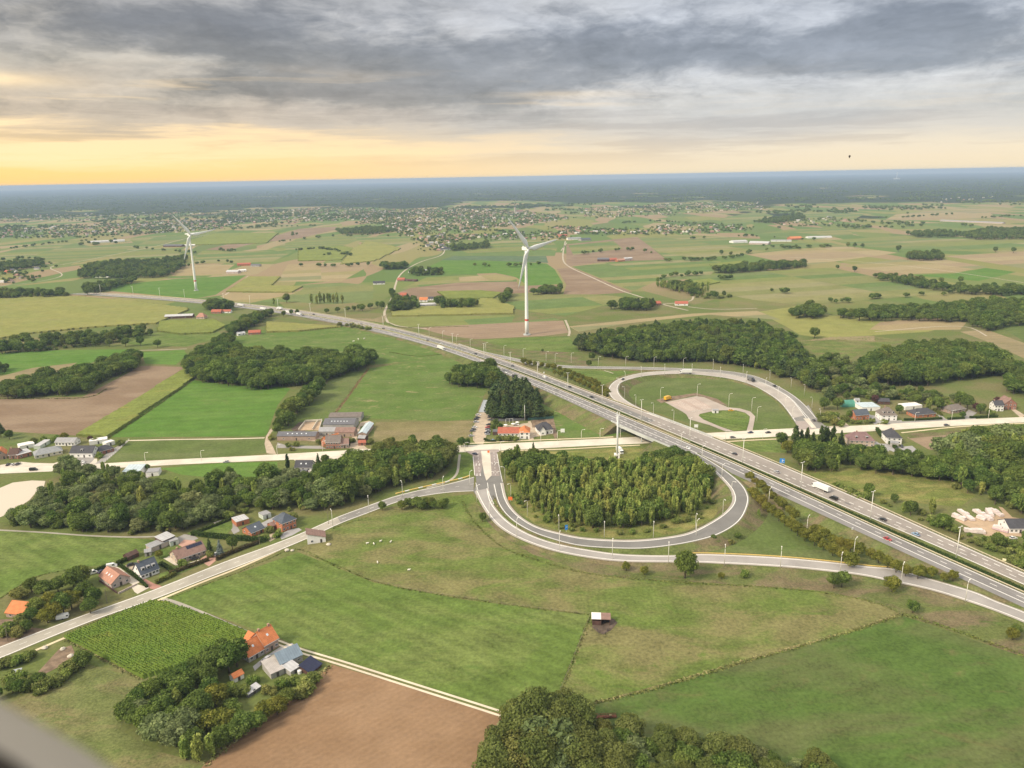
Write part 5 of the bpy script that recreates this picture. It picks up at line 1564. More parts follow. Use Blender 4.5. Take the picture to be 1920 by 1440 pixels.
def volume(r, X, Y, h, roof, rh, wall, rmat, cx=0, cy=0, oh=.4, win=None, rows=1, side_win=2, door=True, chim=0, sky=0, solar=None, wsize=(1.3, 1.25), dormer=0):
    """one body of a building: walls, roof and what belongs to them, on its root"""
    sub = r
    w = wall_shape(roof, X, Y, h, rh).put('wall', WALL[wall], sub, loc=(cx, cy, 0))
    rf = roof_shape(roof, X, Y, h, rh, oh).put('roof', ROOF[rmat], sub, loc=(cx, cy, 0))
    if side_win and roof in ('gx', 'hip'):
        ze = h - oh * rh / Y * (1 if roof == 'gx' else .6) - .02
        for s_ in (-1, 1): MB().tube([(-X - oh, s_ * (Y + oh + .05), ze), (X + oh, s_ * (Y + oh + .05), ze)], [.08, .08], 6).put('gutter', WALL['white' if s_ < 0 else 'grey'], rf)
        rx_ = X + oh if roof == 'gx' else max(X - Y * .75, 0)
        if rx_ > 0: MB().tube([(-rx_, 0, h + rh + .2), (rx_, 0, h + rh + .2)], [.13, .13], 6).put('ridge_tile', ROOF[rmat], rf)
    if win is None: win = max(2, int(2 * X / 3.0))
    st_h = h / rows
    for rw in range(rows):
        zz = st_h * rw + min(1.5, st_h * .55)
        for k in range(win):
            x = -X + 2 * X * (k + .5) / win
            if door and rw == 0 and k == win // 2: continue
            o = put('window', WIN_ME, r, (cx + x, cy - Y, zz), (0, 0, 0), (wsize[0], 1.6, wsize[1])); put('pane', PANE_ME, o)
        for face in ('l', 'r'):
            for k in range(side_win):
                y = -Y + 2 * Y * (k + .5) / side_win
                s_ = -1 if face == 'l' else 1
                o = put('window', WIN_ME, r, (cx + s_ * X, cy + y, zz), (0, 0, s_ * math.pi / 2), (wsize[0] * .8, 1.6, wsize[1])); put('pane', PANE_ME, o)
    if roof in ('gx', 'gy') and rh > 2.6 and side_win:
        for s_ in (-1, 1):
            if roof == 'gx': o = put('window', WIN_ME, r, (cx + s_ * X, cy, h + rh * .35), (0, 0, s_ * math.pi / 2), (1.1, 1.6, 1.2))
            else: o = put('window', WIN_ME, r, (cx, cy + s_ * Y, h + rh * .35), (0, 0, 0 if s_ < 0 else math.pi), (1.1, 1.6, 1.2))
            put('pane', PANE_ME, o)
    if door:
        put('door', DOOR_ME, r, (cx - X + 2 * X * (win // 2 + .5) / max(win, 1), cy - Y, 0), (0, 0, 0), (1.1, 1, 2.1))
    for k in range(chim):
        f = (-.7, .72, 0)[k]
        lo = (f * X, 0, h + rh - .5) if roof == 'gx' or (roof == 'hip' and X >= Y) else (0, f * Y, h + rh - .5)
        if roof == 'hip': lo = (lo[0] * .4, lo[1] * .4, lo[2])
        put('chimney', CHIM_ME, rf, lo)
    for k in range(sky):
        f = (k + .5) / sky * 1.2 - .6
        if roof == 'gy':
            put('skylight', SKY_ME, rf, (-X * .5, f * Y, h + rh * .5 + .22), (0, -math.atan2(rh, X), math.pi / 2 * 0), (1.2, .7, 1))
        elif roof == 'gx':
            put('skylight', SKY_ME, rf, (f * X, -Y * .5, h + rh * .5 + .22), (math.atan2(rh, Y), 0, 0), (1, .9, 1))
    if solar:
        x0, x1, f0, f1 = solar
        a = math.atan2(rh, Y); L = math.hypot(rh, Y)
        n = max(1, int((x1 - x0) / 1.1))
        pm = MB().box(.03, 1.05, 0, 1.0, 0, .08).mesh('solar_panel', PANEL)
        for k in range(n):
            x = x0 + (x1 - x0) * k / n
            q = put('solar_panel', pm, rf, (x, -Y + Y * f0, h + rh * f0 + .24), (a, 0, 0), ((x1 - x0) / n / 1.08, L * (f1 - f0), 1))
    for k in range(dormer):
        x = -X + 2 * X * (k + .7) / (dormer + .4)
        z = h + rh * .30
        d_ = MB().box(-.8, .8, -.2, 2.6, -.6, 1.1).put('dormer', WALL[wall], rf, loc=(x, -Y * .72, z))
        MB().box(-.95, .95, -.4, 2.7, 1.1, 1.25).put('dormer_roof', ROOF['midgrey' if rmat != 'greybrown' else 'greybrown'], d_)
        put('dormer_window', PANE_ME, d_, (0, -.24, .45), (0, 0, 0), (1.4, 1.5, 1.1))
    return rf
def frame_of(A, B, depth):
    a, b = G(*A)[:2], G(*B)[:2]
    u = (b - a); L = np.linalg.norm(u); u /= L
    n = np.array([-u[1], u[0]])
    if n @ ((a + b) / 2) < 0: n = -n
    c = (a + b) / 2 + n * depth / 2
    return c, math.atan2(u[1], u[0]), L
def house(label, A, B, depth, h, roof='gx', rh=3.0, wall='white', rmat='red', cat='house', name='house', group=None, keep=True, length=None, **kw):
    c, rz, L = frame_of(A, B, depth)
    if length: L = length
    r = root(name, (c[0], c[1], .05), rz, label, cat, group)
    volume(r, L / 2, depth / 2, h, roof, rh, wall, rmat, **kw)
    if keep: KEEP_OFF.append((c[0], c[1], max(L, depth) / 2 + 2.5))
    return r, L
SHED = dict(win=1, side_win=0, door=True, oh=.25)
BARN = dict(win=3, side_win=0, door=True, oh=.3, wsize=(1.6, .8))
HP = 'houses along the country road'
# along the country road, lower left
house('red-brown roofed bungalow with three skylights, gable wall towards the country road', (210, 1105), (245, 1091), 13.5, 2.9, 'gy', 3.3, 'pale', 'redbrown', group=HP, sky=3, chim=0)
house('white house with steep blue-grey slate roof and three white dormers', (266, 1087), (299, 1074), 9, 2.8, 'gx', 4.8, 'white', 'slate', group=HP, dormer=3, chim=1, win=5)
house('long brown-roofed bungalow with a strip of dark solar panels on its ridge', (334, 1058), (387, 1039), 10, 2.8, 'gx', 3.3, 'tan', 'brown', group=HP, chim=1, win=6, solar=(-1, 7.5, .60, .93))
house('grey low-pitched shed beside the pink terrace behind the solar bungalow', (284, 1036), (318, 1022), 5, 2.6, 'mono', .6, 'pale', 'midgrey', 'shed', 'shed', **SHED)
house('tan flat-roofed carport barn with dark open front, behind the solar bungalow', (307, 1026), (329, 1016), 7, 3.6, 'mono', .9, 'wood', 'lightgrey', 'carport', 'carport', **SHED)
house('small grey garden room with white frames on the pink terrace', (320, 1025), (336, 1020), 4, 2.6, 'flat', 0, 'greenish', 'midgrey', 'garden room', 'garden_room', **SHED)
house('small grey-roofed shed at the corner of the round lawn', (272, 1044), (284, 1042), 4, 2.4, 'gx', 1.0, 'grey', 'midgrey', 'shed', 'shed', **SHED)
house('dark brown wooden garden shed by the meadow hedge', (241, 1052), (261, 1043), 4.5, 2.2, 'gx', 1.3, 'wood', 'darkbrown', 'shed', 'shed', **SHED)
house('brick garage with slate roof and one pale skylight, beside the cut hedge', (472, 1007), (496, 997), 9, 2.6, 'gx', 2.6, 'brick', 'slate', 'garage', 'garage', sky=1, win=2, group=HP)
house('pale grey flat outbuilding behind the slate-roofed brick garage', (444, 988), (468, 981), 8, 2.8, 'flat', 0, 'brick', 'lightgrey', 'outbuilding', 'outbuilding', **SHED)
house('small pale green garage with dark door beside the wood edge', (494, 975), (509, 970), 6, 2.6, 'flat', 0, 'greenish', 'midgrey', 'garage', 'garage', **SHED)
house('orange brick two-storey house with dark pyramid roof, nearest the wood on the country road', (530, 998), (556, 988), 9.5, 5.4, 'hip', 3.6, 'brick', 'slate', group=HP, rows=2, win=4)
house('low orange brick annex on the side of the pyramid-roofed house', (510, 995), (521, 991), 5, 2.6, 'gx', 1.4, 'brick', 'brown', 'annex', 'annex', **SHED)
house('small white house with brown lean-to roof on the field side of the country road', (577, 1021), (611, 1016), 7.5, 2.9, 'monox', 3.4, 'white', 'brown', group=HP, win=2, side_win=1)
# farmhouse among the trees, bottom
c, rz, L = frame_of((468, 1243), (522, 1212), 9)
r = root('farmhouse', (c[0], c[1], .05), rz, 'farmhouse with bright orange tiled roofs at two heights, by the white track', 'farmhouse')
volume(r, L * .27, 4.4, 2.9, 'gx', 4.2, 'grey', 'orange', cx=-L * .235, sky=1, win=3, chim=0)
volume(r, L * .24, 4.8, 4.4, 'gx', 4.4, 'oldbrick', 'orange', cx=L * .265, sky=1, win=3, chim=2, rows=1)
volume(r, 2.2, 2.5, 3.6, 'gy', 2.2, 'oldbrick', 'orange', cx=L * .12, cy=5.6, win=1, side_win=0, door=False)
KEEP_OFF.append((c[0], c[1], 13))
house('blue-grey sheet-roofed barn beside the orange farmhouse', (527, 1258), (568, 1239), 9, 3.0, 'gx', 3.0, 'grey', 'bluegrey', 'barn', 'barn', **BARN)
house('shed with patched corrugated roof and white ridge tape, below the blue-grey barn', (509, 1274), (534, 1263), 9, 2.4, 'mono', 1.2, 'grey', 'patched', 'shed', 'shed', **SHED)
house('grey lean-to with pale roof against the blue-grey barn', (546, 1268), (563, 1257), 5, 2.0, 'mono', .8, 'grey', 'lightgrey', 'lean-to', 'shed', **SHED)
house('tiny white hut with orange tiled roof in the farmhouse garden', (440, 1281), (458, 1271), 3.6, 2.1, 'gx', 1.2, 'white', 'orange', 'hut', 'garden_hut', **SHED)
house('white-topped low greenhouse in the farmhouse garden', (466, 1309), (489, 1293), 2.6, 1.4, 'mono', .7, 'darksheet', 'lightgrey', 'greenhouse', 'greenhouse', **SHED)
house('sloping shed covered with dark solar panels at the field corner', (583, 1267), (603, 1250), 5.5, 1.2, 'mono', 2.0, 'wood', 'solar', 'shed', 'shed', win=0, side_win=0, door=False)
house('orange-roofed barn half hidden by trees at the lower end of the country road', (12, 1157), (46, 1161), 10, 2.4, 'gx', 3.4, 'oldbrick', 'orange', 'barn', 'barn', win=2, side_win=0)
# row along the local road, left
HL = 'houses along the western local road'
house('red-roofed house at the western end of the roadside row', (-6, 863), (13, 860), 10, 3.8, 'gy', 3.4, 'oldbrick', 'orange', group=HL, win=2)
house('narrow house with dark brown roof between the red roof and the brick garage', (17, 861), (34, 860), 8, 3.4, 'gx', 3.4, 'redbrick', 'darkbrown', group=HL, win=3, chim=1)
house('brick garage with pale flat roof and arched front', (34, 861), (60, 854), 8, 3, 'mono', .8, 'redbrick', 'lightgrey', 'garage', 'garage', win=2, side_win=0)
house('white flat-roofed shed behind the brick garage', (38, 844), (66, 838), 8, 2.8, 'flat', 0, 'white', 'white', 'shed', 'shed', **SHED)
house('pale green flat shed in a garden behind the cream bungalow', (76, 842), (96, 830), 5, 2.4, 'flat', 0, 'greenish', 'lightgrey', 'shed', 'shed', **SHED)
house('cream bungalow with wide light grey hipped roof', (66, 861), (118, 851), 10, 2.8, 'hip', 2.8, 'cream', 'grey', group=HL, win=5)
house('long white building with a row of dark windows and grey roof, behind the bungalow', (104, 836), (140, 836), 8, 3.0, 'gx', 2.2, 'white', 'midgrey', 'annex', 'house', group=HL, win=6, wsize=(1.6, 1.3))
house('large white house with dark tiled roof and white front bays', (132, 858), (174, 858), 10, 3.6, 'gx', 3.8, 'white', 'dark', group=HL, win=4, dormer=1)
house('brick bungalow with dark roof at the eastern end of the roadside row', (186, 854), (214, 846), 9, 2.8, 'hip', 2.4, 'redbrick', 'dark', group=HL, win=3)
house('white flat-roofed annex behind the eastern brick bungalow', (168, 835), (202, 830), 7, 2.8, 'flat', 0, 'white', 'white', 'annex', 'annex', **SHED)
house('small white flat annex beside the brick bungalow and its fence', (200, 838), (216, 833), 5, 2.8, 'flat', 0, 'white', 'white', 'annex', 'annex', **SHED)
house('pale blue-roofed white hall on the pond side of the local road', (231, 894), (262, 893), 11, 3.4, 'mono', 1.2, 'white', 'lightblue', 'hall', 'hall', win=3, side_win=0)
house('small grey flat-roofed hall beside the pale blue one', (274, 894), (298, 892), 8, 2.8, 'flat', 0, 'white', 'midgrey', 'hall', 'hall', **SHED)
house('dark-roofed house with white front strip between the two woods south of the local road', (553, 884), (584, 884), 9, 3, 'gx', 3.4, 'white', 'dark', win=3, sky=2)
house('low dark shed in front of the dark-roofed house', (556, 892), (574, 892), 5, 2.4, 'flat', 0, 'wood', 'darksheet', 'shed', 'shed', **SHED)
# farm complex
HF = 'farm buildings north of the local road'
house('long dark-roofed brick barn with a row of skylights', (520, 826), (592, 826), 10, 3.6, 'gx', 2.0, 'oldbrick', 'darksheet', 'barn', 'barn', group=HF, sky=5, **BARN)
house('big dark barn with a pale strip along its roof, in the middle of the farm', (606, 806), (664, 806), 16, 4.6, 'gx', 2.4, 'grey', 'darksheet', 'barn', 'barn', group=HF, sky=6, **BARN)
house('low grey-brown barn at the back of the farm', (617, 791), (677, 790), 13, 4.0, 'gx', 1.6, 'grey', 'greybrown', 'barn', 'barn', group=HF, **BARN)
house('grey-roofed cow shed beside the brown-roofed barn', (598, 817), (628, 817), 11, 3.4, 'gx', 1.8, 'grey', 'midgrey', 'cow shed', 'barn', group=HF, **BARN)
house('brown-roofed barn behind the brick farmhouse', (628, 819), (664, 819), 11, 3.6, 'gx', 2.4, 'oldbrick', 'brown', 'barn', 'barn', group=HF, **BARN)
house('brick farmhouse with brown-grey roof and two rows of white windows', (611, 842), (639, 841), 10, 5.4, 'gx', 3.6, 'redbrick', 'greybrown', 'farmhouse', 'farmhouse', rows=2, win=6, chim=2)
house('lower brick wing attached to the farmhouse, with brown roof', (639, 841), (654, 840), 9, 3.4, 'gx', 3.0, 'oldbrick', 'brown', 'wing', 'annex', win=3)
house('orange-roofed gable house beside the farmhouse end', (603, 836), (613, 840), 13, 4.2, 'gy', 3.6, 'brick', 'orange', 'house', 'house', win=1)
house('narrow shed with pale blue roof at the eastern side of the farm', (672, 820), (687, 820), 26, 3.0, 'gy', 1.4, 'oldbrick', 'lightblue', 'shed', 'shed', group=HF, **SHED)
house('small dark-roofed shed in front of the pale blue one', (671, 827), (684, 828), 6, 2.4, 'gx', 1.4, 'wood', 'midgrey', 'shed', 'shed', **SHED)
house('small red open shed with car by the farm entrance', (672, 836), (686, 835), 5, 2.2, 'gx', 1.2, 'redbrick', 'red', 'shed', 'shed', **SHED)
# by the gravel car park
house('long white inn with dull red roof beside the gravel car park', (934, 819), (973, 819), 9, 3.0, 'gx', 3.2, 'white', 'red', 'inn', 'inn', win=5, chim=0)
house('white two-storey house with bright orange hipped roof next to the inn', (974, 823), (993, 823), 11, 5.2, 'hip', 3.0, 'white', 'orange', rows=2, win=2, wsize=(1.8, 1.4))
house('dark flat carport between car park and inn', (924, 816), (933, 816), 6, 2.6, 'flat', 0, 'wood', 'darksheet', 'carport', 'carport', **SHED)
c, rz, L = frame_of((1009, 815), (1037, 813), 11)
r = root('villa', (c[0], c[1], .05), rz, 'white villa with dark hipped roof and pointed front gable, on bare earth plot', 'villa')
volume(r, L / 2, 5.5, 3.6, 'hip', 4.4, 'white', 'dark', win=4)
volume(r, 2.4, 2.2, 3.6, 'gy', 3.4, 'white', 'dark', cx=-L * .22, cy=-5.6, win=1, side_win=0, door=False)
KEEP_OFF.append((c[0], c[1], 13))
# east of the motorway
HE = 'houses along the eastern local road'
house('teal arched polytunnel at the wood edge', (1580, 764), (1604, 763), 9, .8, 'arch', 4.2, 'teal', 'teal', 'polytunnel', 'polytunnel', win=0, side_win=0, door=False)
house('orange brick house with slate roof behind the roundish shrub beds', (1604, 788), (1629, 786), 8.5, 4.2, 'gx', 3.2, 'brick', 'slate', group=HE, win=4, rows=1)
house('white house with grey-brown hipped roof and three dark dormers', (1652, 789), (1681, 789), 12, 4.6, 'hip', 5.0, 'white', 'greybrown', group=HE, rows=2, win=3, dormer=3, chim=1)
house('wide pale flat-roofed workshop with red doors behind the white dormer house', (1616, 771), (1650, 770), 14, 3.2, 'flat', 0, 'white', 'lightblue', 'workshop', 'workshop', **SHED)
house('brick bungalow with dark grey hipped roof behind a clipped hedge', (1716, 784), (1754, 781), 11, 2.8, 'hip', 3.2, 'brick', 'dark', group=HE, win=4)
house('white flat-roofed outbuilding behind the brick bungalow', (1697, 769), (1729, 766), 9, 2.8, 'flat', 0, 'white', 'white', 'outbuilding', 'outbuilding', **SHED)
house('dark gabled shed between workshop and outbuilding', (1646, 758), (1668, 759), 8, 2.6, 'gx', 1.8, 'wood', 'dark', 'shed', 'shed', **SHED)
house('small pale shed next to the teal polytunnel', (1604, 756), (1612, 756), 5, 2.4, 'gx', 1.4, 'white', 'midgrey', 'shed', 'shed', **SHED)
house('bungalow with grey-brown hipped roof among garden trees', (1782, 776), (1810, 772), 10, 2.8, 'hip', 3.0, 'oldbrick', 'greybrown', group=HE, win=4)
house('small white two-storey house with dark roof, next to the red brick gable', (1864, 771), (1881, 771), 8, 5.0, 'gx', 3.0, 'white', 'dark', group=HE, rows=2, win=3, chim=1)
house('red brick house with tall front gable at the end of the eastern row', (1882, 768), (1905, 768), 11, 5.0, 'gy', 4.2, 'redbrick', 'brown', group=HE, rows=2, win=3, chim=1)
house('large house with mauve hipped roof and balcony, on the poplar side of the road', (1592, 837), (1639, 838), 12, 4.6, 'hip', 4.6, 'tan', 'mauve', group=HE, rows=2, win=5, dormer=2, chim=1)
house('white house with black hipped roof and grey terrace, beside the mauve roof', (1662, 832), (1690, 833), 13, 4.8, 'hip', 4.6, 'white', 'dark', group=HE, rows=2, win=3, chim=1)
house('grey one-storey wing below the black-roofed white house', (1668, 838), (1684, 840), 5, 3.2, 'flat', 0, 'grey', 'midgrey', 'annex', 'annex', **SHED)
house('dark-roofed office of the stone yard with white posts', (1892, 1000), (1934, 1000), 11, 3.0, 'gx', 3.0, 'white', 'dark', 'office', 'office', win=5)
house('white site cabin with flat roof in the motorway loop wood', (1152, 860), (1162, 860), 4, 2.6, 'flat', 0, 'white', 'white', 'cabin', 'cabin', keep=False, **SHED)
house('tiny white kiosk with dark roof beside the ring drive of the car park', (1336, 775), (1347, 775), 3.4, 2.4, 'gx', .8, 'white', 'midgrey', 'kiosk', 'kiosk', **SHED)
# horse shelter on the pasture: half white, half brown roof, open front
c, rz, L = frame_of((1113, 1172), (1141, 1173), 4)
r = root('field_shelter', (c[0], c[1], 0), rz, 'open field shelter with white and rusty roof halves on trampled mud', 'shelter')
mb = MB(); X = 4.0
mb.box(-X, -X + .15, -2, 2, 0, 3.0).box(X - .15, X, -2, 2, 0, 3.0).box(-X + .15, X - .15, 1.85, 2, 0, 3.2).box(-.08, .08, -2, 1.85, 0, 3.0)
mb.put('wall', WALL['wood'], r)
MB().box(-X, -.08, -2.05, -1.9, 0, 2.2).put('front_panel', WALL['wood'], r)
for x0, x1, mt in ((-X - .3, 0, 'white'), (0, X + .3, 'brown')):
    MB().add([(x0, -2.1, 3.0), (x1, -2.1, 3.0), (x1, 2.3, 3.7), (x0, 2.3, 3.7), (x0, -2.1, 3.12), (x1, -2.1, 3.12), (x1, 2.3, 3.82), (x0, 2.3, 3.82)], [(3, 2, 1, 0), (4, 5, 6, 7), (0, 1, 5, 4), (1, 2, 6, 5), (2, 3, 7, 6), (3, 0, 4, 7)]).put('roof', ROOF[mt], r)
# silage clamp walls
r = root('silage_clamp', tuple(G(582, 800)), 0, 'sand-coloured silage clamp with low concrete walls behind the long barn', 'silage clamp')
for s in ("560,807 572,792", "572,791 604,789", "604,790 598,808", "586,806 596,790"):
    C = np.array([G(x, y) for x, y in xy(s)]); o = beam('wall', C, -.1, 1.6, .4, RM['kerb'], r); local_to(o, r)

# farmsteads out on the plain: walls, roof, and windows only where they can be seen
FAR_H = """
309,598 361,596|12|3.4|gx|2.0|wood|lightgrey|long barn with pale grey roof on the meadow below the motorway
368,598 383,598|10|3.0|hip|5.0|tan|redbrown|farmhouse with steep tan hipped roof beside the grey barn
396,588 414,588|8|2.8|gx|3.0|redbrick|red|red-roofed farm building behind the tan farmhouse
416,587 432,587|7|2.6|gx|2.2|white|red|pale farm shed at the motorway end of that farmyard
466,628 488,627|8|2.8|gx|2.6|redbrick|red|red-roofed cottage in the hedge gap below the motorway
446,630 460,628|6|2.6|gx|1.8|white|lightgrey|small white shed next to the red-roofed cottage
786,566 801,566|9|3.2|gx|3.6|white|orange|orange-roofed house in the tree block beside the motorway field lane
803,563 812,563|8|2.8|gx|2.6|white|dark|white house behind the orange-roofed one
788,575 818,574|9|3.0|gx|1.8|grey|lightgrey|long grey shed in front of the tree block
745,527 758,527|9|3|gx|3|redbrick|red|red gable house where the field lane bends
758,527 780,528|8|2.6|gx|1.4|wood|darkbrown|low dark stable beside the lane bend
700,534 722,533|9|3|gx|3|white|dark|dark-roofed farm on the green field by the motorway
790,510 830,509|10|3|gx|2|white|midgrey|long white greenhouse shed behind a dark hedge
770,512 778,511|8|3|gx|3|white|grey|grey house at the hedge end of the lane
424,513 446,513|14|4|gx|3|pale|lightgrey|pale-gabled hall near the second turbine
445,499 470,498|14|4|gx|2.4|brick|red|brick farm range behind the pale-gabled hall
470,500 486,500|12|3.5|gx|2.2|grey|darksheet|dark shed at the end of that farm range
448,510 462,509|10|3|gx|2|white|white|white shed between hall and brick range
1120,490 1142,490|16|4.5|gx|3|wood|darksheet|dark blue barn on the brown field
1144,490 1158,489|12|3.5|gx|3|brick|red|red-roofed shed beside the dark blue barn
1158,491 1172,490|10|3|gx|3|brick|redbrown|small brick barn at the end of the brown field farm
1172,489 1186,488|10|5|gx|2|pale|lightgrey|pale silo house of the brown field farm
1228,573 1240,572|9|3|gx|3|redbrick|red|red-roofed cottage at the lane junction before the forest
1266,573 1290,573|9|3|gx|3.2|white|red|white farmhouse with red roof at the lane end before the forest
1180,568 1190,568|8|3|gx|3|white|grey|white cottage in the dark tree block
1375,456 1402,455|26|4|gx|3|white|lightgrey|white hall with twin gables on the far green field
1404,458 1440,459|30|4|gx|4|pale|lightgrey|pale barn with open dark gables on the far green field
1446,453 1484,453|14|3|gx|2|white|midgrey|long low shed behind the pale barn
1484,450 1505,449|22|4|gx|5|brick|orange|orange-roofed farmhouse on the far green field
1515,447 1560,446|18|3|gx|2.5|white|lightgrey|white stable range beside the orange-roofed farm
170,456 234,453|24|4|gx|3|white|lightgrey|long pale hall on the bare patch at the village edge
306,463 340,463|20|4|gx|3|wood|darksheet|dark stable range beside the pale lane
345,462 366,461|14|3|gx|2|white|white|white shed next to the dark stable range
350,440 380,438|16|3|gx|2|white|white|white roadside hall beyond the second turbine
178,520 204,520|10|3|gx|2|white|white|white shed in the wood beside the green turbine field
1065,450 1090,449|16|4|gx|3|white|grey|pale farm range at the top of the bare field
1090,452 1108,451|20|5|gx|3|grey|slate|blue-roofed hall at the top of the bare field
1050,444 1064,443|14|4|gx|3|brick|red|brick farmhouse at the top of the lane
824,470 846,468|12|3.4|gx|3|white|dark|white house at the top of the winding lane
1762,415 1880,420|16|4|gx|2|pale|midgrey|very long white greenhouse on the horizon field
750,556 762,556|8|3|gx|3|brick|red|small farmhouse half hidden left of the tree block
8,512 20,512|10|3|gx|3|brick|red|red-roofed farmhouse at the western village edge
"""
for line in FAR_H.strip().split('\n'):
    ab, dp, h, rf_, rh, wl, rm, lab = line.split('|')
    A, B = xy(ab)
    house(lab, A, B, float(dp), float(h), rf_, float(rh), wl, rm, 'barn' if any(w in lab for w in ('barn', 'shed', 'hall', 'stable', 'range', 'greenhouse', 'silo')) else 'house', 'barn' if any(w in lab for w in ('barn', 'shed', 'hall', 'stable', 'range', 'greenhouse')) else 'house', win=2, side_win=0, door=False, wsize=(1.6, 1.5))

# villages on the plain: many small houses; the nearest are things, the rest one mass
VILL = [  # name, pixel outline, spacing
 ('western village', "-30,500 30,490 70,500 75,520 30,530 -30,532", 34), ('village left of the far turbine', "-60,432 120,424 260,418 420,412 440,428 330,436 220,440 100,446 -60,450", 46),
 ('village edge beyond the far turbine', "420,398 640,388 740,396 720,410 560,418 420,420", 52), ('central village', "640,400 760,392 900,392 1010,398 1080,410 960,424 840,440 760,444 720,430 690,418", 44),
 ('central village front row', "830,446 900,440 1000,436 1060,440 1050,448 900,450 840,456", 40), ('village above the lane bend', "760,440 830,440 850,466 815,474", 40), ('hamlet by the bare field', "1030,425 1160,428 1240,440 1120,440 1050,440", 44),
 ('eastern hamlet', "1220,424 1360,420 1420,430 1300,440 1220,440", 46), ('far eastern hamlet', "1400,414 1560,408 1640,418 1480,424", 60), ('village behind the fields', "1080,392 1300,380 1420,378 1440,392 1250,404 1100,410", 66),
 ('horizon works', "1740,372 1860,368 1900,376 1760,380", 120), ('hamlet beside the hedges', "700,424 760,420 780,432 700,440", 40), ('scattered western houses', "-60,405 300,398 420,402 300,412 -60,420", 80)]
def tiny_house(X, Y, h, rh, wl, rm):
    w = wall_shape('gx', X, Y, h, rh); r_ = roof_shape('gx', X, Y, h, rh, .3)
    b = len(w.v)
    return mesh('house', w.v + r_.v, w.f + [tuple(b + i for i in f) for f in r_.f], [WALL[wl], ROOF[rm]], [0] * len(w.f) + [1] * len(r_.f))
for nm_, c_ in (('v_red', (.27, .165, .13)), ('v_orange', (.31, .18, .135)), ('v_dark', (.11, .11, .12)), ('v_grey', (.30, .30, .30)), ('v_pale', (.52, .51, .49))): ROOF[nm_] = roof_mat('village_roof_' + nm_[2:], c_)
for nm_, c_ in (('v_white', (.66, .62, .57)), ('v_brick', (.30, .21, .17)), ('v_cream', (.46, .41, .34))): WALL[nm_] = solid('village_wall_' + nm_[2:], c_, .9, .1, .3)
TH = [(tiny_house(5.5, 4.2, 3.2, 3.4, 'v_white', 'v_red'), 'white red-roofed house'), (tiny_house(6, 4.5, 3.4, 3.2, 'v_brick', 'v_orange'), 'brick orange-roofed house'), (tiny_house(6, 4.5, 3.6, 3, 'v_white', 'v_dark'), 'white dark-roofed house'),
      (tiny_house(5, 4, 3.0, 3, 'v_cream', 'v_red'), 'cream brown-roofed house'), (tiny_house(8, 5, 3.4, 2, 'v_white', 'v_pale'), 'white pale-roofed shed'), (tiny_house(5.5, 4.5, 5, 3, 'v_cream', 'v_grey'), 'cream two-storey house')]
spots = []
for nm, pts, sp in VILL:
    P = np.array([G(x, y)[:2] for x, y in xy(pts)])
    r2 = np.random.default_rng(len(nm))
    lo, hi = P.min(0), P.max(0)
    gx, gy = np.meshgrid(np.arange(lo[0], hi[0], sp * .85), np.arange(lo[1], hi[1], sp * 1.3))
    Q = np.c_[gx.ravel(), gy.ravel()] + r2.uniform(-.4, .4, (gx.size, 2)) * sp
    Q = Q[in_poly(Q, P)]
    for q in Q:
        if r2.uniform() < .36: continue
        k = int(r2.choice(6, p=[.24, .2, .2, .16, .1, .1]))
        x_, y_ = PX((q[0], q[1], 0))
        if not (-40 < x_ < 1960): continue
        spots.append((np.linalg.norm(q), q, k, nm, r2.uniform(0, 3.14), r2.uniform(.65, 1.15)))
spots.sort(key=lambda s: s[0])
per_v = {}
near_sp = sorted(spots[:230], key=lambda s: PX((s[1][0], s[1][1], 0))[0])
for (dist, q, k, nm, a, sc) in near_sp:
    o = put('house', TH[k][0], None, (q[0], q[1], 0), (0, 0, a), (sc, sc, sc * rnd.uniform(.9, 1.15)))
    per_v[(k, nm)] = per_v.get((k, nm), 0) + 1
    tag(o, 'small %s in the %s, %s from west' % (TH[k][1], nm, ordinal(per_v[(k, nm)])), 'house', 'houses of the ' + nm)
rest = spots[230:]
vs, fs, mi = [], [], []
mlist = []
for (dist, q, k, nm, a, sc) in rest:
    me = TH[k][0]
    base = len(vs); ca, sa = math.cos(a) * sc, math.sin(a) * sc
    for v in me.vertices:
        x, y, z = v.co
        vs.append((q[0] + x * ca - y * sa, q[1] + x * sa + y * ca, z * sc))
    off = []
    for mt in me.materials:
        if mt not in mlist: mlist.append(mt)
        off.append(mlist.index(mt))
    for f in me.polygons:
        fs.append(tuple(base + i for i in f.vertices)); mi.append(off[f.material_index])
tag(put('village_houses', mesh('village_houses', vs, fs, mlist, mi)), kind='stuff')
VILLAGE_SPOTS = spots
# ================================================================== OBJECTS
WHITEP = solid('white_coating', (.78, .79, .78), .45, .04, .1)
REDP = solid('red_band_paint', (.60, .06, .035), .5, .06, .3)
STEEL = solid('galvanised_steel', (.60, .60, .57), .45, .08, .5, .1)
LAMPW = solid('pale_lamp_steel', (.82, .80, .74), .5, .06, .4, .1)
DARKM = solid('dark_metal', (.05, .05, .055), .6, .15, .6)
RUST = solid('rusty_steel', (.20, .085, .05), .85, .3, 1.2)
BLUE = solid('blue_sign_face', (.02, .22, .62), .5, .05, .5)
ORANGE = solid('orange_sign_face', (.75, .18, .05), .6, .06, .5)
WOODP = solid('grey_fence_wood', (.20, .17, .13), .9, .25, 1)
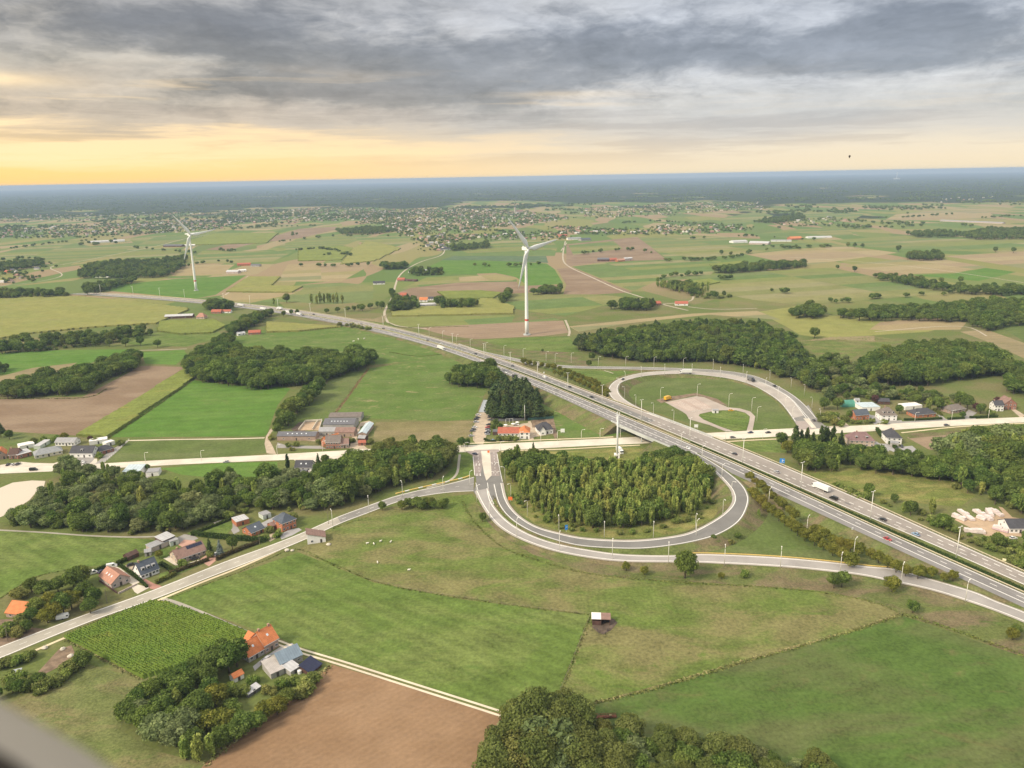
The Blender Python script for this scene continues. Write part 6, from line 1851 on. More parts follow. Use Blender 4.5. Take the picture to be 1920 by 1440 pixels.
# ---- wind turbines
def turbine(bx, by, tx, ty, yaw, phase, label):
    g_ = G(bx, by); H = height_of(bx, by, tx, ty)
    r = root('wind_turbine', g_, 0, label, 'wind turbine', 'wind turbines on the plain')
    k = H / 108.0
    mb = MB(); mb.tube([(0, 0, 0), (0, 0, 1.2 * k)], [4.6 * k, 4.6 * k], 24); mb.put('foundation', RM['bridge'], r)
    mb = MB()
    zz = np.linspace(1.2 * k, H - 1.5 * k, 9); rr = np.linspace(2.5 * k, 1.35 * k, 9)
    mb.tube([(0, 0, z) for z in zz], rr, 20); mb.put('tower', WHITEP, r, True)
    rz_ = lambda z: 2.5 * k + (1.35 - 2.5) * k * (z - 1.2 * k) / (H - 2.7 * k)
    for z0, z1 in ((.168 * H, .190 * H),):
        mb = MB(); mb.tube([(0, 0, z0), (0, 0, z1)], [rz_(z0) + .03, rz_(z1) + .03], 20, cap=False); mb.put('red_band', REDP, r, True)
    mb = MB(); mb.box(-.55 * k, .55 * k, -2.65 * k, -2.3 * k, 1.2 * k, 3.4 * k); mb.put('tower_door', DARKM, r)
    R_ = Matrix.Rotation(yaw, 4, 'Z')
    mb = MB()
    sec = [(-6.2, 1.2, 1.3), (-5.6, 1.7, 1.75), (0, 1.95, 2.0), (3.0, 1.75, 1.8), (3.8, 1.2, 1.3)]
    vs = []
    for x, w, h in sec: vs += [(x * k, -w * k, H - h * k), (x * k, w * k, H - h * k), (x * k, w * k, H + h * k), (x * k, -w * k, H + h * k)]
    fs = [(4 * i + a, 4 * i + (a + 1) % 4, 4 * i + 4 + (a + 1) % 4, 4 * i + 4 + a) for i in range(4) for a in range(4)] + [(3, 2, 1, 0), (16, 17, 18, 19)]
    mb.add(vs, fs)
    nac = mb.put('nacelle', WHITEP, r, rot=(0, 0, yaw))
    MB().box(-5.2 * k, -4.6 * k, -.8 * k, .8 * k, H + 1.75 * k, H + 3.0 * k).put('wind_vane', WHITEP, nac)
    mb = MB(); mb.tube([(3.8 * k, 0, H), (4.4 * k, 0, H), (5.8 * k, 0, H), (6.6 * k, 0, H)], [1.3 * k, 1.55 * k, 1.1 * k, .25 * k], 16)
    hub = mb.put('hub', WHITEP, r, True, rot=(0, 0, yaw))
    RL = 50 * k
    # one blade along +z from the hub, chord across y
    st_ = [(.02, 1.0, 1.0), (.06, 1.0, 1.0), (.13, 1.6, .75), (.20, 1.95, .5), (.35, 1.55, .34), (.55, 1.1, .24), (.75, .75, .16), (.92, .42, .1), (1.0, .08, .04)]
    vs = []
    for f, c_, t_ in st_:
        for a in range(8):
            an = 2 * math.pi * a / 8
            off = .35 * c_ if f > .1 else 0
            vs.append((t_ * k * math.sin(an) * 1.3, (c_ * math.cos(an) + off) * 1.75 * k, f * RL))
    fs = [(8 * i + a, 8 * i + (a + 1) % 8, 8 * i + 8 + (a + 1) % 8, 8 * i + 8 + a) for i in range(len(st_) - 1) for a in range(8)]
    fs += [tuple(range(7, -1, -1)), tuple(8 * (len(st_) - 1) + a for a in range(8))]
    bm_ = mesh('blade', vs, fs, WHITEP, smooth=True)
    for q in range(3):
        o = put('blade', bm_, r)
        o.matrix_local = R_ @ Matrix.Translation((5.0 * k, 0, H)) @ Matrix.Rotation(phase + q * 2 * math.pi / 3, 4, 'X')
    return r
# seen from the rotor's own front the blades turn about x; the phases follow the picture
turbine(988, 628, 985, 466, R(-50), R(40), 'white wind turbine with red band on the soil field beside the forest')
turbine(368, 545, 358, 440, R(-42), R(38), 'more distant white wind turbine on the bright green field')

# ---- landmarks of the horizon
r = root('church', G(966, 401), R(20), 'pale church with a stout tower above the roofs of the central village', 'church')
MB().box(-5, 5, -5, 5, 0, 34).put('tower', WALL['v_cream'], r); MB().add([(-5.4, -5.4, 34), (5.4, -5.4, 34), (5.4, 5.4, 34), (-5.4, 5.4, 34), (0, 0, 44)], [(0, 1, 4), (1, 2, 4), (2, 3, 4), (3, 0, 4), (3, 2, 1, 0)]).put('spire', ROOF['v_dark'], r)
wall_shape('gx', 18, 8, 12, 9).put('nave', WALL['v_cream'], r, loc=(23.2, 0, 0)); roof_shape('gx', 18, 8, 12, 9).put('roof', ROOF['v_red'], r, loc=(23.2, 0, 0))
g_ = G(1681, 336); r = root('factory_chimney', g_, 0, 'thin pale chimney standing far off in the horizon woods', 'chimney')
MB().tube([(0, 0, 0), (0, 0, 70), (0, 0, 150)], [9, 7.5, 6], 14).put('stack', WHITEP, r)
MB().box(-60, 60, -20, 20, 0, 22).put('boiler_house', WALL['v_white'], r, loc=(20, 34, 0))
# ---- lamp posts
def lamp_mesh(h, kind):
    p = MB(); n = 8
    if kind == 'double':
        p.tube([(0, 0, -.1), (0, 0, h)], [.22, .15], n)
        heads = [[(-1.0, 0, h - .02), (1.0, 0, h - .02)]]
        hb = [MB().box(-1.7, -.8, -.22, .22, h - .08, h + .12), MB().box(.8, 1.7, -.22, .22, h - .08, h + .12)]
    else:
        p.tube([(0, 0, -.1), (0, 0, h * .86), (.25, 0, h * .95), (.95, 0, h * .995), (1.9, 0, h)], [.17, .12, .11, .10, .09], n)
        hb = [MB().box(1.8, 2.8, -.22, .22, h - .08, h + .12)]
    return p.mesh('pole', LAMPW, True), [b.mesh('lamp_head', LAMPW) for b in hb], (MB().tube([(-1.0, 0, h), (1.0, 0, h)], [.06, .06], 6).mesh('arm', LAMPW) if kind == 'double' else None)
LMESH = {}
def lamp(px, py, z, h, kind, aim, label, group):
    key = (round(h, 1), kind)
    if key not in LMESH: LMESH[key] = lamp_mesh(*key)
    pm, hm, am = LMESH[key]
    g_ = G(px, py, z)
    if aim is None: rz = 0
    else:
        t_ = G(*aim, z); rz = math.atan2(t_[1] - g_[1], t_[0] - g_[0])
    r = root('street_lamp', g_, rz, label, 'street lamp', group)
    put('pole', pm, r)
    for q in hm: put('lamp_head', q, r)
    if am: put('arm', am, r)
med = xy("1920,1100 1796,1047 1635,976 1502,918 1391,870 1296,827 1209,789 1135,759 1072,733 1014,711 959,692 908,674 847,654 783,635 721,617 660,601 602,589 543,580 484,574 430,569 368,561 312,558 254,555 197,551")
for k, (x, y) in enumerate(med[1:]):
    p = G(x, y, zmot(x))
    s = (p[:2] - ax_a) @ U
    c_ = ax_a + s * U + cenf(s) * V_
    r_ = math.atan2(V_[1], V_[0])
    z = mot_z(c_)
    q = PX((c_[0], c_[1], z))
    aim = PX((c_[0] + V_[0] * 5, c_[1] + V_[1] * 5, z))
    lamp(q[0], q[1], z, 18.0, 'double', aim, 'tall double-headed lamp in the motorway median, %s from the bottom right' % ordinal(k + 1), 'lamps in the motorway median')
def zloop(px, py):
    """height of the nearest ramp edge"""
    best, bz = 1e9, 0
    for C in (sLi, sLo, oU, oL, nLi, nLo):
        for p in C[::3]:
            x, y = PX(p)
            d = (x - px) ** 2 + (y - py) ** 2
            if d < best: best, bz = d, p[2]
    return bz
def lamps(s, h, kind, what, group, z=None, aims=None, z_off=-.1):
    L = xy(s)
    for k, (x, y) in enumerate(L):
        zz = zloop(x, y) + z_off if z is None else z
        aim = aims[k] if aims and isinstance(aims, list) else aims
        lamp(x, y, zz, h, kind, aim, what % ordinal(k + 1), group)
lamps("947,903 958,935 989,968 1048,995 1133,1008 1225,1008 1304,993 1355,966 1371,932 1353,900 1316,864 1277,837", 10.5, 'single', 'curved lamp on the wood side of the southern loop, %s from the junction', 'lamps round the southern loop', aims=[(930, 903), (942, 942), (975, 976), (1045, 1010), (1133, 1025), (1225, 1025), (1312, 1012), (1372, 985), (1395, 940), (1378, 890), (1340, 855), (1300, 828)])
lamps("894,940 918,973 969,1006 1049,1033 1148,1048 1253,1055 1358,1060 1463,1064 1575,1075 1689,1094 1810,1128", 10.5, 'single', 'lamp on the pasture side of the slip road, %s from the junction', 'lamps along the southern slip road', aims=[(905, 936), (930, 965), (978, 995), (1053, 1020), (1150, 1035), (1253, 1042), (1358, 1045), (1463, 1050), (1580, 1062), (1697, 1080), (1822, 1112)])
lamps("1305,1010 1441,948 1512,1003 1600,1046", 11, 'single', 'curved lamp by the twin tree rows below the motorway, %s from the loop', 'lamps by the tree rows', z=1.5, aims=[(1320, 1000), (1460, 935), (1530, 985), (1620, 1030)])
lamps("881,911 831,923 755,931 692,961 624,987", 10, 'single', 'lamp along the country road, %s from the junction', 'lamps along the country road', z=.1, aims=[(893, 905), (838, 912), (750, 925), (690, 950), (617, 975)])
lamps("1537,789 1522,766 1508,741 1483,728 1443,713 1393,702 1337,692 1281,690 1226,688 1173,687 1122,687 1071,680 1041,681 1024,677 981,671 945,665 911,659 882,652 856,643 830,636 805,629", 10.5, 'single', 'lamp on the forest side of the northern slip road, %s from the junction', 'lamps along the northern slip road', aims=[(1525, 795), (1508, 770), (1495, 748), (1470, 735), (1436, 720), (1390, 708), (1336, 698)] + [None] * 14)
lamps("1485,787 1472,767 1458,747 1435,730 1399,718 1350,709 1297,703 1246,703 1202,708 1172,717 1161,730 1171,746 1192,762 1225,778 1263,792", 10.5, 'single', 'lamp on the inner edge of the northern loop, %s from the junction', 'lamps round the northern loop', aims=[(1500, 780), (1487, 760), (1470, 740), (1445, 722), (1403, 710), (1352, 702), (1298, 696), (1246, 695), (1198, 700), (1160, 710), (1143, 728), (1152, 750), (1178, 768), (1210, 782), (1245, 798)])
lamps("1238,751 1307,744 1366,763 1409,771 1419,789", 12, 'single', 'slender lamp mast beside the loop car park, %s from its west corner', 'lamps of the car park', z=.1)
lamps("273,868 378,864 520,853 605,846 872,849 939,847 975,828 1014,828 1045,826 1090,824 1125,822 1163,821 1360,826 1430,823 1648,809 1715,791 1784,787 1853,784", 8, 'single', 'small lamp along the pale local road, %s from the west', 'lamps along the local road', z=.15, aims=None)

# ---- cars and lorries
PAINT, t, bs = new_mat('car_paint')
oi = t.nodes.new('ShaderNodeObjectInfo'); t.links.new(oi.outputs['Color'], bs.inputs['Base Color'])
bs.inputs['Roughness'].default_value = .28; bs.inputs['Specular IOR Level'].default_value = .5
bs.inputs['Coat Weight'].default_value = .4
TYRE = solid('tyre_rubber', (.025, .025, .025), .9, .1, 2, local=True)
HEADL = solid('headlight_lens', (.70, .70, .68), .2, .03, 2, local=True)
TAILL = solid('tail_light_lens', (.40, .02, .02), .3, .03, 2, local=True)
def prism(prof, w0, w1=None, mats=0):
    """side profile (x,z) swept across y; the second half-width at the top of the profile"""
    mb = MB(); n = len(prof)
    zs_ = [p[1] for p in prof]; lo, hi = min(zs_), max(zs_)
    def hw(z): return w0 + ((w1 if w1 else w0) - w0) * (z - lo) / max(hi - lo, 1e-6)
    vs = [(x, -hw(z), z) for x, z in prof] + [(x, hw(z), z) for x, z in prof]
    fs = [tuple(range(n)), tuple(range(2 * n - 1, n - 1, -1))] + [(i, i + n, (i + 1) % n + n, (i + 1) % n) for i in range(n)]
    mb.add(vs, fs)
    return mb
wheel_me = MB().tube([(0, -.11, 0), (0, .11, 0)], [.33, .33], 12).mesh('wheel', TYRE)
rim_me = MB().tube([(0, -.125, 0), (0, .125, 0)], [.19, .19], 10).mesh('rim', STEEL)
def car_parts(L, H_, van=False):
    h2 = L / 2
    if van:
        body = prism([(-h2, .28), (h2, .28), (h2, .62), (h2 - .15, .95), (h2 - .75, 1.12), (h2 - 1.5, H_ - .12), (h2 - 1.8, H_), (-h2 + .12, H_), (-h2, H_ - .15)], .98, .86)
        glass = prism([(h2 - .82, 1.14), (h2 - 1.5, H_ - .15), (h2 - 2.35, H_ - .15), (h2 - 2.35, 1.16)], .99, .93)
        roof = None
    else:
        body = prism([(-h2, .30), (h2, .28), (h2, .58), (h2 - .35, .74), (h2 - 1.25, .92), (-h2 + .55, .96), (-h2 + .08, .88)], .92, .86)
        glass = prism([(h2 - 1.28, .90), (h2 - 2.0, H_ - .05), (-h2 + 1.0, H_ - .05), (-h2 + .35, .93)], .80, .64)
        roof = prism([(h2 - 1.95, H_ - .06), (h2 - 2.1, H_), (-h2 + 1.1, H_), (-h2 + .95, H_ - .06)], .68, .62)
    return body.mesh('body', PAINT), glass.mesh('windows', GLASS), roof.mesh('roof', PAINT) if roof else None
CARS = {'car': (4.3, *car_parts(4.3, 1.47)), 'estate': (4.7, *car_parts(4.7, 1.55)), 'van': (5.2, *car_parts(5.2, 2.1, True))}
light_me = MB().box(-.04, .04, -.18, .18, -.07, .07).mesh('headlight', HEADL)
tail_me = MB().box(-.04, .04, -.14, .14, -.09, .09).mesh('tail_light', TAILL)
PCOL = {'black': (.012, .012, .014), 'dark': (.03, .032, .04), 'white': (.78, .78, .77), 'silver': (.42, .43, .45), 'grey': (.14, .145, .15), 'red': (.42, .03, .03), 'blue': (.05, .16, .42), 'paleblue': (.25, .38, .55), 'yellow': (.75, .42, .02), 'navy': (.02, .03, .09)}
def vehicle(px, py, z, dirpx, kind, colr, label, group, detail=True):
    g_ = G(px, py, z); t_ = G(*dirpx, z)
    rz = math.atan2(t_[1] - g_[1], t_[0] - g_[0])
    L, bm_, gm, rm = CARS[kind]
    nm = {'car': 'car', 'estate': 'car', 'van': 'van'}[kind]
    r = root(nm, g_, rz, label, nm, group)
    c3 = PCOL[colr]
    put('body', bm_, r, color=c3); put('windows', gm, r)
    if rm: put('roof', rm, r, color=c3)
    if detail:
        for sx_ in (-1, 1):
            for sy in (-1, 1):
                w = put('wheel', wheel_me, r, (sx_ * L * .31, sy * .83, .33)); put('rim', rim_me, w)
        for sy in (-1, 1):
            put('headlight', light_me, r, (L / 2, sy * .62, .62)); put('tail_light', tail_me, r, (-L / 2, sy * .66, .72))
    else:
        for sx_ in (-1, 1):
            for sy in (-1, 1): put('wheel', wheel_me, r, (sx_ * L * .31, sy * .83, .33))
    return r
def lorry(px, py, z, dirpx, label, group, L=11.5, colr='white', cab='white', name='lorry'):
    g_ = G(px, py, z); t_ = G(*dirpx, z)
    rz = math.atan2(t_[1] - g_[1], t_[0] - g_[0])
    r = root(name, g_, rz, label, name, group)
    h = L / 2
    MB().box(-h, h - 2.4, -1.27, 1.27, 1.05, 3.9).put('cargo_box', PAINT, r, color=PCOL[colr])
    prism([(h - 2.2, .45), (h, .45), (h, 1.7), (h - .25, 2.7), (h - .7, 3.1), (h - 2.2, 3.1)], 1.22, 1.15).put('cab', PAINT, r, color=PCOL[cab])
    prism([(h + .01, 1.72), (h - .22, 2.62), (h - .95, 2.62), (h - .95, 1.75)], 1.235, 1.2).put('windows', GLASS, r)
    MB().box(-h + .2, h - .8, -.5, .5, .6, 1.05).put('chassis', DARKM, r)
    for x in (-h + 1.2, -h + 2.4, h - 1.4):
        for sy in (-1, 1): put('wheel', wheel_me, r, (x, sy * 1.05, .5), scale=(1.5, 1.4, 1.5))
    return r
def mot(px, py, near):
    """place and driving direction for a vehicle on the motorway"""
    z = mot_z(G(px, py, zmot(px)))
    g_ = G(px, py, z)
    s = (g_[:2] - ax_a) @ U
    d1, d2 = cenf(s + 2), cenf(s - 2)
    t_ = U * 4 + V_ * (d1 - d2); t_ /= np.linalg.norm(t_)
    if near: t_ = -t_
    q = PX((g_[0] + t_[0] * 6, g_[1] + t_[1] * 6, z))
    return z + .03, q
GM = 'traffic on the motorway'
for px, py, nr, kd, cl_, lab in ((1664, 1012, 1, 'car', 'red', 'red car on the near motorway carriageway'), (1717, 1003, 0, 'car', 'paleblue', 'light blue car on the far carriageway above the red car'),
        (1655, 975, 0, 'car', 'black', 'black car on the far carriageway by a lamp post'), (1563, 936, 0, 'van', 'black', 'black van behind the white lorry'), (1456, 886, 0, 'car', 'silver', 'silver-white car under the blue sign'),
        (1377, 852, 0, 'car', 'dark', 'dark car on the far carriageway beyond the bridge'), (1289, 841, 1, 'car', 'white', 'white car where the southern loop joins the motorway'), (1109, 745, 0, 'car', 'dark', 'dark car with pale roof before the northern loop'),
        (1068, 726, 0, 'car', 'black', 'black car next to a median lamp on the far carriageway'), (1021, 708, 0, 'van', 'white', 'white van above the dark pine block on the far carriageway'), (961, 687, 0, 'car', 'dark', 'dark car above the round tree clump on the far carriageway'),
        (924, 688, 1, 'car', 'black', 'black car above the round tree clump on the near carriageway'), (948, 699, 1, 'car', 'white', 'white car beside the pine block on the near carriageway'), (892, 664, 0, 'car', 'black', 'black car at the start of the northern slip road'),
        (801, 639, 0, 'car', 'dark', 'dark car above the white motorway lorry'), (828, 645, 0, 'car', 'white', 'white car just above the white motorway lorry'), (652, 603, 0, 'car', 'white', 'white car first in the loose queue by the field lane'),
        (668, 606.5, 0, 'car', 'white', 'white car second in the loose queue by the field lane'), (677, 608, 0, 'car', 'silver', 'silver car third in the loose queue by the field lane'), (699, 613, 0, 'car', 'white', 'white car fourth in the loose queue by the field lane'),
        (719, 616.5, 0, 'car', 'dark', 'dark car at the end of the loose queue by the field lane'), (588, 590, 0, 'car', 'dark', 'dark car alone near the motorway underpass'), (569, 592, 1, 'car', 'dark', 'dark car behind a lorry near the motorway underpass')):
    z, q = mot(px, py, nr)
    vehicle(px, py, z, q, kd, cl_, lab, GM, detail=py > 800)
for px, py, nr, L, lab in ((1539, 918, 0, 12, 'white box lorry on the far motorway carriageway'), (827, 655, 1, 15, 'long white lorry on the near carriageway before the pines'), (452, 574, 1, 14, 'white lorry beyond the underpass, farthest of five'),
        (494, 581, 1, 14, 'dull lorry beyond the underpass, on the near carriageway'), (524, 580, 0, 12, 'white lorry beyond the underpass, on the far carriageway'), (539, 587, 1, 13, 'white lorry just beyond the underpass on the near carriageway'), (561, 591, 1, 11, 'short white lorry at the motorway underpass')):
    z, q = mot(px, py, nr)
    lorry(px, py, z, q, lab, GM, L, 'white')
GR = 'traffic on ramps and local road'
for px, py, z, d, kd, cl_, lab in ((1168, 712, 4.5, (1150, 722), 'car', 'black', 'black car on the curve of the northern loop'), (1452, 724, .9, (1440, 718), 'car', 'dark', 'dark car on the northern slip road'), (1526, 789, .25, (1520, 782), 'car', 'dark', 'dark car waiting at the northern junction'),
        (1407, 812, .18, (1395, 813), 'car', 'navy', 'dark blue car at the car park exit'), (1440, 812, .18, (1425, 813), 'car', 'black', 'black car following on the local road'), (1374, 821, .18, (1388, 820), 'car', 'grey', 'grey car on the near lane beyond the bridge'),
        (1775, 798, .18, (1790, 797), 'car', 'dark', 'dark car on the eastern local road'), (63, 882, .18, (80, 881), 'van', 'black', 'black van on the western local road'), (1563, 808, .18, (1550, 809), 'car', 'grey', 'grey car by the pointed conifer'),
        (890, 852, .2, (880, 849), 'car', 'navy', 'blue and white car turning at the junction crossing'), (424, 867, .18, (410, 868), 'car', 'silver', 'silver car on the local road before the dull field')):
    vehicle(px, py, z, d, kd, cl_, lab, GR, py > 780)
lorry(1286, 700, 2.9, (1262, 700), 'white lorry rounding the top of the northern loop', GR, 12)
lorry(1408, 714, 1.4, (1420, 719), 'dark lorry on the eastern side of the northern loop', GR, 10, 'grey', 'dark')
lorry(1252, 750, .17, (1262, 747), 'yellow lorry parked at the corner of the loop car park', GR, 8, 'yellow', 'yellow')
lorry(1162, 849, .05, (1166, 852), 'white lorry beside the mast in the loop wood', GR, 8)
vehicle(1371, 770.5, .17, (1380, 770), 'estate', 'yellow', 'yellow car on the ring drive near the white kiosk', GR)
# car park of the inn
GP = 'cars in the gravel car park'
LW = [(897, 779, 'white'), (896, 784, 'dark'), (893, 787, 'black'), (893, 792, 'silver'), (890, 802, 'white'), (888, 806, 'dark'), (886, 809, 'grey'), (884, 818, 'silver')]
for k, (x, y, c_) in enumerate(LW):
    vehicle(x, y, .1, (x + 10, y - .6), 'estate' if k % 3 == 0 else 'car', c_, '%s car in the western row of the gravel car park, %s from the sheet roof' % (c_, ordinal(k + 1)), GP)
RW = [(919, 780, 'black'), (919, 783, 'dark'), (919, 788, 'grey'), (916, 797, 'dark'), (915, 802, 'red'), (914.5, 805.5, 'grey'), (915, 809, 'silver'), (913.5, 812, 'dark'), (914, 815, 'silver')]
for k, (x, y, c_) in enumerate(RW):
    vehicle(x, y, .1, (x - 10, y + .4), 'estate' if k % 3 == 1 else 'car', c_, '%s car in the eastern row of the gravel car park, %s from the sheet roof' % (c_, ordinal(k + 1)), GP)
GY = 'cars parked at houses'
for px, py, d, kd, cl_, lab in ((405, 1040, (412, 1034), 'car', 'white', 'white car between blue spruce and cut hedge'), (366, 1048.5, (374, 1046), 'estate', 'dark', 'dark car on the terrace of the solar bungalow'), (247, 1060, (254, 1058), 'estate', 'black', 'black car on the gravel beside the slate-roofed white house'),
        (191, 1073, (197, 1070), 'car', 'navy', 'blue car behind the red-brown bungalow'), (210, 1063, (216, 1062), 'van', 'white', 'white van behind the red-brown bungalow'), (173, 1076, (180, 1074), 'van', 'white', 'white van at the hedge end of the red-brown bungalow'),
        (503, 1236, (510, 1231), 'estate', 'white', 'white car in the orange farmhouse yard'), (499, 1240, (507, 1235), 'car', 'silver', 'silver car close to the wall of the orange farmhouse'), (570, 891, (578, 888), 'estate', 'white', 'white car beside the dark-roofed house in the wood gap'),
        (923, 827, (915, 827), 'car', 'paleblue', 'pale blue car at the mouth of the gravel car park'), (1691, 838, (1694, 846), 'estate', 'black', 'black car on the drive of the black-roofed white house'), (1683, 843, (1690, 842), 'car', 'dark', 'dark car at the lower end of that grey terrace'),
        (16, 872, (22, 868), 'estate', 'black', 'black car parked before the red-roofed house'), (24, 872, (30, 868), 'car', 'white', 'white car parked before the narrow dark-roofed house'), (34, 871, (40, 867), 'estate', 'dark', 'dark car parked before the brick garage'),
        (156, 867, (158, 872), 'car', 'white', 'white car on the drive of the large white house'), (680, 833, (690, 832), 'car', 'red', 'red car at the farm entrance shed'), (660, 780, (670, 779), 'van', 'white', 'white van on the meadow behind the farm'),
        (646, 780.5, (655, 780), 'car', 'red', 'red car on the meadow behind the farm'), (968, 797, (975, 797), 'estate', 'white', 'white car behind the red-roofed inn'), (1899, 1010, (1908, 1009), 'car', 'white', 'white car at the stone yard office')):
    vehicle(px, py, .12, d, kd, cl_, lab, GY, py > 830)
# tractor trailer etc: rusty feed rack by the near meadow edge
r = root('feed_rack', G(1136, 1345), R(3), 'rusty red-brown feed rack standing on the near meadow beside the tall poplars', 'feed rack')
for y in (-.75, .75):
    for z in (.35, .75, 1.15): MB().tube([(-3.9, y, z), (3.9, y, z)], [.07, .07], 6).put('rail', RUST, r)
    for x in np.linspace(-3.9, 3.9, 9): MB().tube([(x, y, 0), (x, y * .9, 1.25)], [.06, .06], 6).put('upright', RUST, r)
MB().box(-3.9, 3.9, -.7, .7, .3, .5).put('trough', RUST, r)
MB().box(1.2, 2.2, -.6, .6, .5, .9).put('hay_bale', FM['tan'], r)

# ---- mast, poles, signs
r = root('telecom_mast', G(1157, 859), 0, 'tall white telecom mast with antennas rising from the loop wood beside the bridge', 'mast')
Hm = height_of(1157, 859, 1155, 772)
MB().tube([(0, 0, 0), (0, 0, Hm * .6), (0, 0, Hm - 2)], [.75, .62, .45], 12).put('pole', WHITEP, r, True)
for z in (Hm - 1.5, Hm - 5, Hm - 9):
    for a in range(3):
        an = a * 2.094 + z
        MB().box(-.18, .18, -.14, .14, -1.3, 1.3).put('antenna', WHITEP, r, loc=(math.cos(an) * 1.1, math.sin(an) * 1.1, z), rot=(0, 0, an))
        MB().tube([(0, 0, z), (math.cos(an) * 1.0, math.sin(an) * 1.0, z)], [.06, .06], 6).put('bracket', STEEL, r)
MB().tube([(0, 0, Hm - 2), (0, 0, Hm + 1.2)], [.08, .04], 6).put('spike', STEEL, r)
r = root('telecom_mast', G(984, 790), 0, 'thin grey radio pole beside the dark pine block behind the inn', 'mast')
Hm = height_of(984, 790, 983, 760)
MB().tube([(0, 0, 0), (0, 0, Hm)], [.3, .2], 8).put('pole', STEEL, r, True); MB().tube([(0, 0, Hm), (0, 0, Hm + 1.5)], [.05, .03], 6).put('spike', STEEL, r)
def sign(px, py, z, h, w, hh, face, mt, label, posts=2, back=None, marks=None, group=None):
    g_ = G(px, py, z); t_ = G(*face, z)
    rz = math.atan2(t_[1] - g_[1], t_[0] - g_[0]) + math.pi / 2
    r = root('road_sign', g_, rz, label, 'road sign', group)
    pn = MB().box(-w / 2, w / 2, -.06, .06, h - hh, h).put('panel', mt, r)
    for k in range(posts):
        x = (k - (posts - 1) / 2) * w * .6
        MB().tube([(x, .12, 0), (x, .12, h - .1)], [.09, .09], 6).put('post', STEEL, r)
    if marks:
        for vs, fs in marks: MB().add([(a, -.075, b + h) for a, b in vs], fs).put('arrow', RM['white'], pn)
    return r
up_arrow = ([(-.12, -2.6), (.12, -2.6), (.12, -1.2), (-.12, -1.2), (-.42, -1.2), (.42, -1.2), (0, -.6)], [(0, 1, 2, 3), (4, 5, 6)])
bend = ([(.05, -2.0), (.9, -1.3), (.75, -1.1), (-.1, -1.8), (.55, -.95), (1.15, -.95), (1.1, -1.5)], [(0, 1, 2, 3), (4, 6, 5)])
bar = ([(-1.3, -2.7), (1.3, -2.7), (1.3, -2.55), (-1.3, -2.55)], [(0, 1, 2, 3)])
sign(1466, 874, 5, 5.4, 3.2, 3.2, (1490, 960), BLUE, 'blue motorway sign with white arrows above the far carriageway', 1, marks=[up_arrow, bend, bar])
sign(1062, 997, 1.3, 4.2, 1.6, 3.0, (1130, 1090), BLUE, 'narrow blue sign with white bar inside the southern loop', 1, marks=[([(-.5, -1.6), (.5, -1.2), (.5, -1.0), (-.5, -1.4)], [(0, 1, 2, 3)])])
sign(964, 712, 4.6, 5.2, 4.2, 4.0, (900, 660), DARKM, 'dark sign seen from behind, at the motorway edge above the pines', 2)
sign(957, 940, .5, 3.0, 2.6, 2.2, (930, 1000), ORANGE, 'orange works sign beside a lamp on the southern loop', 1)
sign(916, 851, .2, 2.6, 1.6, 1.7, (912, 890), ORANGE, 'orange works sign at the junction corner by the loop wood', 1)
sign(1305, 805, 1.0, 4.0, 3.0, 2.4, (1330, 870), WHITEP, 'white square notice board on the motorway slope near the kiosk drive', 2)
sign(1055, 812, .1, 3.6, 3.2, 3.0, (1060, 880), WHITEP, 'white square board on the meadow beside the villa', 2)
sign(1020, 703, 4.8, 3.2, 1.2, 1.4, (1060, 740), WHITEP, 'small white round-cornered sign by the white motorway van', 1)
sign(1882, 1056, .5, 2.6, 1.6, 1.2, (1890, 1110), solid('cream_sign', (.75, .70, .45), .6, .05, .5), 'cream sign beside the far motorway barrier, lower right', 1)
sign(1598, 996, 1.8, 2.4, 1.0, 1.8, (1620, 1010), WHITEP, 'small white cabinet sign at the near carriageway edge by the tree rows', 1)
# high-voltage style wooden poles by the country road
for k, (px, py) in enumerate(((335 + 0, 1068), (487, 1021), (201, 1131), (15, 1203), (616, 983))):
    g_ = G(px, py)
    r = root('utility_pole', g_, R(25), 'wooden utility pole beside the country road, %s of five' % ordinal(k + 1), 'utility pole', 'utility poles along the country road')
    MB().tube([(0, 0, 0), (0, 0, 8.2)], [.14, .10], 7).put('pole', WOODP, r); MB().box(-.7, .7, -.06, .06, 7.6, 7.74).put('crossarm', WOODP, r)
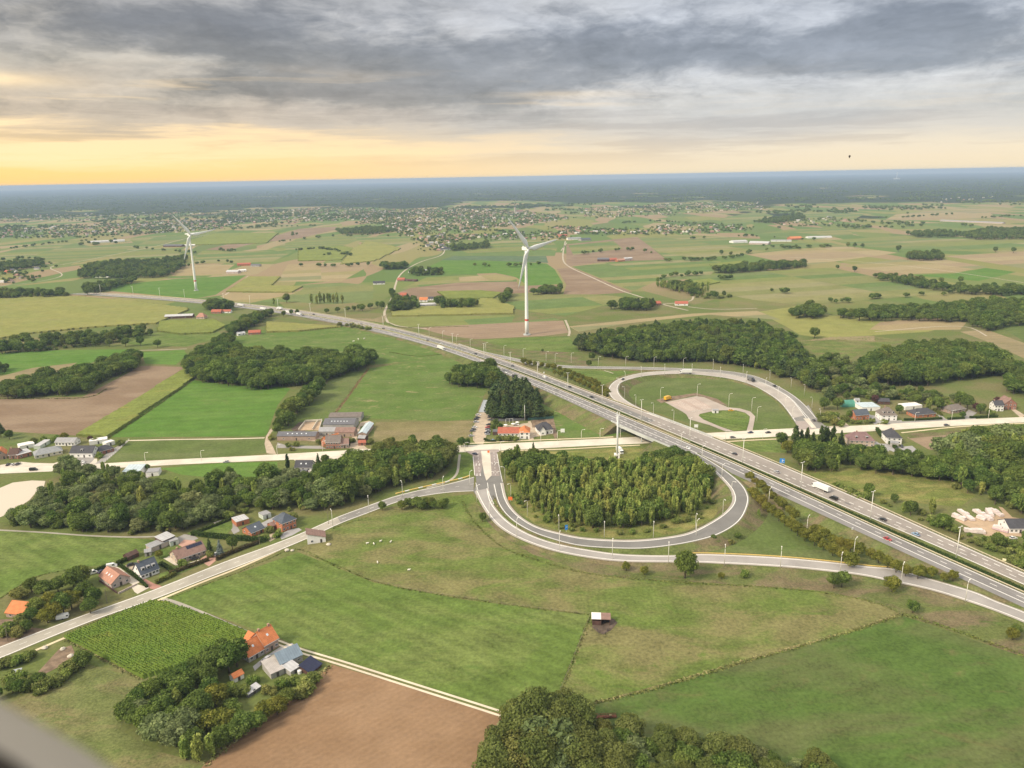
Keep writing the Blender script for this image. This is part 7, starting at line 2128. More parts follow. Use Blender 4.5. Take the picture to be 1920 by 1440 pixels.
# ---- sheep and cows
WOOL = solid('white_fleece', (.78, .74, .66), .95, .08, 3, local=True)
SKIN = solid('dark_animal_skin', (.10, .08, .07), .9, .1, 3, local=True)
ANIM = {}
for nm, L, H_ in (('sheep', 1.25, .85), ('cow', 2.2, 1.45)):
    m_ = MB()
    # continuous hull: rings along the spine from rump to muzzle, legs grown from the belly faces
    sp = [(-.50, .62, .02), (-.47, .66, .17), (-.30, .66, .24), (0, .64, .26), (.25, .67, .23), (.38, .78, .15), (.48, .90, .11), (.60, .86, .085), (.68, .80, .05)]
    n = 10
    m_.tube([(x * L, 0, z * H_) for x, z, q in sp], [q * L * .92 for x, z, q in sp], n)
    for sy in (-1, 1):
        for x, kx in ((.24, .02), (-.34, -.05)):
            m_.tube([(x * L, sy * L * .12, H_ * .55), ((x + kx) * L, sy * L * .125, H_ * .28), ((x + kx * .5) * L, sy * L * .125, 0)], [L * .10, L * .055, L * .045], 7)
    bmm = bmesh.new(); bmm.from_mesh(m_.mesh('body', WOOL)); me2 = bpy.data.meshes.new('body'); bmm.to_mesh(me2); bmm.free()
    me2.materials.append(WOOL)
    o = bpy.data.objects.new('t', me2); COL.objects.link(o)
    md = o.modifiers.new('remesh', 'REMESH'); md.mode = 'VOXEL'; md.voxel_size = L * .035
    dg = bpy.context.evaluated_depsgraph_get(); dg.update()
    ev = bpy.data.meshes.new_from_object(o.evaluated_get(dg)); bpy.data.objects.remove(o)
    ev.name = 'body'; ev.materials.clear(); ev.materials.append(WOOL)
    ear = MB().tube([(0, 0, 0), (.02 * L, .05 * L, 0), (0, .12 * L, -.03 * L)], [.02 * L, .03 * L, .008 * L], 6).mesh('ear', SKIN)
    tail = MB().tube([(0, 0, 0), (-.03 * L, 0, -.22 * L)], [.025 * L, .012 * L], 6).mesh('tail', WOOL)
    ANIM[nm] = (ev, ear, tail, L, H_)
def animal(px, py, kind, rz, label, group, s=1.0):
    ev, ear, tail, L, H_ = ANIM[kind]
    r = root(kind, G(px, py), rz, label, kind, group); r.scale = (s, s, s)
    put('body', ev, r); put('tail', tail, r, (-.49 * L, 0, .68 * H_))
    put('ear', ear, r, (.47 * L, .06 * L, .96 * H_)); put('ear', ear, r, (.47 * L, -.06 * L, .96 * H_), scale=(1, -1, 1))
for k, (x, y, a, w) in enumerate(((689, 1020, .3, 'white sheep farthest from the ramp in the group of four'), (701, 1021, 2.0, 'white sheep second in the group of four on the pasture'), (714, 1016, .8, 'white sheep highest up in the group of four on the pasture'), (733, 1017, 1.1, 'white sheep nearest the ramp in the group of four'), (708, 1056, 1.9, 'lone white sheep below the group of four'), (767, 1070, .2, 'lone white sheep nearest the ditch on the olive pasture'))):
    animal(x, y, 'sheep', a, w, 'sheep on the pasture', 1.25)
for k, (x, y, a, w) in enumerate(((663, 641, .3, 'pale cow at the edge of the tree belt below the motorway'), (672, 637, 2.2, 'pale cow second in the small herd below the motorway'), (683, 636, .9, 'pale cow nearest the motorway in the small herd'))):
    animal(x, y, 'cow', a, w, 'cows on the meadow below the motorway', 1.1)
# ---- stone yard: shrink-wrapped stacks of pale blocks
STONE = solid('pale_wrapped_stone', (.66, .58, .56), .8, .14, .5); STONE2 = solid('mauve_wrapped_stone', (.50, .38, .42), .8, .12, .5)
r2 = random.Random(4)
n_st = 0
for s, nn, nm in (("1800,960 1822,976", 7, 'upper western row'), (  "1790,970 1806,976", 5, 'short western row'), ("1829,960 1856,976", 9, 'middle row'), ("1836,972 1844,975", 3, 'small middle row'), ("1852,960 1858,968", 4, 'upper eastern row'), ("1858,958 1876,968", 6, 'far eastern row'), ("1812,997 1842,1000", 7, 'lower western row'), ("1866,992 1886,998", 6, 'row by the office')):
    a, b = xy(s)
    for k in range(nn):
        f = k / max(nn - 1, 1)
        g_ = G(a[0] + (b[0] - a[0]) * f, a[1] + (b[1] - a[1]) * f)
        g1 = G(*b); g0 = G(*a)
        rz = math.atan2(g1[1] - g0[1], g1[0] - g0[0])
        r = root('stone_pallet', (g_[0], g_[1], .12), rz + r2.uniform(-.06, .06), 'wrapped pallet of pale stone, %s in the %s of the stone yard' % (ordinal(k + 1), nm), 'stone pallet', 'pallets in the stone yard')
        w, l, h = 1.3, 1.25, r2.uniform(1.3, 2.4)
        MB().box(-l, l, -w, w, .16, h * .5).put('stone_block', STONE2 if 'office' in nm else STONE, r); MB().box(-l * .94, l * .94, -w * .96, w * .96, h * .5 + .04, h).put('stone_block', STONE, r)
        MB().box(-l, l, -w, w, 0, .12).put('pallet', WOODP, r)
# ---- hedges and fences round the houses
HEDGE = leaf_mat('hedge_leaves', (.050, .085, .022), (.060, .095, .026), (.090, .130, .036)); HEDGEB = leaf_mat('brown_hedge_leaves', (.10, .085, .042), (.11, .09, .045), (.13, .11, .05)); HEDGEY = leaf_mat('yellow_hedge_leaves', (.13, .16, .035), (.14, .165, .04), (.18, .19, .06))
def hedge(s, w, h, mt, label, z=0.0, group='hedges', C=None, dens=7.0, name='hedge', kind=None):
    if C is None: C = catmull([G(x, y, z) for x, y in xy(s)], 6)
    d = np.r_[0, np.cumsum(np.linalg.norm(np.diff(C[:, :2], axis=0), axis=1))]
    r2 = np.random.default_rng(len(s or '') + int(h * 10))
    n = int(d[-1] * (w + 2 * h) * dens)
    q = r2.uniform(0, d[-1], n)
    P = np.array([np.interp(q, d, C[:, i]) for i in range(3)]).T
    nn = side(C); S_ = np.array([np.interp(q, d, nn[:, i]) for i in range(3)]).T
    per = r2.uniform(0, w + 2 * h, n)
    off = np.where(per < h, -w / 2, np.where(per < h + w, per - h - w / 2, w / 2)); zz = np.where(per < h, per, np.where(per < h + w, h, per - h - w))
    P = P + S_ * (off + r2.normal(0, .10, n))[:, None]; P[:, 2] += zz + r2.normal(0, .10, n) * (1 if h > 1 else .6)
    u = r2.normal(size=(n, 3)); u /= np.linalg.norm(u, axis=1)[:, None]
    v = np.cross(u, r2.normal(size=(n, 3))); v /= np.linalg.norm(v, axis=1)[:, None]
    sz = r2.uniform(.22, .42, n)[:, None]
    V = np.stack([P - u * sz, P - v * sz, P + u * sz, P + v * sz], 1).reshape(-1, 3)
    vs = V.tolist(); fs = np.arange(n * 4).reshape(-1, 4).tolist(); cl_ = r2.uniform(0, 1, n).tolist()
    b = len(vs)
    for p, m_ in zip(C, nn):
        k = r2.uniform(.85, 1.0)
        vs += [tuple(p - m_ * w * .45), tuple(p + m_ * w * .45), tuple(p + m_ * w * .42 + np.array((0, 0, h * .92 * k))), tuple(p - m_ * w * .42 + np.array((0, 0, h * .92 * k)))]
    for i in range(len(C) - 1):
        for k in range(4): fs.append([b + 4 * i + k, b + 4 * i + (k + 1) % 4, b + 4 * i + 4 + (k + 1) % 4, b + 4 * i + 4 + k]); cl_.append(.3)
    fs += [[b + 3, b + 2, b + 1, b], [b + 4 * (len(C) - 1) + k for k in range(4)]]; cl_ += [.3, .3]
    me = mesh(name, vs, fs, mt); a = me.attributes.new('clump', 'FLOAT', 'FACE'); a.data.foreach_set('value', np.asarray(cl_, np.float32))
    o = put(name, me)
    return tag(o, label, 'hedge', group) if kind is None else tag(o, kind=kind)
hedge("406,1051 440,1036 485,1019", 1.4, 2.0, HEDGEB, 'brown-sided clipped hedge between the spruce garden and the country road')
hedge("318,1078 348,1067 392,1051", 1.4, 1.9, HEDGEB, 'brown-green clipped hedge below the lawn of the solar bungalow')
hedge("292,1095 310,1087 330,1078", 1.6, 1.8, HEDGEY, 'bright green clipped hedge before the slate-roofed white house')
hedge("300,1058 315,1066 328,1077", 1.6, 1.6, HEDGE, 'dark hedge between the white house and the solar bungalow')
hedge("226,1062 250,1078 276,1102", .9, 1.4, HEDGE, 'narrow hedge between red-brown bungalow and white house')
hedge("360,1003 400,1008 440,1012 470,1014 498,1016", 2.0, 2.6, HEDGE, 'tall dark hedge between the big lawn and the spruce garden')
hedge("360,1002 400,988 440,972", 1.2, 1.6, HEDGE, 'hedge behind the pool cover lawn')
hedge("219,1060 240,1050", 1.4, 2.0, HEDGE, 'shaggy hedge stub beside the brown garden shed')
hedge("1695,788 1730,788 1766,786", 1.6, 1.5, HEDGE, 'clipped hedge before the brick bungalow')
hedge("1777,787 1808,785", 1.6, 1.5, HEDGE, 'clipped hedge before the grey-brown bungalow')
hedge("1818,784 1870,782", 1.6, 1.5, HEDGE, 'clipped hedge east of the grey-brown drive')
hedge("1644,806 1652,818 1668,832 1680,842", 2.2, 2.2, HEDGE, 'dark hedge between mauve roof and black roof houses')
hedge("1636,752 1664,750 1700,748", 2.0, 2.6, HEDGE, 'dark clipped hedge behind the pale workshop')
hedge("1752,769 1766,780", 1.6, 1.5, HEDGEY, 'bright hedge along the drive of the brick bungalow')
hedge("908,824 918,828 930,828", 1.4, 1.2, HEDGE, 'low hedge at the mouth of the gravel car park')
hedge("930,824 955,824 972,825", 1.4, 1.4, HEDGE, 'dark hedge before the red-roofed inn')
hedge("210,1060 195,1066 176,1074", .6, 2.0, HEDGE, 'dark hedge line behind the red-brown bungalow')
# the hedge of the motorway median
nearM = SM < smin + 620
Cm = ((eFL + 2 * eNU) / 3)[nearM]
hb = ~near_local(Cm, BR + 6)
cut = np.where(~hb)[0]
if len(cut):
    hedge('median a', 1.5, 1.0, HEDGE, 'dark hedge in the motorway median, from the bridge to the lower right', C=Cm[:cut.min()], group='median hedges', dens=5)
    hedge('median b', 1.3, .9, HEDGE, 'dark hedge in the motorway median, from the bridge towards the turbines', C=Cm[cut.max() + 1:], group='median hedges', dens=4)
def fence(s, h, gap, mt, label, rails=2, z=0.0, per=4, name='fence', bar=.04):
    C = catmull([G(x, y, z) for x, y in xy(s)], per)
    d = np.r_[0, np.cumsum(np.linalg.norm(np.diff(C[:, :2], axis=0), axis=1))]
    r = root(name, tuple(C[0]), 0, label, 'fence', 'fences')
    pm = MB().box(-.08, .08, -.08, .08, -.1, h).mesh('post', mt)
    for q in np.arange(0, d[-1], gap):
        p = [np.interp(q, d, C[:, i]) for i in range(3)]
        put('post', pm, r, (p[0] - C[0][0], p[1] - C[0][1], 0))
    for k in range(rails):
        zz = h * (.92 - .42 * k)
        o = beam('rail', C - C[0], zz - bar, zz + bar, .05, mt, r)
    return r
fence("1106,1153 980,1138 868,1122 780,1108 700,1090", 1.2, 6, WOODP, 'post and wire fence between green meadow and olive pasture', bar=.015)
fence("1106,1156 1075,1235 1046,1308", 1.2, 6, WOODP, 'post and wire fence running down from the field shelter', bar=.015)
fence("1110,1183 1118,1181 1124,1192", 1.3, 3, DARKM, 'short dark rail fence at the field shelter')
fence("1140,1183 1134,1191 1128,1190", 1.3, 3, DARKM, 'small gate fence on the mud before the field shelter')
fence("242,826 216,850 192,872", 1.6, 4, WALL['white'], 'white fence along the dull field beside the brick bungalow')
fence("889,826 888,812 893,790 900,768 908,748", 1.2, 5, WOODP, 'grey fence along the western side of the gravel car park')
def wall_along(s, h, w, mt, label, cat='wall', name='garden_wall'):
    C = np.array([G(x, y) for x, y in xy(s)])
    o = beam(name, C, -.1, h, w, mt); return tag(o, label, cat)
wall_along("222,1114 256,1097", .9, .4, WALL['pale'], 'low pale garden wall before the red-brown bungalow')
wall_along("186,1090 220,1113", .9, .3, WALL['wood'], 'dark boundary wall along the side of the red-brown bungalow')
wall_along("990,788 1012,787 1038,785", 2.2, .15, solid('green_mesh_screen', (.05, .12, .10), .9, .1, .5), 'dark green mesh screen behind the villa plot', 'screen', 'mesh_screen')
wall_along("924,789 950,790 985,788", 2.0, .3, WALL['darksheet'], 'long dark fence wall behind the inn terrace')
# parasols and tables behind the inn, playground frame
for k, (px, py, c_) in enumerate(((962, 799, 'white'), (970, 796, 'white'), (948, 801, 'pale'))):
    r = root('parasol', G(px, py), 0, '%s parasol on the terrace behind the inn, %s from the east' % (c_, ordinal((2, 1, 3)[k])), 'parasol', 'parasols behind the inn')
    MB().tube([(0, 0, 0), (0, 0, 2.4)], [.04, .04], 6).put('pole', STEEL, r)
    MB().tube([(0, 0, 2.05), (0, 0, 2.5), (0, 0, 2.75)], [1.7, .7, .05], 8).put('canopy', WALL['white'], r)
r = root('swing_frame', G(955, 792), .2, 'grey timber playground frame behind the inn', 'swing frame')
for x in (-3, 0, 3):
    for y in (-1, 1): MB().tube([(x, y, 0), (x, 0, 3.2)], [.12, .10], 6).put('leg', STEEL, r)
MB().tube([(-3.2, 0, 3.2), (3.2, 0, 3.2)], [.12, .12], 6).put('beam', STEEL, r)
# caravan by the lower left trees, white tank and boulders
r = root('caravan', G(118, 1160), R(20), 'white caravan under the trees beside the country road', 'caravan')
prism([(-2.6, .5), (2.4, .5), (2.7, 1.2), (2.3, 2.4), (-2.4, 2.5), (-2.7, 1.4)], 1.1, 1.05).put('body', WHITEP, r); prism([(2.62, 1.35), (2.40, 2.1), (1.6, 2.1), (1.6, 1.4)], 1.115, 1.08).put('window', GLASS, r)
for sy in (-1, 1): put('wheel', wheel_me, r, (0, sy * 1.0, .33))
GB = solid('pale_boulder', (.55, .50, .42), .95, .2, .8)
for k, (px, py, s_) in enumerate(((538, 1033, 1.5), (548, 1033, 1.0), (118, 1218, 1.2), (84, 1216, 1.3), (132, 1232, 1.4), (616, 1022, 1.3))):
    bmm = bmesh.new(); bmesh.ops.create_icosphere(bmm, subdivisions=2, radius=1.0)
    for v in bmm.verts:
        v.co *= 1 + random.Random(int(v.co.x * 999 + v.co.y * 77 + k)).uniform(-.18, .12); v.co.z *= .6
    me = bpy.data.meshes.new('boulder'); bmm.to_mesh(me); bmm.free(); me.materials.append(GB)
    o = put('boulder', me, None, tuple(G(px, py) + np.array([0, 0, .35 * s_])), scale=(s_,) * 3)
    tag(o, ('pale boulder on the worn pasture corner below the country road', 'smaller pale boulder next to the pasture corner one', 'pale boulder by the dug ground and maize corner', 'pale rock heap at the cycle path edge', 'pale boulder on the lower rim of the dug ground', 'pale stone heap beside the small white house')[k], 'boulder', 'boulders')
# sand and plant pots near the blue barn: hot-tub like white tank
r = root('water_tank', G(562, 1262), 0, 'round white tank at the corner of the grey lean-to', 'tank')
MB().tube([(0, 0, 0), (0, 0, 1.3), (0, 0, 1.5)], [.9, .9, .3], 14).put('tank_body', WHITEP, r)
# ================================================================== WOODS AND TREES
B_, W_, P_, I_, S_ = 'broadleaf_tree', 'willow_tree', 'poplar_tree', 'pine_tree', 'shrub'
M_ = 'field_maple'
# near woods
wood('the pond wood', "14,984 60,955 92,925 130,905 170,900 225,905 262,905 330,935 400,915 440,905 520,910 560,905 600,890 650,880 720,866 770,856 840,862 850,872 822,893 770,905 730,918 650,950 560,968 520,962 470,968 420,975 360,990 310,1002 240,1003 160,1000 100,995", 7.2, [(B_, 4), (W_, 4), (S_, 3), (P_, 1)], (8, 13))
wood('the front of the pond wood', "14,984 100,960 200,965 330,970 430,960 440,968 360,990 300,1002 180,1000 100,994", 5.2, [(W_, 5), (S_, 3), (B_, 2)], (6, 9.5))
wood('the wood west of the junction', "600,900 650,880 720,866 770,856 840,860 852,872 822,893 770,906 730,918 680,936 620,956 600,950", 6.0, [(P_, 3), (B_, 5)], (11, 16))
wood('the bright poplars west of the junction', "690,880 760,860 846,861 851,874 800,888 730,900 695,892", 7, [('black_poplar', 8), (B_, 1)], (13, 17))
wood('the loop plantation', "960,890 1000,880 1060,884 1150,890 1230,884 1290,882 1318,900 1335,926 1328,945 1300,965 1250,982 1180,990 1120,992 1060,984 1020,968 995,950 975,925", 4.3, [(P_, 11), (B_, 1), (S_, 1)], (8.5, 14))
wood('the dark edge of the loop plantation', "942,864 1000,866 1050,876 1100,882 1150,886 1205,882 1240,862 1290,868 1312,890 1290,890 1230,892 1150,898 1060,892 1000,886 975,912 958,908", 6.0, [(B_, 9), (P_, 1)], (9, 13))
wood('the scrub of the loop plantation', "950,930 975,925 1000,955 1060,985 1130,994 1200,990 1280,974 1335,935 1352,930 1340,955 1300,985 1200,1003 1080,1000 1000,975", 6.5, [(S_, 9), (P_, 1)], (6, 9))
wood('the poplar corner below the meadow', "905,1470 930,1420 960,1372 1000,1352 1050,1352 1090,1375 1100,1405 1160,1430 1180,1500 900,1540", 6.0, [('black_poplar', 9), (W_, 1)], (12, 17))
wood('the thicket along the bottom edge', "1060,1382 1180,1388 1260,1396 1330,1414 1420,1432 1500,1450 1560,1466 1640,1486 1640,1560 1000,1560 1040,1450", 5.2, [(W_, 4), ('black_poplar', 4), (B_, 2)], (7, 11))
wood('the forest beside the northern loop', "1075,655 1110,640 1180,632 1300,618 1400,618 1470,640 1500,668 1530,700 1545,740 1520,735 1495,715 1450,698 1400,688 1330,680 1200,680 1120,668", 7.5, [(B_, 6), (I_, 4)], (12, 17))
wood('the young stand below the forest', "1250,678 1330,680 1400,688 1440,698 1470,712 1450,700 1400,672 1330,662", 5.0, [(P_, 3), (B_, 4)], (7, 10))
wood('the scrubland behind the eastern houses', "1500,690 1560,672 1610,690 1680,735 1760,740 1800,745 1790,762 1740,765 1690,750 1620,748 1570,752 1545,745", 7.0, [(S_, 6), (B_, 3), (W_, 1)], (7, 11))
wood('the big eastern wood', "1602,704 1630,682 1700,668 1760,660 1850,672 1885,690 1890,706 1840,708 1760,722 1700,727 1640,722", 7.5, [(B_, 10)], (13, 18))
wood('the wood at the eastern frame', "1880,735 1900,700 1960,690 1990,740 1960,745 1910,742", 7.5, [(B_, 9), (S_, 2)], (10, 15))
wood('the central field wood', "352,704 350,690 380,678 440,672 520,678 620,676 700,674 706,684 660,700 620,712 600,726 540,726 480,734 420,722 380,718", 7.5, [(B_, 10), (I_, 1)], (12, 17))
wood('the copse along the brown field', "0,752 0,738 60,722 140,708 200,690 255,672 268,674 262,690 200,714 165,738 120,744", 7.5, [(B_, 10)], (11, 15))
wood('the hedgerow wood by the farm', "508,812 520,800 540,774 566,748 590,726 604,730 584,756 560,780 535,806 520,816", 7.0, [(B_, 8), (S_, 2)], (9, 13))
wood('the clump below the motorway', "838,722 850,706 890,702 925,706 935,722 920,730 870,730", 8, [(B_, 8)], (12, 16))
wood('the pine block behind the inn', "918,788 930,752 945,734 985,742 1008,764 1008,786 960,790", 5.2, [(I_, 10)], (13, 17))
wood('the right-hand willow wood', "1700,890 1760,870 1800,850 1880,846 1990,846 1990,1000 1940,1000 1900,960 1880,950 1840,940 1790,918", 8.0, [(B_, 6), (P_, 2), (S_, 2)], (10, 16))
wood('the poplar wood by the eastern field', "1772,868 1790,845 1850,838 1990,838 1990,890 1880,890 1800,888", 7.0, [(W_, 3), (P_, 4), (B_, 2)], (15, 20))
wood('the tree belt below the mauve house', "1490,842 1520,836 1560,850 1640,866 1700,880 1760,890 1750,902 1680,892 1600,884 1540,890 1500,880", 7.0, [(B_, 9), (P_, 1)], (9, 13))
wood('the thicket by the stone yard', "1745,960 1770,970 1800,1000 1850,1012 1990,1020 1990,1090 1930,1076 1860,1040 1790,1008 1740,985", 4.8, [(S_, 9), (B_, 1)], (7, 11))
wood('the scrub along the far carriageway', "1570,915 1600,925 1640,930 1700,952 1745,958 1760,985 1730,982 1690,962 1640,940", 6.5, [(S_, 4), (B_, 5), (P_, 2)], (6, 10))
wood('the wood below the yellow field', "-60,655 0,652 100,640 200,630 285,622 290,630 240,640 180,648 100,658 0,664", 9, [(B_, 8), (S_, 2)], (9, 13))
wood('the wood at the western frame', "-60,690 0,694 20,690 10,702 -60,712", 9, [(B_, 8)], (9, 12))
wood('the hedge wood by the red cottage', "430,632 425,622 450,610 480,598 506,588 512,592 490,606 460,620", 8, [(B_, 9)], (10, 14))
wood('the hedge wood above the central wood', "352,688 380,660 420,640 440,640 420,664 390,680", 8.5, [(B_, 9)], (10, 14))
wood('the farm trees beside the grey barn', "384,580 400,568 436,572 432,584 410,586", 8.5, [(B_, 9)], (11, 15))
# plain woods
for nm, s, sp, mix in (('the wood beside the green turbine field', "145,522 170,500 240,494 300,492 335,486 352,480 345,500 330,512 300,522 230,522 180,524", 12, [(B_, 9)]), ('the hedge wood along the green field', "150,548 200,536 250,526 256,530 200,546 160,556", 11, [(B_, 9)]),
        ('the western dark wood', "-40,505 20,496 80,492 84,500 40,506 -40,514", 12, [(B_, 9)]), ('the wood at the motorway end', "-40,556 60,552 120,552 128,558 60,560 -40,562", 11, [(B_, 9)]), ('the long wood of the east', "1568,596 1620,588 1740,582 1850,572 1990,568 1990,610 1900,612 1850,622 1800,606 1700,602 1620,604", 11, [(B_, 10)]),
        ('the oval copse in the maize', "1474,592 1490,585 1530,584 1550,592 1530,598 1490,598", 9, [(B_, 9)]), ('the wood on the striped fields', "1332,512 1370,504 1440,498 1510,498 1512,503 1440,508 1370,514", 11, [(B_, 9)]), ('the copse on the tan fields', "1692,486 1720,480 1764,480 1768,488 1730,490", 10, [(B_, 9)]),
        ('the hedge trees of the tan fields', "1640,520 1700,528 1760,540 1820,548 1990,545 1990,552 1880,556 1800,552 1720,540 1644,526", 11, [(B_, 9)]), ('the poplar copse of the plain', "1225,536 1260,534 1330,545 1320,552 1270,550", 9, [(B_, 5), (P_, 4)]), ('the tree block by the motorway lane', "726,582 740,566 780,568 786,580 740,588", 9, [(B_, 7), (I_, 3)]),
        ('the hedge east of the orange farm', "820,574 860,572 894,574 890,580 830,580", 9, [(B_, 8), (S_, 2)]), ('the bright wood before the village', "632,434 700,428 742,434 700,440 640,440", 14, [(B_, 9)]), ('the far eastern dark wood', "1800,444 1850,432 1920,432 1990,436 1990,448 1900,450 1830,450", 14, [(B_, 9)]), ('the wood before the eastern houses', "1410,418 1460,410 1500,404 1510,410 1460,420", 16, [(B_, 9)]),
        ('the wood beyond the tan field', "1700,440 1760,436 1800,440 1790,446 1720,446", 15, [(B_, 9)]), ('the tree block by the lane cottages', "1145,580 1170,572 1230,574 1228,582 1160,584", 9, [(B_, 8), (I_, 2)]), ('the tree block behind the lane bend', "715,502 740,500 764,498 760,506 720,506", 10, [(B_, 9)]), ('the leafy rim of the bend farm', "766,514 800,510 834,510 830,516 780,518", 10, [(B_, 6), (S_, 4)]),
        ('the copse at the village lane', "840,468 880,462 918,460 916,466 850,472", 12, [(B_, 9)]), ('the dark hedge before the turbine', "995,553 1030,546 1052,548 1048,553", 9, [(B_, 9)]), ('the hedge between maize and green field', "932,572 950,552 960,548 944,574", 8, [(B_, 6), (S_, 4)]), ('the shrubs of the orange farm', "1300,545 1330,556 1380,556 1340,562 1290,556", 10, [(S_, 6), (B_, 4)])):
    wood(nm, s, sp, mix, (10, 15), pad=1)
# single trees and rows
GT = 'trees standing alone'
for px, py, kd, h, lab in ((1284, 1084, B_, 15, 'big dense dark tree on the verge below the slip road'), (1578, 1101, B_, 9, 'round green tree of a pair on the verge, nearer the pasture corner'), (1563, 1103, B_, 8, 'lighter round tree of the same pair on the verge'), (1672, 1110, M_, 9, 'olive-brown round tree beside the slip road'),
        (1174, 1070, M_, 5, 'small dark bush of three on the brown verge, farthest from the big tree'), (1208, 1078, M_, 5, 'small dark bush on the brown verge nearest the big dense tree'), (1352, 1086, M_, 4, 'low olive bush on the verge, first beyond the big tree'), (1394, 1082, S_, 4.6, 'low green bush on the verge, second beyond the big tree'),
        (905, 978, B_, 6, 'small dark tree on the slope where the ramp begins'), (1711, 1149, B_, 6.5, 'young bright tree at the top corner of the near green meadow'), (1337, 1018, B_, 5, 'round green tree inside the slip road triangle'), (1383, 1012, B_, 4.6, 'second round tree inside the slip road triangle'), (1422, 972, P_, 6, 'light green tree at the tip of the slip road triangle'),
        (1371, 1020, S_, 3.4, 'small shrub between the two round triangle trees'), (717, 957, B_, 6, 'small dark tree at the bend of the country road'), (1898, 1200, M_, 6, 'olive tree at the right edge of the verge'), (1905, 1190, B_, 5, 'green bush next to the edge olive tree'),
        (1576, 838, 'conifer_tree', 13, 'dark pointed conifer beside the local road before the mauve house'), (394, 1037, 'conifer_tree', 9, 'dark conifer in the garden beside the blue spruce'), (413, 1040, 'blue_spruce', 9, 'pale blue spruce in the roadside garden'), (436, 1030, B_, 8, 'rounded garden tree next to the blue spruce'), (396, 1044, S_, 4.5, 'ball-shaped bright bush before the spruces'),
        (342, 1064, S_, 5, 'ball-shaped bush at the corner of the solar bungalow terrace'), (299, 1047, M_, 5, 'small olive tree on the lawn below the grey shed'), (540, 882, 'cypress_tree', 12, 'dark columnar cypress beside the dark-roofed house'), (597, 872, 'conifer_tree', 9, 'dark conifer behind the dark-roofed house'), (610, 872, B_, 8, 'tree at the kerb behind the dark-roofed house'),
        (1000, 845, 'conifer_tree', 7, 'yellow-green pointed tree at the roadside north of the loop wood'), (735, 836, B_, 7, 'round tree on the stubble near the car park'), (774, 834, B_, 8, 'taller round tree on the stubble strip'), (818, 834, B_, 8, 'round tree at the eastern end of the stubble row'), (792, 838, B_, 6, 'small tree between the stubble row trees'), (803, 842, B_, 6, 'bushy tree below the stubble row'), (865, 838, B_, 8, 'dark rounded tree west of the car park entrance'), (876, 838, B_, 7, 'second dark tree west of the car park entrance'),
        (2, 820, I_, 13, 'dark pine at the edge beside the brown field'), (18, 824, B_, 8, 'broad dark bush next to the edge pine'), (264, 648, B_, 13, 'round lone tree third in the field hedge row'), (296, 652, B_, 11, 'round lone tree at the end of the field hedge row'), (236, 650, B_, 12, 'round lone tree second in the field hedge row'), (205, 650, B_, 11, 'round lone tree first in the field hedge row'), (180, 650, B_, 13, 'broad tree where the field hedge row begins'),
        (1527, 634, B_, 14, 'dark round tree alone at the edge of the ripe maize'), (538, 568, B_, 16, 'big wedge-shaped tree alone by the motorway'), (514, 572, P_, 12, 'thin bare-stemmed tree alone by the motorway'), (680, 584, B_, 12, 'rounded tree at the lane mouth by the motorway'), (664, 584, B_, 9, 'smaller round tree by the motorway lane'), (716, 580, B_, 13, 'round dark tree beside the lane before the tree block'), (735, 556, B_, 15, 'big dark tree above the tree block'), (1017, 660, B_, 4, 'small dark bush on the brown verge by the green field'), (1104, 688, B_, 8, 'dark tree at the slip road before the forest'), (1110, 676, B_, 10, 'dark tree just in front of the forest corner'),
        (1684, 472, B_, 16, 'round lone tree on the far green field'), (1866, 473, B_, 14, 'round lone tree near the far right edge'), (1900, 474, B_, 14, 'twin dark trees at the far right edge'), (1602, 464, B_, 14, 'dark clump at the corner of the tan field'), (1617, 465, B_, 13, 'second dark tree at the corner of the tan field'), (1590, 463, B_, 13, 'first dark tree at the corner of the tan field'), (1352, 478, B_, 13, 'lone tree on the far hedge line'), (1370, 480, B_, 11, 'second lone tree on the far hedge line'), (1570, 505, B_, 10, 'small round tree above the striped fields'), (1602, 510, B_, 12, 'larger round tree above the striped fields'),
        (1870, 760, 'copper_tree', 8, 'dark tree behind the small white two-storey house'), (1830, 772, 'copper_tree', 8, 'dark copper-leaved tree beside the grey drive'), (1740, 772, P_, 13, 'tall light-green tree behind the brick bungalow'), (1757, 770, B_, 13, 'bright round tree behind the brick bungalow'), (1813, 768, B_, 13, 'bright tall tree behind the grey-brown bungalow'), (1800, 760, B_, 12, 'round tree behind the bright tall one'), (1838, 776, B_, 9, 'leafy tree between grey drive and white house'), (1856, 778, S_, 6, 'wide shrub beside the small white house'), (1804, 784, B_, 6, 'yellow-green tree in the front garden of the grey-brown bungalow'),
        (1686, 776, B_, 8, 'green tree between white dormer house and white outbuilding'), (1640, 756, 'copper_tree', 8, 'dusky tree behind the workshop'), (1570, 768, B_, 11, 'tree beside the field track by the polytunnel'), (1545, 768, B_, 11, 'broad tree at the north junction corner'), (1555, 752, I_, 14, 'tall dark tree at the head of the field track'), (1584, 790, S_, 7, 'garden bush before the orange brick house'), (1592, 784, B_, 7, 'small tree beside the orange brick house'),
        (1660, 795, S_, 5, 'round bush before the white dormer house'), (1465, 838, B_, 11, 'round dark tree at the kerb before the Lombardy poplars'), (1476, 850, M_, 10, 'olive tree below the round dark one'), (938, 806, B_, 6, 'leafy tree at the corner of the inn'), (925, 808, B_, 6, 'leafy tree between car row and inn'), (930, 800, B_, 7, 'tree behind the carport of the inn')):
    tree(px, py, kd, h, lab, 1.0, GT)
row("938,826 944,826 948,826 955,826 966,826", 5, S_, 5.2, 'ball-shaped clipped bush before the inn, %s from the car park', 'clipped bushes before the inn', .9, .2)
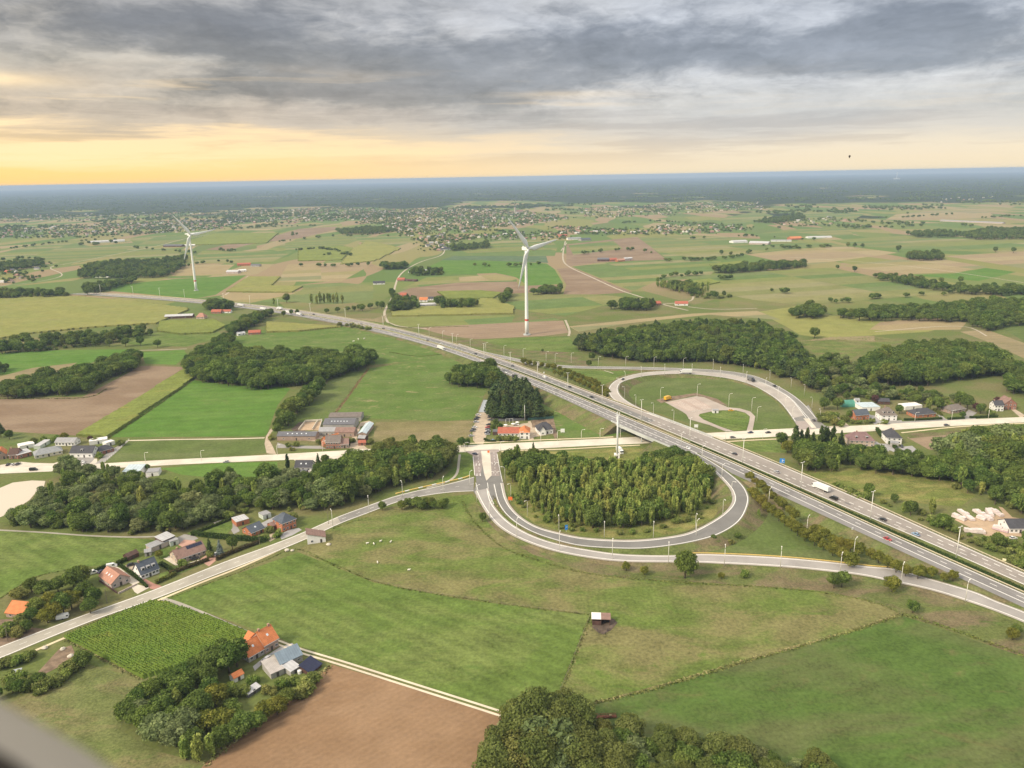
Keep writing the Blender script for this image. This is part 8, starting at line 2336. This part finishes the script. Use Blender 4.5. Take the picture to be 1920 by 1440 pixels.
row("1488,852 1502,850 1512,846 1528,852 1540,850 1553,842 1560,846", 8, 'lombardy_poplar', 19, 'tall slim Lombardy poplar beside the local road, %s from the bridge', 'Lombardy poplars by the local road', 1.0, .6)
row("1410,935 1440,962 1470,985 1500,1008 1530,1024 1560,1040 1596,1062", 15, M_, 7.6, 'round olive tree in the lower row beside the motorway, %s from the loop', 'twin tree rows below the motorway', 1.0, .4, 1.0)
row("1406,905 1425,920 1450,940 1475,962 1490,975", 9, M_, 7.0, 'round olive tree in the upper row beside the motorway, %s from the loop', 'twin tree rows below the motorway', 1.0, .4, 2.0)
row("1528,1006 1560,1020 1600,1036 1640,1052 1690,1078 1720,1084", 12, M_, 7.0, 'round olive tree in the second upper row by the motorway, %s from the loop', 'twin tree rows below the motorway', 1.0, .5, 1.2)
row("1728,1080 1756,1086 1778,1092 1786,1090", 4, M_, 5.5, 'last small olive tree of the rows, %s before the slip road end', 'twin tree rows below the motorway', 1.0, .5, .6)
row("982,683 1000,687 1030,692 1060,700 1090,712 1120,728 1138,742", 19, M_, 7.0, 'round olive tree in the upper row of the northern slope, %s from the west', 'twin tree rows north of the motorway', 1.0, .4, 1.5)
row("1040,703 1060,709 1085,720 1110,732 1134,748", 12, M_, 6.5, 'round olive tree in the lower row of the northern slope, %s from the west', 'twin tree rows north of the motorway', 1.0, .4, 2.0)
row("756,955 770,950 790,955 805,950 820,956 834,950", 10, B_, 6.5, 'dark bushy tree in the clump below the yellow kerb, %s from the west', 'clump below the yellow kerb', 1.15, 1.2)
row("586,570 600,569 612,568 626,569 640,569", 9, P_, 17, 'thin tall tree in the open row beyond the motorway, %s from the west', 'open tree row beyond the motorway', .9, 2)
row("612,588 630,586 650,584 690,580 708,576", 6, B_, 9, 'hedge tree beside the motorway lane, %s from the west', 'hedge trees by the motorway lane', 1.1, 2)
row("534,594 548,590 560,590", 3, B_, 9, 'dark round tree by the motorway underpass, %s from the west', 'trees by the underpass', 1, 2)
row("636,612 650,613 664,615 680,618 690,620", 6, S_, 7, 'low bush on the motorway bank, %s from the west', 'bushes on the motorway bank', 1, 1)
row("1572,922 1588,930 1602,936 1618,942", 4, S_, 8, 'dark bush at the far barrier opposite the black van, %s from the bridge', 'bushes by the far barrier', 1.0, .6)
row("1800,530 1740,530 1690,520 1650,522", 6, B_, 11, 'round hedge tree of the tan fields, %s from the east', 'hedge trees of the tan fields', 1, 2)
row("20,1275 40,1282 60,1290 90,1296 110,1280 130,1262 150,1246", 9, S_, 5.2, 'bush along the lower rim of the dug ground, %s from the west', 'bushes round the dug ground', 1.15, .8)
row("0,1310 22,1300 45,1300 70,1286", 5, B_, 6, 'leafy tree at the left edge below the dug ground, %s from the west', 'trees below the dug ground', 1.2, .8)
row("10,1254 30,1246 50,1240 62,1232", 4, S_, 4.6, 'bush between cycle path and dug ground, %s from the west', 'bushes by the cycle path', 1.1, .6)
tree(158, 1252, B_, 8, 'dark rounded tree at the maize corner', 1.1, GT)
# the tree group beside the orange barn, lower left
for k, (px, py, kd, h) in enumerate(((60, 1110, B_, 8), (85, 1120, B_, 9), (110, 1112, B_, 9), (140, 1105, B_, 12), (160, 1125, B_, 10), (178, 1132, B_, 9), (95, 1138, M_, 8), (120, 1150, B_, 10), (135, 1142, M_, 10), (70, 1150, B_, 8), (60, 1165, B_, 7), (40, 1120, S_, 7), (48, 1172, S_, 7), (90, 1168, M_, 8), (28, 1195, S_, 6), (8, 1190, S_, 7), (170, 1150, B_, 8), (50, 1185, B_, 6), (155, 1096, B_, 11), (105, 1160, M_, 9))):
    tree(px, py, kd, h, 'leafy tree in the group beside the orange-roofed barn, %s counted from its western end' % ordinal(k + 1), 1.15, 'tree group beside the orange-roofed barn')
# the farmhouse grove
for k, (px, py, kd, h) in enumerate(((240, 1352, B_, 9), (262, 1330, B_, 9), (280, 1372, B_, 11), (300, 1392, W_, 12), (330, 1400, W_, 11), (352, 1378, W_, 12), (310, 1350, B_, 11), (285, 1318, B_, 10), (335, 1340, P_, 12), (345, 1318, B_, 12), (372, 1350, B_, 12), (320, 1300, B_, 10), (345, 1285, B_, 10), (365, 1275, B_, 10), (385, 1292, B_, 11), (400, 1268, B_, 13), (430, 1262, B_, 13), (445, 1250, B_, 12), (418, 1248, B_, 11), (405, 1325, M_, 10), (388, 1372, M_, 9), (420, 1368, M_, 9), (440, 1392, B_, 8), (460, 1376, B_, 9), (480, 1370, B_, 8), (350, 1425, P_, 10), (372, 1428, P_, 11), (398, 1420, P_, 10), (415, 1404, B_, 9), (500, 1348, M_, 8), (520, 1340, M_, 8), (540, 1322, B_, 7), (560, 1306, S_, 8), (575, 1296, S_, 7), (590, 1284, S_, 7), (255, 1360, B_, 8), (395, 1310, B_, 9), (440, 1330, S_, 7), (455, 1306, S_, 6), (430, 1300, S_, 6), (475, 1282, S_, 5), (364, 1402, B_, 8), (322, 1372, B_, 10), (265, 1350, W_, 9), (505, 1300, S_, 5), (530, 1288, S_, 5), (553, 1284, S_, 5))):
    if kd == S_: h *= .85
    tree(px, py, kd, h, '%s in the farmhouse grove, %s counted from the dry grass' % ({B_: 'round green tree', W_: 'grey-green tree', P_: 'light green slender tree', M_: 'olive tree', S_: 'leafy bush'}[kd], ordinal(k + 1)), 1.15, 'farmhouse grove')
# gardens of the western row
for k, (px, py, kd, h) in enumerate(((105, 828, S_, 6), (122, 826, M_, 7), (170, 828, 'copper_tree', 5), (176, 830, S_, 5), (226, 836, S_, 6), (66, 832, S_, 6), (82, 826, S_, 5), (187, 858, S_, 5), (277, 882, B_, 5), (128, 882, W_, 13), (140, 890, W_, 13), (118, 895, W_, 12), (195, 888, P_, 9), (205, 892, P_, 9), (215, 896, W_, 10), (660, 830, S_, 5), (695, 832, S_, 5), (615, 838, S_, 4), (600, 832, S_, 5), (656, 836, 'cypress_tree', 5), (555, 838, S_, 5), (540, 838, S_, 4), (548, 845, S_, 3.6), (508, 824, S_, 5), (1600, 794, S_, 4.5), (1612, 795, S_, 4), (1625, 794, S_, 4), (1635, 792, S_, 4.5), (1540, 790, S_, 8), (1555, 792, S_, 8), (1568, 797, S_, 8), (1548, 784, S_, 8), (1562, 786, S_, 8), (1574, 800, S_, 7), (1000, 785, S_, 7), (1015, 784, S_, 7), (1030, 782, S_, 7), (505, 1000, S_, 5), (520, 1006, S_, 5), (498, 1012, S_, 4), (548, 976, S_, 6), (1622, 850, S_, 6), (1606, 846, S_, 6), (1700, 862, B_, 8), (1720, 866, B_, 9), (1684, 862, B_, 8))):
    nm = {S_: 'garden bush', M_: 'olive garden tree', 'copper_tree': 'copper-leaved bush', B_: 'garden tree', W_: 'grey-green roadside tree', P_: 'pale slender tree', 'cypress_tree': 'small dark cypress'}[kd]
    tree(px, py, kd, h, '%s %s' % (nm, ('behind the pale green flat shed', 'behind the long white building, westernmost', 'behind the white annex, dark red', 'behind the white annex, green', 'by the white fence', 'behind the white flat shed', 'by the garden of the pale green shed', 'between large white house and brick bungalow', 'beside the pale blue hall', 'between pond and local road, tallest', 'between pond and local road, nearest the hall', 'between pond and local road, lowest', 'before the pale blue hall, first', 'before the pale blue hall, second', 'before the pale blue hall, third', 'at the farmhouse yard', 'at the farm entrance', 'at the farmhouse corner', 'at the orange gable', 'at the farmhouse door', 'on the farm lawn, largest', 'on the farm lawn, western', 'on the farm lawn, smallest', 'at the bend of the farm drive', 'in the front bed of the orange house, first', 'in the front bed of the orange house, second', 'in the front bed of the orange house, third', 'in the front bed of the orange house, last', 'in the junction thicket, westernmost', 'in the junction thicket, middle front', 'in the junction thicket, by the track', 'in the junction thicket, at the back', 'in the junction thicket, back by the track', 'in the junction thicket, at the tip', 'behind the mesh screen, first', 'behind the mesh screen, second', 'behind the mesh screen, third', 'beside the slate-roofed garage', 'between garage and pyramid roof house', 'before the slate-roofed garage', 'behind the pale green garage', 'below the mauve house balcony', 'at the mauve house corner', 'below the grey terrace, first', 'below the grey terrace, second', 'below the grey terrace, third')[k]), 1.0, 'garden plants')
# distant trees: villages, hedges and woods beyond the fields
r2 = np.random.default_rng(21)
far_pts = []
def far_scatter(n, d0, d1, thr, sc, hh=(9, 14), seed=0):
    r3 = np.random.default_rng(seed)
    ang = np.radians(r3.uniform(-37, 37, n)); dd = np.sqrt(r3.uniform(d0 ** 2, d1 ** 2, n))
    x, y = dd * np.sin(ang), dd * np.cos(ang)
    nz = np.zeros(n)
    for k, (a, b, ph) in enumerate(((1 / 430, 1 / 300, .3), (1 / 190, 1 / 330, 1.7), (1 / 120, 1 / 260, 4.0), (1 / 700, 1 / 520, 2.2))):
        nz += np.sin(x * a * 2 + ph + 1.3 * np.sin(y * b)) * np.cos(y * b * 2 + ph * 2 + 1.1 * np.sin(x * a * 1.7))
    lim_ = thr + np.zeros(n)
    ok = nz > lim_
    # none on the open fields of the middle distance
    px_, py_ = PXA(np.c_[x, y, np.zeros(n)])
    ok &= (px_ > -30) & (px_ < 1950)
    for xx, yy, h in zip(x[ok], y[ok], r3.uniform(*hh, ok.sum())): far_pts.append((xx, yy, h * sc))
far_scatter(5000, 2900, 4300, 1.35, 1.0, seed=1)
far_scatter(14000, 4300, 8500, .65, 1.1, seed=2)
far_scatter(14000, 8500, 16000, .1, 1.3, seed=3)
for dist, q, k, nm, a, sc in VILLAGE_SPOTS:
    for _ in range(5):
        far_pts.append((q[0] + r2.normal(0, 26), q[1] + r2.normal(0, 36), r2.uniform(4, 9)))
def hedgeline(s, n, hh=(6, 11)):
    C = catmull([G(x, y) for x, y in xy(s)], 10)
    d = np.r_[0, np.cumsum(np.linalg.norm(np.diff(C[:, :2], axis=0), axis=1))]
    for q in r2.uniform(0, d[-1], n): far_pts.append((np.interp(q, d, C[:, 0]) + r2.normal(0, 4), np.interp(q, d, C[:, 1]) + r2.normal(0, 6), r2.uniform(*hh)))
for s, n in (("0,470 60,462 110,456 180,452", 22), ("250,465 300,470 345,474 390,478", 14), ("410,470 430,472 470,470", 8), ("560,470 600,468 640,472", 22), ("1250,490 1330,488 1390,482", 24), ("1290,516 1330,520 1390,528", 5), ("1440,545 1480,552", 4), ("0,490 50,486 80,490", 14), ("1000,440 1060,436 1110,440 1180,440 1230,442", 30), ("1430,462 1480,466 1520,468", 8),
             ("1150,420 1230,416 1300,420 1400,424", 40), ("660,420 720,416 780,420 850,425", 40), ("880,430 950,436 1010,440", 30), ("1460,428 1520,424 1600,426 1700,428", 36), ("1640,410 1700,408 1790,402", 26), ("30,448 100,446 200,446 330,434", 34), ("1840,410 1900,406 1960,410", 20), ("440,430 520,426 600,424", 22), ("600,480 640,478 660,480", 8), ("1090,430 1140,432 1200,432", 20), ("330,505 400,492 440,494", 8), ("560,500 640,500 700,498", 12), ("880,498 960,500 1020,496", 10), ("1080,478 1180,470 1240,480", 14), ("1200,535 1260,520 1330,515", 12), ("1400,476 1480,466 1560,464", 12), ("1560,568 1700,556 1880,546", 14), ("520,455 600,446 700,442", 14), ("780,455 900,448 1020,446", 16), ("1260,450 1400,444 1540,452", 16)):
    hedgeline(s, n)
# ---- which trees stand as things of their own
frame_pad = 30
for tt in TREES:
    dist = math.sqrt(tt['x'] ** 2 + tt['y'] ** 2 + CAM_H ** 2)
    x_, y_ = PX((tt['x'], tt['y'], tt['h'] * .5))
    tt['in'] = -frame_pad < x_ < W_PX + frame_pad and 200 < y_ < H_PX + frame_pad * 2
    tt['app'] = tt['h'] / dist
    tt['px'], tt['py'] = x_, y_
byk = {}
for tt in TREES: byk.setdefault(tt['kind'], []).append(tt)
KN = {'black_poplar': 'bushy poplar', B_: 'broadleaf tree', W_: 'willow', P_: 'poplar', I_: 'pine', S_: 'shrub', M_: 'olive tree'}
stuff_pts = {}
cnt = {}
# rows inside a wood: where each tree stands along and across it, told in words
woods = {}
for tt in TREES:
    if tt['label'] is None: woods.setdefault(tt['wood'], []).append(tt)
LIMIT = 290
for kd, lst in byk.items():
    lst.sort(key=lambda q: (q['label'] is None, -q['app']))
    k = 0
    for tt in lst:
        tt['thing'] = tt['in'] and k < LIMIT
        k += tt['thing']
for wn, lst in woods.items():
    ths = [q for q in lst if q['thing']]
    edges = {}
    for q in ths:                                  # nearest tree in each slice of view direction = front row
        b = int(q['px'] // 14)
        if b not in edges or q['py'] > edges[b]['py']: edges[b] = q
    fr = sorted(edges.values(), key=lambda q: q['px'])
    for i, q in enumerate(fr): q['label'] = '%s on near edge of %s, %s from west' % (KN[q['kind']], wn, ordinal(i + 1))
    per = {}
    for q in ths:
        if q['label'] is None: per.setdefault(q['kind'], []).append(q)
    for kd, l2 in per.items():
        l2.sort(key=lambda q: q['px'])
        for i, q in enumerate(l2): q['label'] = '%s deep in %s, %s from west' % (KN[kd], wn, ordinal(i + 1))
for tt in TREES:
    kd = tt['kind']
    cm, tm, po = PROTO[kd][tt['v'] % len(PROTO[kd])]
    if tt['thing']:
        r = root(kd, (tt['x'], tt['y'], tt['z']), tt['rz'], tt['label'], 'shrub' if kd == S_ else 'tree', tt['group'])
        sw = tt['h'] * tt['w']
        put('trunk', tm, r, scale=(sw, sw, tt['h'])); put('crown', cm, r, scale=(sw, sw, tt['h']))
    else:
        stuff_pts.setdefault(kd, []).append((tt['x'], tt['y'], tt['z'], tt['h'], tt['w'], tt['rz'], tt['v'] % len(PROTO[kd])))
# ---- the rest of each kind as one mass, instanced on points
def scatter(name, pts, protos):
    pts = np.asarray(pts, np.float32)
    me = bpy.data.meshes.new(name)
    me.vertices.add(len(pts)); me.vertices.foreach_set('co', pts[:, :3].ravel())
    for nm, col_ in (('t_h', pts[:, 3]), ('t_w', pts[:, 4]), ('t_r', pts[:, 5])):
        a = me.attributes.new(nm, 'FLOAT', 'POINT'); a.data.foreach_set('value', np.ascontiguousarray(col_))
    a = me.attributes.new('t_i', 'INT', 'POINT'); a.data.foreach_set('value', pts[:, 6].astype(np.int32))
    o = tag(put(name, me), kind='stuff')
    ng = bpy.data.node_groups.new(name + '_spread', 'GeometryNodeTree')
    ng.interface.new_socket('Geometry', in_out='INPUT', socket_type='NodeSocketGeometry'); ng.interface.new_socket('Geometry', in_out='OUTPUT', socket_type='NodeSocketGeometry')
    A = ng.nodes.new; lk = ng.links.new
    gi, go = A('NodeGroupInput'), A('NodeGroupOutput')
    ip = A('GeometryNodeInstanceOnPoints')
    ip.inputs['Pick Instance'].default_value = True
    gj = A('GeometryNodeGeometryToInstance')
    for po in reversed(protos):
        oi_ = A('GeometryNodeObjectInfo'); oi_.inputs[0].default_value = po; oi_.transform_space = 'ORIGINAL'
        lk(oi_.outputs['Geometry'], gj.inputs[0])
    lk(gi.outputs[0], ip.inputs['Points']); lk(gj.outputs[0], ip.inputs['Instance'])
    def att(nm, ty='FLOAT'):
        n_ = A('GeometryNodeInputNamedAttribute'); n_.data_type = ty; n_.inputs[0].default_value = nm
        return n_.outputs[0]
    lk(att('t_i', 'INT'), ip.inputs['Instance Index'])
    cr = A('ShaderNodeCombineXYZ'); lk(att('t_r'), cr.inputs[2]); lk(cr.outputs[0], ip.inputs['Rotation'])
    mw_ = A('ShaderNodeMath'); mw_.operation = 'MULTIPLY'; lk(att('t_h'), mw_.inputs[0]); lk(att('t_w'), mw_.inputs[1])
    cs = A('ShaderNodeCombineXYZ'); lk(mw_.outputs[0], cs.inputs[0]); lk(mw_.outputs[0], cs.inputs[1]); lk(att('t_h'), cs.inputs[2]); lk(cs.outputs[0], ip.inputs['Scale'])
    lk(ip.outputs[0], go.inputs[0])
    md = o.modifiers.new('spread', 'NODES'); md.node_group = ng
    return o
SN = {B_: 'broadleaf_woodland', W_: 'willow_woodland', P_: 'poplar_woodland', I_: 'pine_woodland', S_: 'scrub_vegetation'}
for kd, pts in stuff_pts.items():
    scatter(SN.get(kd, kd + '_woodland'), pts, [p[2] for p in PROTO[kd]])
fp = np.array(far_pts)
fp = fp[clear_of(fp[:, :2], 6)]
n = len(fp)
scatter('distant_woodland', np.c_[fp[:, 0], fp[:, 1], np.zeros(n), fp[:, 2], r2.uniform(1.0, 1.7, n), r2.uniform(0, 6, n), np.zeros(n)], [far_po])

# ================================================================== SKY THINGS, HAZE, AIRCRAFT EDGE
d = ray(1593, 293); d = d / np.linalg.norm(d); p = CP + d * 4300
r = root('hot_air_balloon', p, 0, 'tiny dark hot-air balloon in the pale sky above the horizon', 'balloon')
BALM = solid('dark_balloon_fabric', (.06, .05, .05), .7, .1, .3, local=True)
mb = MB(); mb.tube([(0, 0, -8), (0, 0, -5), (0, 0, -1), (0, 0, 2.5), (0, 0, 4.8), (0, 0, 5.6)], [1.3, 2.6, 4.8, 4.8, 3.0, .4], 16); mb.put('envelope', BALM, r, True)
MB().box(-.8, .8, -.6, .6, -12, -10.8).put('basket', WOODP, r)
for sx_ in (-1, 1): MB().tube([(sx_ * .7, 0, -10.8), (sx_ * 1.4, 0, -8)], [.04, .04], 5).put('rope', DARKM, r)
# the rounded rim of the aircraft window beside the camera, out of focus
def cam_pt(px, py, dist):
    q = ray(px, py); return CP + q * dist
RIM = solid('beige_rim_coating', (.40, .36, .305), .8, .04, 20); EDGE_SHADE = solid('dark_edge_shade', (.035, .03, .025), .9, .1, 30)
dd_ = .085
a, b = cam_pt(-560, 1150, dd_), cam_pt(10, 1446, dd_); c = cam_pt(450, 1775, dd_)
nrm = np.cross(b - a, fwd); nrm /= np.linalg.norm(nrm)
if nrm @ up > 0: nrm = -nrm
r = root('window_rim', b, 0, 'blurred beige rim of the aircraft window in the lower corner', 'window rim')
mb = MB(); mb.tube([q + nrm * .030 - b for q in (a, (a + b) / 2 + nrm * -.0008, b, (b + c) / 2, c)], [.030] * 5, 40); mb.put('rim_tube', RIM, r, True)
mb = MB(); mb.tube([q + nrm * .0012 - b for q in (a, (a + b) / 2 + nrm * -.0008, b, (b + c) / 2, c)], [.0022] * 5, 12); mb.put('shade_strip', EDGE_SHADE, r, True)  # dark strip added along the edge in place of the rim's shading
# haze over the plain
hz = bpy.data.materials.new('haze'); hz.use_nodes = True
t = hz.node_tree; t.nodes.clear()
out = t.nodes.new('ShaderNodeOutputMaterial'); pv = t.nodes.new('ShaderNodeVolumePrincipled')
pv.inputs['Color'].default_value = (.47, .62, .88, 1)
pv.inputs['Density'].default_value = 6.8e-5
t.links.new(pv.outputs[0], out.inputs['Volume'])
mb = MB(); mb.box(-46000, 46000, -46000, 46000, -1.2, 203)
tag(mb.put('haze', hz), kind='stuff')
